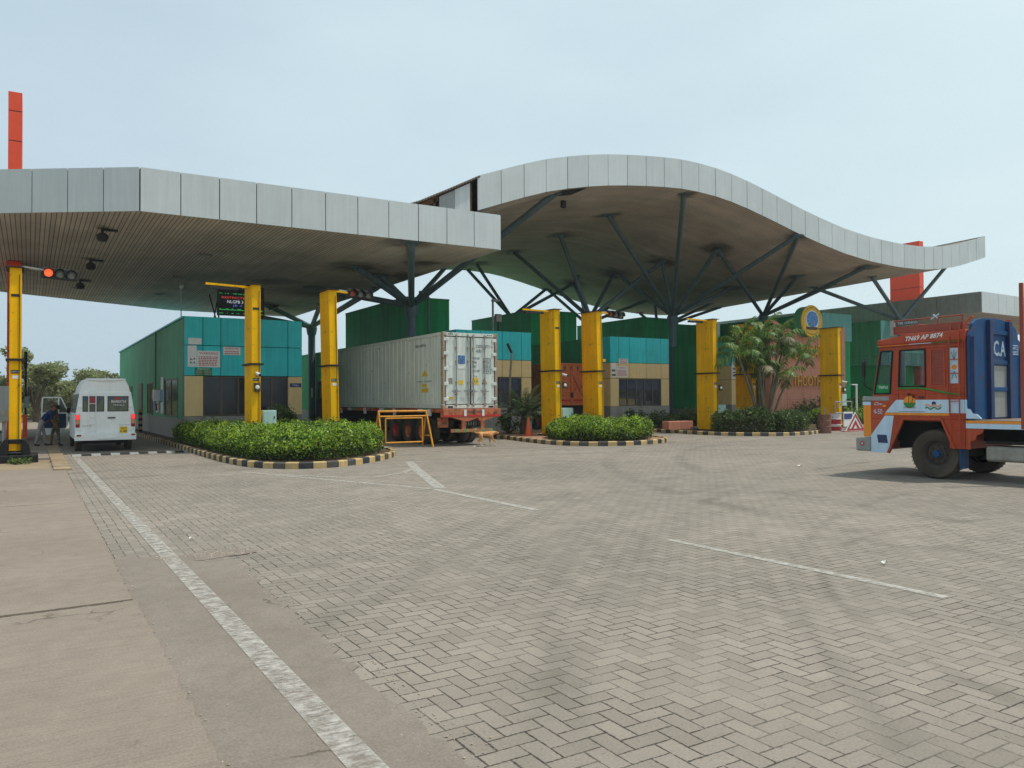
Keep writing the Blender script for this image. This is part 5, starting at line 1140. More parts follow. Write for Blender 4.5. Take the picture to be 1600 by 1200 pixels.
MB().box(12.97, 12.999, 39.6, 40.6, 1.75, 2.5).build('door_window', 'dglass', t); MB().box(13.3, 15.1, 38.4, 41.3, .55, .75).build('chassis', 't_bk', t); MB().box(13.0, 15.4, 41.1, 41.35, .4, .8).build('bumper', 'grey', t, bevel=.03)
MB().box(12.7, 12.78, 41.0, 41.1, 1.9, 2.4).build('mirror', 'signw', t, bevel=.02)
for y in (40.3, 38.2):
    for x, o in ((13.2, -1), (15.2, 1)): wheel(t, (x, y, .5), .5, .3, 'grey', None, o)

# --- orange lorry driving away between the second and third booths
MAT['o_body'] = paint('cargo_orange', S(206, 106, 54), .55, var=.12, streak=.2, rust=.12)
t = thing('lorry', 'tall orange box lorry seen from behind, between the yellow posts right of the container', 'lorry', (24.7, 35.8, 0))
x0, x1, y0 = 24.7, 27.05, 35.8
MB().box(x0, x1, y0 + .06, 43, 1.38, 3.74).build('cargo_body', 'o_body', t, bevel=.02)
m = MB()
for x in (x0, x1 - .12, (x0 + x1) / 2 - .06): m.box(x, x + .12, y0, y0 + .1, 1.38, 3.74 if x != (x0 + x1) / 2 - .06 else 3.2)
for z in (1.38, 1.72, 2.1, 2.52, 2.88, 3.16, 3.64): m.box(x0 + .12, x1 - .12, y0 + .02, y0 + .1, z, z + .09)
m.build('tailgate_frame', 'o_body', t, bevel=.008)
m = MB()
for i in range(5): a = x0 + .45 * i + .35; m.box(a, a + .06, y0 + .02, y0 + .1, 3.25, 3.64)
m.build('tailgate_rib', 'o_body', t)
m = MB()
for i in range(5): a = x0 + .2 + .45 * i; m.box(a, a + .12, y0 + .04, y0 + .055, 3.42, 3.56).box(a + .02, a + .08, y0 + .04, y0 + .055, 3.3, 3.4)
m.build('tailgate_marks', 'c_ink', t); MB().box(x0 + .15, x1 - .3, y0 + .008, y0 + .018, 1.62, 1.70).build('red_stripe', 'red', t)
m = MB()
for i in range(7): a = x0 + .25 + .28 * i; m.beam((a, y0 + .05, 2.2), (a + .15, y0 + .05, 2.4), .01, .06, up=(0, 1, 0))
m.build('chevron_marks', 'red', t); m = MB().tube([(25.9, y0 - .01, 3.1), (26.4, y0 - .01, 2.2), (26.8, y0 - .01, 1.6)], .015, 5).cbox((25.87, y0 - .02, 1.95), (.12, .08, .3)); m.build('latch_chain', 'dk', t)
m = MB().box(x0 + .4, x1 - .4, y0 + .2, 44, .9, 1.36).box(x0 + .1, x1 - .1, y0 + .1, y0 + .2, .55, .7); m.build('chassis', 't_bk', t)
MB().box(x0 + 1.05, x0 + 1.35, y0 + .08, y0 + .1, .85, 1.15).build('number_plate', 't_rd', t)
for y in (37.5, 42.5):
    for x, o in ((x0 + .2, -1), (x1 - .2, 1)): wheel(t, (x, y, .5), .5, .32, 'red', None, o)
m = MB().prism([(x0 + .05, 43.1, .7), (x0 + .05, 45.2, .7), (x0 + .05, 45.2, 1.7), (x0 + .05, 45, 2.8), (x0 + .05, 43.1, 2.9)], (2.25, 0, 0)); m.build('cab', 't_nv', t, bevel=.05)
# --- white van stopped in the left lane
MAT['v_wh'] = paint('van_white', S(240, 244, 242), .32, var=.05, streak=.03, dust=.10, spec=.5)
MAT['v_gl'] = glassmat('van_glass', (.10, .11, .09, 1), 1, .12); MAT['v_tail'] = glow('tail_lamp_lit', (1, .03, .03, 1), .9); MAT['v_amb'] = flat('amber_lens', S(206, 150, 110), .3); MAT['v_red'] = flat('red_lens', S(150, 30, 34), .3)
MAT['v_cur'] = flat('van_curtain', S(104, 110, 90), .9); MAT['v_cub'] = flat('van_curtain_blue', S(74, 90, 120), .9); MAT['v_cur2'] = flat('van_red_board', S(160, 66, 76), .8); MAT['v_pl'] = flat('plate_yellow', S(232, 196, 50), .5); MAT['v_trim'] = flat('door_trim_navy', S(36, 62, 96), .7)
V = thing('van', 'white high roofed van with red tail lamps lit and its left front door open', 'van', (2.28, 31.0, 0)); L = dict(world=False)
def ring(hw, y): return [(-hw[0], y, .40), (-hw[1], y, 1.0), (-hw[2], y, 1.35), (-hw[3], y, 2.10), (hw[3], y, 2.10), (hw[2], y, 1.35), (hw[1], y, 1.0), (hw[0], y, .40)]
m = MB(); W = (.93, .95, .915, .80)
sts = [(0.0, 1), (.06, 1.0), (4.2, 1.0), (4.6, .99)]
for y, k in sts: m.add([(x * k, yy, z) for x, yy, z in ring(W, y)], [])
m.add([(x * .97, 5.3 if z < 1.4 else 4.75, min(z, 1.9) if z > 1.4 else z) for x, yy, z in ring(W, 5.3)], [])
m.add([(x * .9, 5.75 if z < 1.2 else 5.3, min(z, 1.15) if z > 1.1 else z * .95) for x, yy, z in ring(W, 5.7)], [])
n = 8
for i in range(5):
    for q in range(n): m.f.append((i * n + q, (i + 1) * n + q, (i + 1) * n + (q + 1) % n, i * n + (q + 1) % n)); m.m.append(0)
m.f.append(tuple(range(n))); m.m.append(0); m.f.append(tuple(5 * n + q for q in reversed(range(n)))); m.m.append(0)
m.build('body', 'v_wh', V, smooth=35, bevel=.03, **L)
m = MB(); rp = [(-.79, 2.09), (-.74, 2.28), (-.66, 2.46), (-.57, 2.555), (.57, 2.555), (.66, 2.46), (.74, 2.28), (.79, 2.09)]
for y, k, dz in ((.02, .98, -.0), (.16, 1, .015), (3.6, 1, .015), (4.3, .96, -.05), (4.75, .88, -.38)): m.add([(x * k, y, max(2.05, z + (dz if z > 2.2 else 0))) for x, z in rp], [])
for i in range(4):
    for q in range(8): m.f.append((i * 8 + q, (i + 1) * 8 + q, (i + 1) * 8 + (q + 1) % 8, i * 8 + (q + 1) % 8)); m.m.append(0)
m.f.append(tuple(range(8))); m.m.append(0); m.f.append(tuple(32 + q for q in reversed(range(8)))); m.m.append(0)
m.build('roof', 'v_wh', V, smooth=40, bevel=.02, **L)
MB().tube([(-.62, .03, 2.53), (-.3, .0, 2.50), (.3, .0, 2.50), (.62, .03, 2.53)], .03, 8).build('roof_lip', 'v_wh', V, smooth=50, **L)
for sx in (-1, 1):
    xa, xb = (-.76, -.012) if sx < 0 else (.012, .76)
    d = MB().prism([(xa * (1.08 if sx < 0 else 1), -.012, .66), (xb * (1 if sx < 0 else 1.08), -.012, .66), (xb, -.012, 2.06), (xa, -.012, 2.06)], (0, .02, 0)).build('rear_door', 'v_wh', V, bevel=.006, **L)
    wa, wb = (-.70, -.07) if sx < 0 else (.07, .70)
    w = MB().box(wa - .02, wb + .02, -.020, -.012, 1.40, 1.94).build('rear_window', 'blk', d, bevel=.004, **L); MB().box(wa, wb, -.026, -.020, 1.42, 1.92).build('pane', 'v_gl', d, **L)
    c = MB(); b = MB()
    c.prism([(wa + .02, -.030, 1.44), (wa + .02, -.030, 1.78), (wa + .26, -.030, 1.44)], (0, .003, 0)).prism([(wb - .02, -.030, 1.44), (wb - .02, -.030, 1.88), (wb - .30, -.030, 1.44)], (0, .003, 0)); c.build('curtain', 'v_cur', d, **L)
    b.prism([(wa + .02, -.029, 1.78), (wa + .02, -.029, 1.90), (wa + .2, -.029, 1.90)], (0, .003, 0)).prism([(wb - .32, -.029, 1.46), (wb - .05, -.029, 1.90), (wb - .16, -.029, 1.90)], (0, .003, 0)); b.build('curtain', 'v_cub', d, **L)
    MB().box((wa + wb) / 2 - .12, (wa + wb) / 2 + .10, -.033, -.0305, 1.66 if sx < 0 else 1.82, 1.90).build('board', 'v_cur2', d, **L)
    m = MB()
    for z in (1.58, .80): m.box(*((-.86, -.72) if sx < 0 else (.72, .86)), -.04, -.0, z - .05, z + .05)
    m.build('hinge', 'v_wh', d, bevel=.01, **L)
    lx = -.93 if sx < 0 else .80
    l = MB().box(lx, lx + .13, -.035, .03, .86, 1.30).build('tail_lamp', 'v_red', V, bevel=.01, **L)
    MB().box(lx + .01, lx + .12, -.040, -.0355, 1.14, 1.29).build('lit_lens', 'v_tail', l, **L); MB().box(lx + .01, lx + .12, -.040, -.0355, .97, 1.12).build('amber_lens', 'v_amb', l, **L)
text_mb('BHARATHI', .46, .10, (.17, -.034, 1.70), (1, 0, 0), (0, 0, 1), .003, bold=.01).build('lettering', 'signw', V, **L)
text_mb('TRAVELS', .36, .05, (.22, -.034, 1.60), (1, 0, 0), (0, 0, 1), .003).build('lettering', 'signw', V, **L)
MB().box(.06, .30, -.05, -.012, 1.16, 1.20).build('door_handle', 'blk', V, bevel=.008, **L)
p = MB().box(.43, .69, -.022, -.012, .64, .86).build('number_plate', 'v_pl', V, **L)
text_mb('TN 72', .16, .07, (.48, -.0235, .765), (1, 0, 0), (0, 0, 1), .002).build('lettering', 'ink', p, **L); text_mb('BL 6888', .21, .07, (.455, -.0235, .665), (1, 0, 0), (0, 0, 1), .002).build('lettering', 'ink', p, **L)
text_mb('Traveller', .3, .04, (-.73, -.0235, .89), (1, 0, 0), (0, 0, 1), .002).build('lettering', 'c_ink', V, **L); text_mb('Super 3050', .32, .035, (.42, -.0235, .90), (1, 0, 0), (0, 0, 1), .002).build('lettering', 'c_ink', V, **L)
m = MB().box(-.96, .96, -.14, .05, .40, .63).box(-.28, .28, -.16, -.14, .44, .52); m.build('bumper', 'v_wh', V, bevel=.03, **L)
m = MB().box(-.90, -.76, -.15, -.139, .55, .61).box(.80, .92, -.15, -.139, .55, .61).box(-.72, -.48, -.03, -.012, .57, .63); m.build('reflector', 'v_red', V, **L)
m = MB()
for x in (-.53, -.31): m.tube([(x, -.07, .62), (x, -.07, 2.06), (x, .0, 2.16)], .014, 8)
for z in (.75, .98, 1.21, 1.68, 1.95): m.tube([(-.53, -.07, z), (-.31, -.07, z)], .012, 6)
m.build('ladder', 'v_wh', V, **L)
for sx in (-1, 1):
    f = MB()
    for y0, y1 in ((.25, 1.5), (1.58, 2.8), (2.88, 4.0)): f.prism([(sx * .918, y0, 1.36), (sx * .918, y1, 1.36), (sx * .816, y1, 2.02), (sx * .816, y0, 2.02)], (sx * .012, 0, 0))
    f.build('side_window', 'v_gl', V, **L)
m = MB().prism([(-.74, 4.66, 2.02), (.74, 4.66, 2.02), (.84, 5.24, 1.28), (-.84, 5.24, 1.28)], (0, .03, .02)); m.build('windscreen', 'v_gl', V, **L)
for sx in (-1, 1): MB().box(sx * .62 - .14, sx * .62 + .14, 5.6, 5.76, .72, .95).build('headlight', 'signw', V, bevel=.02, **L)
for y in (1.0, 4.7):
    for sx in (-1, 1): wheel(V, (sx * .80, y, .34), .34, .21, 'grey', None, sx, **L)
wheel(V, (-.80, .98, .34), .335, .20, 'grey', None, -1, **L)
MB().box(-.7, .7, .1, 5, .28, .42).build('underside', 't_bk', V, **L)
# open front door: frame, window, navy trim
D = MB(); y = 4.95
D.prism([(-1.88, y, .45), (-1.3, y, .45), (-1.06, y, .70), (-.97, y, .85), (-.97, y, 1.33), (-1.90, y, 1.33)], (0, .05, 0))
for p, q in (((-1.87, 1.33), (-1.85, 1.92)), ((-1.85, 1.92), (-1.22, 1.92)), ((-1.22, 1.92), (-.97, 1.36)), ((-1.30, 1.33), (-1.30, 1.92))): D.beam((p[0], y + .025, p[1]), (q[0], y + .025, q[1]), .05, .06, up=(0, 1, 0))
D = D.build('open_door', 'v_wh', V, bevel=.01, **L)
MB().box(-1.82, -1.04, y - .02, y - .001, .72, 1.28).build('door_trim', 'v_trim', D, bevel=.01, **L); MB().box(-1.84, -1.02, y + .02, y + .026, 1.34, 1.90).build('pane', 'cglass', D, **L)
MB().box(-1.02, -.9, y - .03, y + .05, 1.30, 1.5).build('mirror', 'blk', D, bevel=.02, **L)

# ------------------------------------------------------------------ figures
def skin(name, nodes, edges, root, mats, mat_of, parent=None, sub=1):
    """one continuous skinned surface along a skeleton; faces take the material of the nearest bone"""
    me = bpy.data.meshes.new(name); names = list(nodes); idx = {k: i for i, k in enumerate(names)}
    me.from_pydata([nodes[k][0] for k in names], [(idx[a], idx[b]) for a, b in edges], [])
    o = bpy.data.objects.new(name, me); COL.objects.link(o)
    o.modifiers.new('s', 'SKIN'); s = o.modifiers.new('u', 'SUBSURF'); s.levels = sub; s.render_levels = sub
    sv = me.skin_vertices[0].data
    for k in names:
        r = nodes[k][1]; sv[idx[k]].radius = (r, r) if not isinstance(r, tuple) else r; sv[idx[k]].use_root = (k == root)
    dg = bpy.context.evaluated_depsgraph_get(); e = o.evaluated_get(dg); nm = bpy.data.meshes.new_from_object(e, depsgraph=dg)
    bpy.data.objects.remove(o); nm.name = name
    nm.materials.clear()
    for x in mats: nm.materials.append(MAT[x])
    segs = [(Vector(nodes[a][0]), Vector(nodes[b][0]), mat_of(a, b)) for a, b in edges]
    mi = []
    for p in nm.polygons:
        c = p.center; best = None
        for a, b, k in segs:
            ab = b - a; t = max(0, min(1, (c - a).dot(ab) / max(ab.length_squared, 1e-9))); d = (a + ab * t - c).length
            if best is None or d < best[0]: best = (d, k)
        mi.append(best[1])
    nm.polygons.foreach_set('material_index', mi); nm.polygons.foreach_set('use_smooth', [True] * len(nm.polygons))
    q = bpy.data.objects.new(name, nm); COL.objects.link(q)
    if parent: q.parent = parent
    return q
MAT['skin'] = flat('brown_skin', S(126, 84, 62), .6); MAT['shirt'] = flat('navy_shirt', S(26, 44, 92), .85); MAT['trouser'] = flat('grey_trousers', S(150, 140, 136), .9); MAT['hair'] = flat('black_hair', S(22, 20, 22), .7); MAT['shoe'] = flat('brown_shoe', S(58, 42, 34), .7)
ca = NT('camouflage'); cn = ca.noise(ca.obj(), 9, 3, .5); cc = ca.mix(ca.rng(cn, .46, .50), S(112, 108, 66), S(62, 62, 38)); cc = ca.mix(ca.rng(ca.noise(ca.map(ca.obj(), loc=(3, 3, 3)), 8, 3), .54, .57), cc, S(120, 88, 58)); MAT['camo'] = ca.set(cc, .9)
def hand(nodes, edges, wrist, base, d, side_, pre):
    """palm, four fingers of unequal length with a bend, and a thumb from the palm's side"""
    d = Vector(d).normalized(); s = Vector(side_).normalized(); n_ = d.cross(s); w = Vector(base)
    nodes[pre + 'palm'] = (tuple(w + d * .06), (.034, .018)); edges.append((wrist, pre + 'palm'))
    for i, ln in enumerate((.068, .078, .072, .056)):
        o = w + d * .095 + s * (.030 - .02 * i); nodes[pre + f'f{i}a'] = (tuple(o), .009); nodes[pre + f'f{i}b'] = (tuple(o + d * ln * .6 + n_ * .012), .008); nodes[pre + f'f{i}c'] = (tuple(o + d * ln + n_ * .032), .007)
        edges += [(pre + 'palm', pre + f'f{i}a'), (pre + f'f{i}a', pre + f'f{i}b'), (pre + f'f{i}b', pre + f'f{i}c')]
    o = w + d * .035 + s * .04; nodes[pre + 'ta'] = (tuple(o), .010); nodes[pre + 'tb'] = (tuple(o + d * .04 + s * .018 + n_ * .012), .009); edges += [(pre + 'palm', pre + 'ta'), (pre + 'ta', pre + 'tb')]
def body_mat(top, leg, shoe):
    def f(a, b):
        k = a + ' ' + b
        if any(w in k for w in ('toe', 'heel')): return shoe
        if any(w in k for w in ('head', 'chin', 'nose', 'ear', 'neck', 'palm', 'f0', 'f1', 'f2', 'f3', 'ta', 'tb', 'wrist')): return 0
        if any(w in k for w in ('knee', 'ankle', 'hipL', 'hipR')): return leg
        return top
    return f
def person(label, loc, P, mats, cap=None, short=True):
    """P: joint positions; X = facing direction in the photo, Z up"""
    t = thing('person', label, 'person', loc)
    nd = {}; r = dict(pelvis=.135, waist=.125, chest=.145, neckb=.085, neck=.055, head=.082, headt=.088, chin=.055, nose=.014, shL=.065, shR=.065, elL=.043, elR=.043, wrL=.028, wrR=.028, hipL=.10, hipR=.10, kneeL=.064, kneeR=.064, ankleL=.045, ankleR=.045, heelL=.04, heelR=.04, toeL=.035, toeR=.035, earL=.02, earR=.02)
    for k, v in P.items(): nd[k.replace('wr', 'wrist')] = (tuple(v), r[k])
    E_ = [('pelvis', 'waist'), ('waist', 'chest'), ('chest', 'neckb'), ('neckb', 'neck'), ('neck', 'head'), ('head', 'headt'), ('head', 'chin'), ('head', 'nose'), ('head', 'earL'), ('head', 'earR')]
    for s in 'LR': E_ += [('chest', 'sh' + s), ('sh' + s, 'el' + s), ('el' + s, 'wrist' + s), ('pelvis', 'hip' + s), ('hip' + s, 'knee' + s), ('knee' + s, 'ankle' + s), ('ankle' + s, 'heel' + s), ('heel' + s, 'toe' + s)]
    for s in 'LR':
        w = Vector(P['wr' + s]); d = (w - Vector(P['el' + s])).normalized(); hand(nd, E_, 'wrist' + s, w, d, (0, 1, 0) if abs(d.y) < .9 else (1, 0, 0), s)
    bm_ = body_mat(1, 2, 3)
    def mo(a, b):
        if short and (a.startswith('el') and b.startswith('wrist')): return 0
        return bm_(a, b) if not (a.startswith('el') and b.startswith('wrist')) else 1
    skin('body', nd, E_, 'pelvis', mats, mo, t, 2)
    h = Vector(P['headt']); c = Vector(P['head']); up = (h - c).normalized()
    m = MB().lathe([(.098, -.03), (.105, .02), (.095, .07), (.06, .105), (0, .115)], tuple(c + up * .03), tuple(up), 16)
    if cap:
        fwd_ = (Vector(P['nose']) - c).normalized(); a = c + up * .05 + fwd_ * .08; m.beam(a, a + fwd_ * .11, .15, .015, up=tuple(up)); m.build('cap', cap, t, smooth=50, world=False)
    else: m.build('hair', 'hair', t, smooth=50, world=False)
    fw = (Vector(P['nose']) - c).normalized()
    for s in (-1, 1): sd = up.cross(fw) * s; MB().lathe([(0, -.01), (.011, -.005), (.012, .004), (0, .008)], tuple(c + fw * .074 + sd * .034 + up * .012), tuple(fw), 8).build('eye', 'hair', t, world=False)
    MB().beam(tuple(c + fw * .078 - up * .05 - up.cross(fw) * .022), tuple(c + fw * .078 - up * .05 + up.cross(fw) * .022), .008, .01).build('mouth', 'v_red', t, world=False)
    return t
person('person in a navy shirt and pale grey trousers bending towards the open van door', (.43, 35.35, .06),
       dict(pelvis=(-.06, 0, .93), waist=(.06, 0, 1.07), chest=(.24, 0, 1.25), neckb=(.34, 0, 1.36), neck=(.40, 0, 1.41), head=(.47, 0, 1.44), headt=(.51, 0, 1.50), chin=(.53, 0, 1.385), nose=(.575, 0, 1.44), earL=(.47, .085, 1.44), earR=(.47, -.085, 1.44),
            shL=(.27, .19, 1.28), shR=(.27, -.19, 1.28), elL=(.36, .22, 1.02), elR=(.30, -.23, 1.0), wrL=(.46, .2, .80), wrR=(.40, -.2, .78), hipL=(-.05, .10, .86), hipR=(-.05, -.10, .86), kneeL=(.05, .11, .48), kneeR=(-.14, -.12, .48), ankleL=(.10, .12, .09), ankleR=(-.24, -.12, .09), heelL=(.09, .12, .04), heelR=(-.25, -.12, .04), toeL=(.25, .13, .035), toeR=(-.08, -.12, .035)),
       ['skin', 'shirt', 'trouser', 'shoe'])
person('person in camouflage uniform and peaked cap leaning in beside the open van door', (.86, 35.72, .02),
       dict(pelvis=(.06, 0, .93), waist=(.04, 0, 1.08), chest=(-.01, 0, 1.29), neckb=(-.04, 0, 1.44), neck=(-.06, 0, 1.50), head=(-.09, 0, 1.57), headt=(-.09, 0, 1.64), chin=(-.14, 0, 1.51), nose=(-.195, 0, 1.56), earL=(-.08, .085, 1.57), earR=(-.08, -.085, 1.57),
            shL=(-.01, -.19, 1.36), shR=(-.01, .19, 1.36), elL=(-.04, -.24, 1.07), elR=(-.02, .24, 1.08), wrL=(-.22, -.16, .98), wrR=(-.2, .14, 1.0), hipL=(.06, -.10, .86), hipR=(.06, .10, .86), kneeL=(.10, -.12, .48), kneeR=(-.10, .12, .50), ankleL=(.14, -.12, .10), ankleR=(-.12, .12, .10), heelL=(.14, -.12, .045), heelR=(-.11, .12, .045), toeL=(.28, -.14, .04), toeR=(-.26, .12, .04)),
       ['skin', 'camo', 'camo', 'shoe'], cap='camo', short=False)

# --- the dog
dg_ = NT('tan_dog_coat'); dn = dg_.rng(dg_.noise(dg_.obj(), 7, 4), .3, .7); sp_ = dg_.n('ShaderNodeSeparateXYZ'); dg_.l(dg_.obj(), sp_.inputs[0])
MAT['dog'] = dg_.set(dg_.mix(dn, S(186, 122, 70), S(214, 156, 100)), .85); MAT['dog_w'] = flat('dog_white', S(212, 196, 172), .9); MAT['dog_n'] = flat('dog_nose', S(30, 26, 24), .5)
t = thing('dog', 'tan dog with curled tail and white feet walking past the trailer', 'dog', (14.5, 25.5, 0))
nd = dict(hip=((-.26, 0, .46), (.095, .085)), loin=((-.12, 0, .475), (.078, .085)), rib=((.04, 0, .45), (.098, .115)), chest=((.17, 0, .44), (.095, .12)), neckb=((.27, 0, .49), .075), neck=((.36, 0, .50), .058), skull=((.43, 0, .505), .06), muzzle=((.505, 0, .475), .035), nose=((.55, 0, .46), .024),
          earL=((.40, .055, .535), .02), earLt=((.385, .075, .50), .012), earR=((.40, -.055, .535), .02), earRt=((.385, -.075, .50), .012),
          tail0=((-.34, 0, .52), .028), tail1=((-.42, 0, .50), .026), tail2=((-.51, 0, .54), .025), tail3=((-.52, .0, .64), .024), tail4=((-.44, .0, .67), .02), tail5=((-.42, .0, .60), .010))
ed = [('loin', 'hip'), ('loin', 'rib'), ('rib', 'chest'), ('chest', 'neckb'), ('neckb', 'neck'), ('neck', 'skull'), ('skull', 'muzzle'), ('muzzle', 'nose'), ('skull', 'earL'), ('earL', 'earLt'), ('skull', 'earR'), ('earR', 'earRt'), ('hip', 'tail0'), ('tail0', 'tail1'), ('tail1', 'tail2'), ('tail2', 'tail3'), ('tail3', 'tail4'), ('tail4', 'tail5')]
for s, y, kx, hx, px in (('A', .075, -.19, -.36, -.31), ('B', -.075, -.23, -.33, -.22)):
    nd['thigh' + s] = ((-.26, y, .40), .062); nd['knee' + s] = ((kx, y, .29), .042); nd['hock' + s] = ((hx, y, .16), .022); nd['hpaw' + s] = ((px - .02, y, .035), .022); nd['htoe' + s] = ((px + .05, y, .022), .022)
    ed += [('hip', 'thigh' + s), ('thigh' + s, 'knee' + s), ('knee' + s, 'hock' + s), ('hock' + s, 'hpaw' + s), ('hpaw' + s, 'htoe' + s)]
for s, y, ex, wx, px in (('C', .065, .17, .19, .18), ('D', -.065, .22, .36, .33)):
    nd['shoulder' + s] = ((.19, y, .38), .05); nd['elbow' + s] = ((ex, y, .27), .034); nd['carpus' + s] = ((wx, y, .14), .022); nd['fpaw' + s] = ((px, y, .035), .021); nd['ftoe' + s] = ((px + .05, y, .022), .021)
    ed += [('chest', 'shoulder' + s), ('shoulder' + s, 'elbow' + s), ('elbow' + s, 'carpus' + s), ('carpus' + s, 'fpaw' + s), ('fpaw' + s, 'ftoe' + s)]
skin('body', nd, ed, 'loin', ['dog', 'dog_w', 'dog_n'], lambda a, b: 2 if b == 'nose' else 1 if ('paw' in b or 'toe' in b or b == 'tail5') else 0, t, 2)
for y in (-.035, .035): MB().lathe([(0, .006), (.009, .003), (.009, -.004)], (.475, y, .52), (.5, y * 20, .2), 8).build('eye', 'dog_n', t, world=False)

# ------------------------------------------------------------------ small street things
MAT['bar'] = paint('barrier_yellow', S(220, 150, 40), .55, var=.15, rust=.2, rustcol=(.2, .07, .02, 1))
t = thing('barricade', 'yellow tube A-frame barricade left of the trailer wheels', 'barricade', (11.6, 26.6, 0))
m = MB(); r = .035
for x in (10.68, 12.55):
    for y in (26.13, 27.07): m.tube([(x + (.06 if x > 12 else -.06), y, .0), (x, 26.6, 1.33)], r, 8)
    m.tube([(x + .04, 26.3, .42), (x + .04, 26.95, .42)], r * .7, 8)
m.tube([(10.65, 26.6, 1.33), (12.58, 26.6, 1.33)], r, 8); m.build('trestle', 'bar', t, smooth=50)
m = MB()
for p, q in (((10.9, 1.08), (12.35, 1.08)), ((10.9, .2), (12.35, .2)), ((10.9, .2), (10.9, 1.08)), ((12.35, .2), (12.35, 1.08)), ((10.68, 1.15), (12.5, 1.15))): m.tube([(p[0], 26.5, p[1]), (q[0], 26.5, q[1])], .028, 8)
m.build('inner_frame', 'bar', t, smooth=50)
m = MB().tube([(12.5, 26.5, 1.2), (12.5, 26.46, .5)], .008, 5); m.build('chain', 'dk', t)
MAT['cone'] = paint('cone_orange', S(236, 92, 50), .5, var=.08)
t = thing('traffic_cone', 'orange traffic cone on the paving beside the small date palm', 'cone', (18.72, 29.2, .13)); L = dict(world=False)
MB().lathe([(.17, .03), (.13, .12), (.035, .80), (.02, .82), (0, .82)], (0, 0, 0), n=20).build('cone', 'cone', t, smooth=40, **L); MB().box(-.2, .2, -.2, .2, 0, .035).build('base', 'cone', t, bevel=.01, **L)
MAT['wood'] = paint('weathered_wood', S(150, 138, 122), .9, var=.25, streak=.3)
t = thing('leaning_pole', 'leaning grey wooden pole with a small dark lamp head, right of the container', 'pole', (19.2, 31.7, .1))
MB().tube([(19.2, 31.7, .1), (19.25, 31.7, 1.6), (19.34, 31.7, 3.0), (19.42, 31.7, 3.9)], [.075, .065, .055, .05], 10).build('pole', 'wood', t, smooth=50)
MB().cbox((19.3, 31.7, 4.15), (.09, .12, .5), 0, Matrix.Rotation(R(-28), 3, 'Y')).build('lamp_head', 'dk', t, bevel=.02)
def barrel(label, x, y, mats, bands):
    t = thing('barrel', label, 'barrel', (x, y, 0)); r = .33; prof = [(0, .0), (r, .0), (r + .008, .02)]; mi = [0, 0]
    zs = [.02, .22, .30, .32, .34, .58, .60, .62, .88, .90]
    for z in zs[1:]: prof.append((r + (.018 if z in (.32, .60) else 0) + (.008 if z > .88 else 0), z)); mi.append(bands(z))
    prof += [(r - .02, .90), (r - .02, .87), (0, .87)]; mi += [0, 0, 0]
    m = MB().lathe(prof, (0, 0, 0), n=28, mis=mi); m.build('drum', mats, t, smooth=35, world=False); return t
MAT['rustb'] = paint('rusty_drum', S(132, 92, 76), .8, var=.25, rust=.45, rustcol=(.16, .07, .045, 1)); MAT['bar_r'] = paint('barrel_red', S(170, 46, 52), .55, var=.15); MAT['bar_w'] = paint('barrel_white', S(212, 206, 200), .55, var=.12, rust=.06)
b_ = barrel('rusty brown steel barrel at the end of the trimmed hedge', 32.95, 24.75, ['rustb'], lambda z: 0)
MB().tube([(33.2, 24.9, .88), (33.2, 24.9, 1.25)], .02, 6).build('rod', 'grey', b_)
barrel('barrel painted in red and white bands behind the rusty one', 35.85, 26.3, ['bar_r', 'bar_w'], lambda z: 1 if (.22 < z <= .34 or z > .6) else 0)
t = thing('warning_triangle', 'red and white triangular warning board standing on the paving near the barrels', 'sign', (35.9, 25.1, 0))
m = MB().prism([(35.1, 25.1, .03), (36.7, 25.1, .03), (35.9, 25.1, .98)], (0, .04, 0)); m.build('board', 'signw', t)
def tri(k, z0, y): return [(35.9 - .8 * k, y, z0), (35.9 + .8 * k, y, z0), (35.9, y, z0 + .95 * k)]
m = MB(); y = 25.088
for k0, k1, z0, z1 in ((.9, .66, .06, .14),):
    a = tri(k0, z0, y); b = tri(k1, z1, y)
    for i in range(3): m.add([a[i], a[(i + 1) % 3], b[(i + 1) % 3], b[i]], [(0, 1, 2, 3)])
m.prism([(35.55, y, .14), (35.72, y, .14), (35.9, y, .36), (36.08, y, .14), (36.25, y, .14), (35.9, y, .58)], (0, .005, 0)); m.build('red_band', 'bar_r', t)
MB().box(35.05, 36.75, 25.05, 25.35, 0, .03).beam((35.9, 25.14, .8), (35.9, 25.7, .02), .04, .04).build('stand', 'bar_r', t)
t = thing('board_stand', 'light tube stand with a white and blue board behind the warning triangle', 'sign', (37.6, 27, 0))
m = MB()
for p, q in (((36.9, .0), (36.9, 1.5)), ((38.3, 0), (38.3, 1.5)), ((36.9, 1.5), (38.3, 1.5)), ((36.9, .9), (38.3, .9))): m.tube([(p[0], 27, p[1]), (q[0], 27, q[1])], .03, 8)
m.tube([(37.2 + .14 * math.cos(a), 27, 1.32 + .14 * math.sin(a)) for a in [i * .5236 for i in range(13)]], .025, 6); m.build('frame', 'grey', t, smooth=50)
MB().box(37.5, 38.3, 26.93, 26.96, .15, .95).build('board', 'signw', t); MB().box(37.55, 38.25, 26.92, 26.929, .55, .85).build('blue_print', 'blue_plate', t)
m = MB().tube([(41.6, 29, .1), (41.6, 29, 2.5)], .06, 8).cbox((41.4, 29, 2.48), (.5, .12, .06)); tag(m.build('white_pole', 'white', smooth=50), 'thin white pole with a short arm left of the orange lorry cab', 'pole')
m = MB()
for i in range(6): m.box(29.6 + .32 * i, 29.9 + .32 * i, 29.6, 29.75, .12, .55)
tag(MB().box(25.9 + 2.0, 29.6, 30.2, 30.7, .12, .55).build('stone_block', 'pink', bevel=.02), 'low reddish stone block at the left of the third island', 'block')
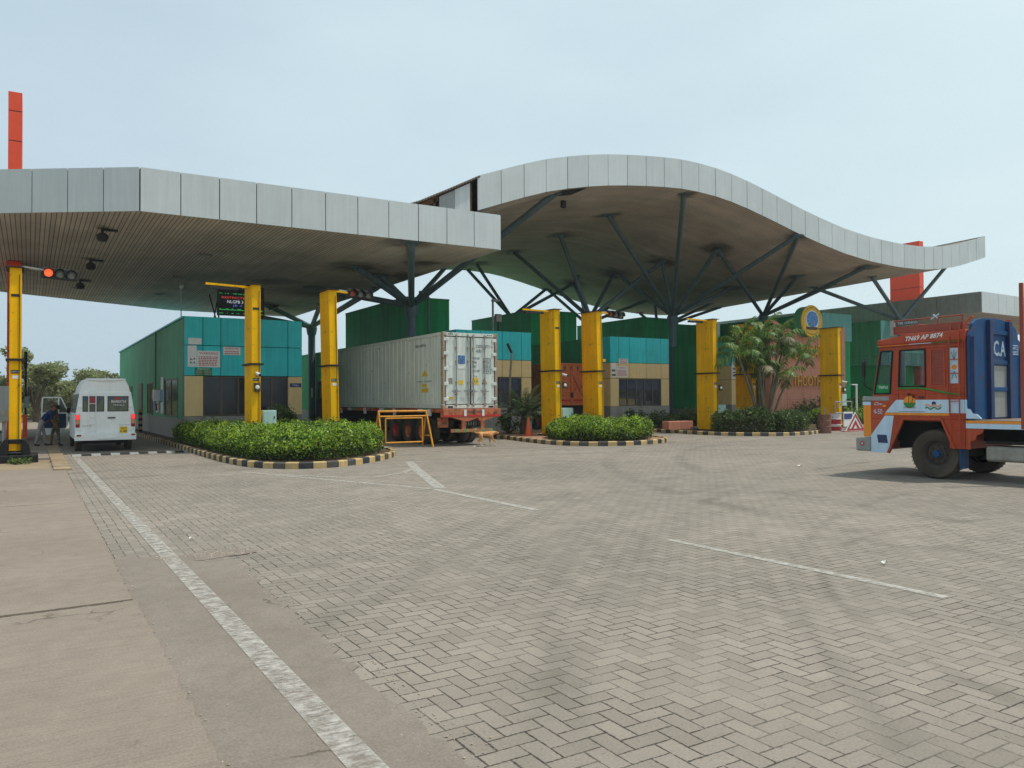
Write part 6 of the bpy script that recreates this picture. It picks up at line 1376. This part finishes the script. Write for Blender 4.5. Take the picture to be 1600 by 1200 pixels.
t = thing('broken_slab', 'broken pale slab leaning on rubble beside the reddish block', 'slab', (29.4, 29.6, .12)); MB().cbox((29.5, 29.4, .32), (1.3, .5, .07), 0, Matrix.Rotation(R(-10), 3, 'Y')).build('slab', 'concrete', t); MB().cbox((29.9, 29.4, .2), (.4, .4, .2), 0, Matrix.Rotation(R(20), 3, 'Z')).build('rubble', 'concrete', t, bevel=.04)
for x, y, sx, sy, lab in ((.86, 33.1, .30, .14, 'crumpled white paper lying in the lane by the two people'), (16.6, 13.2, .10, .07, 'scrap of white litter on the pavers in front of the orange lorry'), (7.6, 5.0, .06, .04, 'tiny white scrap on the pavers past the end of the dashed line'), (14.0, 25.4, .22, .1, 'white scrap on the ground at the dog\'s feet'), (1.75, 10.6, .06, .05, 'leaf litter scrap at the broken edge of the pavers')):
    m = MB(); m.add([(x - sx / 2, y - sy / 2, .02), (x, y - sy / 2, .05), (x + sx / 2, y - sy / 2, .02), (x + sx / 2, y + sy / 2, .025), (x, y + sy / 2, .04), (x - sx / 2, y + sy / 2, .03)], [(0, 1, 4, 5), (1, 2, 3, 4)]); tag(m.build('paper_scrap', 'signw'), lab, 'litter')
# things behind the leftmost post
t = thing('control_box', 'grey electrical box on a pole behind the leftmost yellow post', 'box', (-.9, 32, .05)); MB().box(-1.25, -.6, 32, 32.3, 1.45, 2.3).build('case', 'grey', t, bevel=.015); MB().tube([(-.75, 32.15, .05), (-.75, 32.15, 1.45)], .06, 8).build('pole', 'grey', t); MB().box(-.95, -.62, 31.97, 32.0, 1.1, 1.5).build('lower_box', 'plinth', t)
tag(MB().box(-.25, -.08, 40, 40.15, .05, 1.2).build('barrier_post', 'orange', bevel=.01), 'short orange barrier post behind the leftmost yellow post', 'post')
t = thing('lamp_post', 'dark slim pole rising behind the leftmost yellow post', 'pole', (-.17, 45, .05)); MB().tube([(-.17, 45, .05), (-.17, 45, 4.1)], .05, 8).build('pole', 'dk', t); MB().box(-.24, -.10, 44.9, 45.1, 3.4, 4.2).build('sleeve', 'dk', t)
tag(MB().box(-.2, -.02, 42, 42.03, 1.5, 2.0).build('small_sign', 'cab'), 'small pale sign to the right of the leftmost yellow post', 'sign')
m = MB()
for i in range(8): m.box(4.9, 5.08, 45.6, 45.78, .12 + .15 * i, .27 + .15 * i, i % 2)
tag(m.build('striped_bollard', ['dk', 'kerb_y']), 'dark striped bollard by the green side wall right of the van', 'bollard')
t = thing('motorcycle', 'parked motorcycle cut off by the left edge of the photo', 'motorcycle', (-1.75, 37.5, .05)); L = dict(world=False)
for x in (-.62, .62):
    w = MB().lathe([(.22, -.04), (.29, -.045), (.30, 0), (.29, .045), (.22, .04)], (x, 0, .30), (0, 1, 0), 24).build('wheel', 'tyre', t, smooth=40, **L); MB().lathe([(0, -.04), (.05, -.05), (.22, -.03), (.22, .03), (.05, .05), (0, .04)], (x, 0, .3), (0, 1, 0), 20).build('rim', 'c_gal', w, smooth=40, **L)
MB().prism([(-.1, -.12, .72), (.3, -.12, .74), (.36, -.12, .88), (.1, -.12, .95), (-.1, -.12, .85)], (0, .24, 0)).build('fuel_tank', 'skyblue', t, bevel=.04, **L); MB().box(-.65, -.08, -.12, .12, .74, .84).build('seat', 'blk', t, bevel=.03, **L)
MB().box(-.15, .2, -.14, .14, .3, .66).build('engine', 'dk', t, bevel=.03, **L); MB().tube([(.62, .06, .3), (.42, .06, .95)], .025, 8).tube([(.62, -.06, .3), (.42, -.06, .95)], .025, 8).tube([(.38, -.33, 1.05), (.42, 0, .98), (.38, .33, 1.05)], .016, 8).build('fork', 'c_gal', t, **L)
MB().tube([(-.62, .08, .3), (-.5, .08, .7)], .025, 8).tube([(.1, .1, .28), (-.7, .14, .34)], .035, 8).build('exhaust', 'c_gal', t, **L); MB().lathe([(0, .06), (.08, .05), (.09, 0), (.05, -.06)], (.52, 0, .9), (1, 0, 0), 16).build('headlight', 'signw', t, smooth=40, **L)
# ------------------------------------------------------------------ vegetation
def leaf_arrays(P, size, up=.5, asp=1.7, rng=None, jit=.35):
    """one small pointed leaf (quad) per point, random directions"""
    rng = rng or np.random; n = len(P)
    d = rng.normal(size=(n, 3)); d[:, 2] = d[:, 2] * .7 + up * .5; d /= np.linalg.norm(d, axis=1)[:, None]
    e = rng.normal(size=(n, 3)); e -= (e * d).sum(1)[:, None] * d; e /= np.linalg.norm(e, axis=1)[:, None]
    s = size * (1 + jit * rng.uniform(-1, 1, n))[:, None]
    v = np.stack([P, P + d * s * .5 + e * s / asp * .5, P + d * s, P + d * s * .5 - e * s / asp * .5], 1)
    return v.reshape(-1, 3)
def quads_obj(name, V, mat, parent=None, world=True, mi=None):
    off = Vector((0, 0, 0))
    if world:
        p = parent
        while p is not None: off += p.location; p = p.parent
    V = np.asarray(V, dtype=np.float32) - np.array(off, dtype=np.float32); n = len(V) // 4
    me = bpy.data.meshes.new(name); me.vertices.add(n * 4); me.loops.add(n * 4); me.polygons.add(n)
    me.vertices.foreach_set('co', V.ravel()); me.loops.foreach_set('vertex_index', np.arange(n * 4, dtype=np.int32)); me.polygons.foreach_set('loop_start', np.arange(0, n * 4, 4, dtype=np.int32))
    for x in (mat if isinstance(mat, (list, tuple)) else [mat]): me.materials.append(MAT[x])
    if mi is not None: me.polygons.foreach_set('material_index', np.asarray(mi, dtype=np.int32))
    me.update(calc_edges=True); me.validate()
    o = bpy.data.objects.new(name, me); COL.objects.link(o)
    if parent is not None: o.parent = parent
    return o
def inside(px, py, poly):
    c = np.zeros(len(px), bool); n = len(poly); j = n - 1
    for i in range(n):
        xi, yi = poly[i]; xj, yj = poly[j]
        c ^= ((yi > py) != (yj > py)) & (px < (xj - xi) * (py - yi) / (yj - yi + 1e-12) + xi); j = i
    return c
def edist(px, py, poly):
    d = np.full(len(px), 1e9); n = len(poly)
    for i in range(n):
        a = np.array(poly[i]); b = np.array(poly[(i + 1) % n]); ab = b - a
        t = np.clip(((px - a[0]) * ab[0] + (py - a[1]) * ab[1]) / (ab @ ab), 0, 1); d = np.minimum(d, np.hypot(px - a[0] - t * ab[0], py - a[1] - t * ab[1]))
    return d
def bumpy(x, y, s):
    return np.sin(x * 2.1 + s) * np.cos(y * 1.7 - s) * .5 + np.sin(x * 5.3 + y * 3.1 + s * 2) * .3 + np.sin(x * 9.1 - y * 7.7) * .2
def hedge(label, poly, H, n, leaf, mat, seed, z0=.13, flowers=0, wild=.3, open_=.12, sunlit_top=0):
    rng = np.random.RandomState(seed); xs = [p[0] for p in poly]; ys = [p[1] for p in poly]
    cx, cy = sum(xs) / len(xs), sum(ys) / len(ys)
    t = thing('hedge', label, 'hedge', (cx, cy, z0))
    px = rng.uniform(min(xs) - .1, max(xs) + .1, n * 4); py = rng.uniform(min(ys) - .1, max(ys) + .1, n * 4); k = inside(px, py, poly); px, py = px[k][:n * 2], py[k][:n * 2]
    d = edist(px, py, poly)
    h = (H * (1 + wild * bumpy(px, py, seed)) - z0) * np.clip((d + .14) / .34, .0, 1) ** .4
    # outer skin is dense, the inside holds few leaves
    z = z0 + h - np.abs(rng.normal(0, .09, len(px))) + (rng.uniform(0, 1, len(px)) > .93) * rng.uniform(0, .20, len(px))
    sd = rng.uniform(0, 1, len(px)) < np.clip(1.1 - d / .5, 0, .8)
    z = np.where(sd, z0 + .06 + rng.uniform(0, 1, len(px)) ** .8 * np.maximum(h - .06, .02), z)
    clump = bumpy(px * 1.9, py * 1.9 + z * 3, seed + 3.3); keep = rng.uniform(-1.0 - open_, 1, len(px)) < clump + .75 - open_
    P = np.stack([px, py, z], 1)[keep] + rng.normal(0, .03, (keep.sum(), 3))
    quads_obj('leaves', leaf_arrays(P, leaf, .7, 1.6, rng), mat, t)
    if sunlit_top:                                                   # pale new shoots on the clipped top; lighter colour also paints in sunlight
        q = rng.randint(0, len(px), int(n * sunlit_top)); q = q[bumpy(px[q] * 1.4, py[q] * 1.4, seed + 8) > -.5]
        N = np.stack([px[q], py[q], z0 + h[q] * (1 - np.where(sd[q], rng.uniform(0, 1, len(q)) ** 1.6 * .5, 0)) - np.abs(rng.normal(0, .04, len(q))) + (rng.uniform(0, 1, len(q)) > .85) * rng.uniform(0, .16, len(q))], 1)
        quads_obj('sunlit_growth', leaf_arrays(N, leaf * .95, .9, 1.8, rng), 'leaf_sun', t)
    # woody inside: short crossing stems
    m = MB(); 
    for i in range(int(n / 220)):
        q = rng.randint(len(px)); a = rng.uniform(0, 6.28); l = max(.1, h[q] * .8); m.tube([(px[q], py[q], z0 - .02), (px[q] + .12 * math.cos(a), py[q] + .12 * math.sin(a), z0 + l)], [.014, .006], 4, caps=False)
    m.build('stems', 'twig', t)['kind'] = 'stuff'
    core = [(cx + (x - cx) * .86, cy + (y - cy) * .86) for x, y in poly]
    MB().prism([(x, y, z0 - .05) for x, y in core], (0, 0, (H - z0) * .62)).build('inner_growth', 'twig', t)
    if flowers:
        f = rng.choice(len(P), flowers); quads_obj('flowers', leaf_arrays(P[f] + [0, 0, .03], leaf * .8, .8, 1.1, rng), 'flower', t)
    return t
hedge('long bright green hedge with white flowers around the two left yellow posts', [(4.9, 34.2), (4.9, 23.6), (5.2, 21.7), (5.75, 20.6), (6.5, 20.35), (7.3, 20.7), (8.5, 21.7), (9.4, 23.0), (9.9, 25), (10.1, 27.5), (8.6, 30.5), (6.4, 31), (5.35, 34.2)], .80, 60000, .068, 'leaf_h', 11, flowers=70, sunlit_top=1.0, open_=.2)
hedge('bright green hedge at the nose of the second island, below its yellow posts', [(17.4, 25.0), (17.7, 24.0), (18.5, 23.25), (19.6, 23.1), (21.0, 23.65), (22.0, 24.9), (22.3, 26.5), (22.2, 28.6), (20.2, 28.9), (18.3, 27.2)], .78, 34000, .072, 'leaf_h', 12, flowers=20, sunlit_top=1.0, open_=.2)
hedge('dark clipped hedge in front of the palm clump on the third island', [(29.3, 25.1), (29.6, 24.45), (31.3, 24.65), (33.2, 25.8), (33.7, 26.9), (32.0, 26.6), (30.2, 25.7)], .98, 16000, .075, 'leaf_d', 13, wild=.06)
hedge('dull open shrubs at the left nose of the third island', [(27.5, 26.6), (27.7, 25.6), (28.4, 24.8), (29.2, 24.5), (29.3, 25.3), (28.7, 26.8), (28.0, 27.4)], 1.05, 6500, .09, 'leaf_d', 14, wild=.3, open_=.4)
hedge('low green planting right of the barrels by the far kerb', [(38.6, 29.8), (40.4, 28.6), (43, 27.9), (45.5, 28.1), (45.5, 29.5), (42, 30.2), (39.6, 31)], .95, 9000, .1, 'leaf_h', 15, wild=.3, open_=.25, sunlit_top=.5)
def bush(label, c, r, h, n, leaf, mat, seed, z0=.13, group=None, name='bush'):
    rng = np.random.RandomState(seed); t = thing(name, label, name, (c[0], c[1], z0), 0, group)
    ns = 26; st = []
    m = MB()
    for i in range(ns):
        a = rng.uniform(0, 6.28); q = rng.uniform(.1, 1) ** .6; e = np.array([c[0] + r * q * math.cos(a), c[1] + r * q * math.sin(a), z0 + h * (1 - .55 * q * q) * rng.uniform(.75, 1.05)])
        b = np.array([c[0] + .12 * r * math.cos(a), c[1] + .12 * r * math.sin(a), z0]); mid = (b * .5 + e * .5) + [0, 0, .08 * h]
        m.tube([tuple(b), tuple(mid), tuple(e)], [.018, .012, .005], 4, caps=False); st.append((b, mid, e))
    m.build('stems', 'bark', t)['kind'] = 'stuff'
    P = []
    for i in range(n):
        b, mid, e = st[rng.randint(ns)]; u = rng.uniform(.25, 1.05); p = mid + (e - mid) * (u * 2 - 1) if u > .5 else b + (mid - b) * u * 2
        P.append(p + rng.normal(0, .07 * r + .02, 3))
    P = np.array(P); P[:, 2] = np.maximum(P[:, 2], z0 + .03)
    quads_obj('leaves', leaf_arrays(P, leaf, .5, 2.0, rng), mat, t); return t
bush('tall feathery shrub in front of the teal booth windows', (8.8, 32.6), .75, 1.55, 2600, .13, 'leaf_b', 21)
bush('low leafy shrub at the right end of the first booth', (10.1, 31.5), .6, .9, 1200, .11, 'leaf_h', 22)
bush('dull shrub at the left foot of the third booth', (28.3, 33.3), .8, 1.0, 1500, .12, 'leaf_d', 23)
bush('green shrub below the third booth windows', (29.9, 33.0), .9, 1.0, 1600, .12, 'leaf_b', 24)
bush('wide green shrub at the right end of the third booth', (31.5, 32.0), 1.0, 1.15, 1800, .12, 'leaf_b', 25)
bush('weedy shrub between the wooden pole and the date palm', (19.1, 31.5), .6, 1.1, 800, .13, 'leaf_b', 26)
bush('yellow green shrub at the foot of the pink wall, left part', (40.2, 31.6), 1.0, 1.5, 2000, .14, 'leaf_b', 27)
bush('yellow green shrub at the foot of the pink wall, beside the rightmost post', (42.2, 31.5), 1.1, 1.7, 2200, .14, 'leaf_b', 28)
bush('loose tall shrub right of the rightmost yellow post', (44.6, 31.0), .9, 2.0, 1500, .14, 'leaf_h', 29)
bush('round shrub beside the orange lorry cab, past the pink wall', (47.0, 31.0), 1.2, 1.5, 2000, .14, 'leaf_h', 30)
bush('small weed clump at the base of the leftmost post', (-.2, 26.2), .45, .14, 260, .09, 'leaf_b', 31, z0=0, name='weed')

def frond(base, az, el, ln, droop, nl, ll, lw, rng, hang=.35, vee=.5):
    """one feather leaf: arching rachis with two rows of leaflets; returns quads"""
    d = np.array([math.cos(az), math.sin(az), 0.0]); pts = []; p = np.array(base, float); ang = el; N = 14; sl = ln / N
    for i in range(N + 1):
        pts.append(p.copy()); p = p + (d * math.cos(ang) + np.array([0, 0, 1.0]) * math.sin(ang)) * sl; ang -= droop / N * (.5 + i / N)
    pts = np.array(pts); side_ = np.array([-d[1], d[0], 0]); Q = []
    for i in range(N):
        w = .022 * (1 - i / N) + .006; a, b = pts[i], pts[i + 1]; Q += [a - side_ * w, a + side_ * w, b + side_ * w, b - side_ * w]
    for k in range(nl):
        u = .16 + .84 * (k + rng.uniform(-.3, .3)) / nl; f = np.clip(u * N, 0, N - .01); i = int(f); o = pts[i] + (pts[i + 1] - pts[i]) * (f - i); tan = pts[i + 1] - pts[i]; tan = tan / np.linalg.norm(tan)
        nrm = np.cross(side_, tan); L_ = ll * (math.sin(math.pi * min(1, .18 + u * .78)) ** .6) * rng.uniform(.8, 1.1)
        for s in (-1, 1):
            v = side_ * s * .8 + tan * .62 + nrm * (-vee if False else vee) * .4 + rng.normal(0, .10, 3); v /= np.linalg.norm(v)
            mid = o + v * L_ * .55; tip = o + v * L_ + np.array([0, 0, -1]) * L_ * hang * rng.uniform(.6, 1.3); wv = np.cross(v, nrm); wv = wv / (np.linalg.norm(wv) + 1e-9) * lw * .5
            Q += [o - wv * .5, o + wv * .5, mid + wv, mid - wv]; Q += [mid - wv, mid + wv, tip + wv * .15, tip - wv * .15]
    return np.array(Q)
def areca(label, c, stems, seed, z0=.13):
    rng = np.random.RandomState(seed); t = thing('areca_palm', label, 'palm', (c[0], c[1], z0))
    for (dx, dy, h, bx, by) in stems:
        b = np.array([c[0] + bx, c[1] + by, z0]); e = np.array([c[0] + dx, c[1] + dy, z0 + h]); mid = b * .5 + e * .5; mid[2] += .0; mid[:2] = b[:2] * .62 + e[:2] * .38
        m = MB().tube([tuple(b), tuple(mid), tuple(e)], [.07, .058, .05], 8); v = e - mid; v /= np.linalg.norm(v)
        m.tube([tuple(e), tuple(e + v * .55)], [.065, .04], 8); st = m.build('stem', 'stem', t, smooth=50); top = e + v * .5
        nf = rng.randint(7, 9)
        for i in range(nf):
            az = i * 2.399 + rng.uniform(-.3, .3) + seed; young = i / nf
            el = 1.38 - young * 1.0 + rng.uniform(-.1, .1); dry = rng.uniform() < (.12 + .35 * young)
            q = frond(top - v * .12 * young, az, el, rng.uniform(1.25, 1.75), 1.3 + .8 * young, 28, .54, .05, rng, .55)
            quads_obj('frond', q, 'frond_dry' if dry and young > .5 else 'frond', t)
    return t
areca('clump of areca palms on the third island with many arching fronds', (32.0, 27.6), [(-1.9, -.3, 3.15, -.35, 0), (-1.1, .4, 3.9, -.2, .15), (-.35, -.2, 4.15, -.08, -.1), (.1, .5, 3.2, .0, .2), (.75, -.3, 4.0, .12, -.12), (1.5, .2, 3.5, .25, .05), (2.3, -.2, 3.3, .35, -.05), (-.7, -.4, 2.5, -.15, -.15), (.35, -.5, 2.2, .05, -.2)], 5)
t = thing('date_palm', 'small spiky date palm beside the yellow post right of the container', 'palm', (19.5, 30.8, .13)); rng = np.random.RandomState(9)
MB().tube([(19.5, 30.8, .1), (19.5, 30.8, .5), (19.55, 30.8, 1.0)], [.22, .2, .14], 10).build('trunk', 'bark', t, smooth=50)
for i in range(30):
    y_ = i / 30; quads_obj('frond', frond((19.55, 30.8, .95 - .15 * y_), i * 2.399, 1.45 - 1.0 * y_, 1.75 - .3 * y_, 1.0 + .6 * y_, 34, .34, .028, rng, .05, .9), 'frond_date', t)

def tree(label, x, y, h, r, n, leaf, seed, mat='leaf_t', z0=0, group=None, trunk=.3, name='tree'):
    rng = np.random.RandomState(seed); t = thing(name, label, 'tree', (x, y, z0), 0, group); m = MB()
    tips = []; th = h * trunk
    m.tube([(x, y, z0 - .1), (x + rng.uniform(-.15, .15), y, z0 + th * .6), (x + rng.uniform(-.25, .25), y, z0 + th)], [.045 * h, .035 * h, .028 * h], 8)
    for i in range(9):
        a = i * 2.4 + rng.uniform(-.4, .4); q = rng.uniform(.35, .95); b = np.array([x, y, z0 + th * rng.uniform(.7, 1.0)]); e = np.array([x + r * q * math.cos(a), y + r * q * math.sin(a), z0 + h * rng.uniform(.22, .92)])
        mid = b * .55 + e * .45 + [0, 0, .06 * h]; m.tube([tuple(b), tuple(mid), tuple(e)], [.018 * h, .012 * h, .004 * h], 6, caps=False)
        for k in range(5):
            a2 = rng.uniform(0, 6.28); e2 = e + np.array([math.cos(a2), math.sin(a2), rng.uniform(-.35, .45)]) * r * rng.uniform(.2, .42); s_ = mid + (e - mid) * rng.uniform(.3, 1)
            m.tube([tuple(s_), tuple(e2)], [.006 * h, .002 * h], 4, caps=False); tips += [e2, (s_ + e2) / 2]
        tips.append(e)
    m.build('trunk', 'bark', t, smooth=50)
    P = []
    per = n // len(tips)
    for c in tips:
        rad = r * rng.uniform(.14, .30); v = rng.normal(size=(per, 3)); v /= np.linalg.norm(v, axis=1)[:, None]; P.append(c + v * (rad * rng.uniform(.3, 1.1, per) ** .5)[:, None] * [1, 1, .7])
    P = np.concatenate(P); P[:, 2] = np.maximum(P[:, 2], z0 + .25)
    quads_obj('crown', leaf_arrays(P, leaf, .4, 1.8, rng), mat, t); return t
tree('tallest pale green tree behind the leftmost yellow post', .5, 79, 6.2, 2.7, 11000, .27, 41, trunk=.16)
tree('bushy olive tree between the leftmost post and the van roof', 3.4, 83, 4.7, 2.6, 9000, .27, 42, trunk=.12)
tree('rounded low tree seen just left of the van roof', 6.3, 85, 4.6, 2.7, 9000, .27, 43, trunk=.12)
tree('olive tree behind the van roof, near the green wall end', 9.3, 86, 4.6, 2.7, 8000, .27, 44, trunk=.12)
tree('scrubby tree at the left photo edge behind the orange tower', -2.9, 80, 4.0, 2.1, 4000, .26, 45, trunk=.2)
tree('scrubby tree beyond the left photo edge, farther out', -7.5, 84, 4.8, 2.6, 4000, .28, 46, trunk=.22)
tree('small tree between the tallest pale tree and the olive tree', 1.9, 88, 4.4, 2.4, 7000, .27, 47, trunk=.12)
tree('leafy tree at the right photo edge below the far grey canopy', 74, 41, 8.2, 2.4, 5000, .26, 48, trunk=.4)
tag(quads_obj('far_wood', np.concatenate([leaf_arrays(np.stack([np.random.RandomState(60).uniform(-120, 160, 26000), 150 + np.random.RandomState(61).uniform(0, 14, 26000), np.random.RandomState(62).uniform(0, 1, 26000) ** .8 * (4.2 + 1.6 * bumpy(np.random.RandomState(60).uniform(-120, 160, 26000) * .13, np.zeros(26000), 2.0))], 1), .9, .4, 1.5)]), 'leaf_t'), 'band of low scrub trees along the horizon', 'wood')['kind'] = 'stuff'
# dry scrub under the far trees
P = np.random.RandomState(70); n = 9000
tag(quads_obj('scrub', leaf_arrays(np.stack([P.uniform(-9, 12, n), P.uniform(85, 91, n), P.uniform(0, 1, n) ** 1.5 * 1.9], 1), .32, .5, 2.0, P), 'leaf_t'), 'dry scrub under the far trees behind the van', 'scrub')['kind'] = 'stuff'
# ------------------------------------------------------------------ the hazy air
hz = NT('haze_air'); hz.t.nodes.remove(hz.b); pv = hz.n('ShaderNodeVolumePrincipled'); pv.inputs['Color'].default_value = (.86, .92, .97, 1); pv.inputs['Density'].default_value = .0005; pv.inputs['Anisotropy'].default_value = .2
hz.l(pv.outputs[0], hz.out.inputs['Volume'])
MB().box(-720, 920, -320, 1120, -1.1, 18).build('haze', hz.m, kind='stuff')
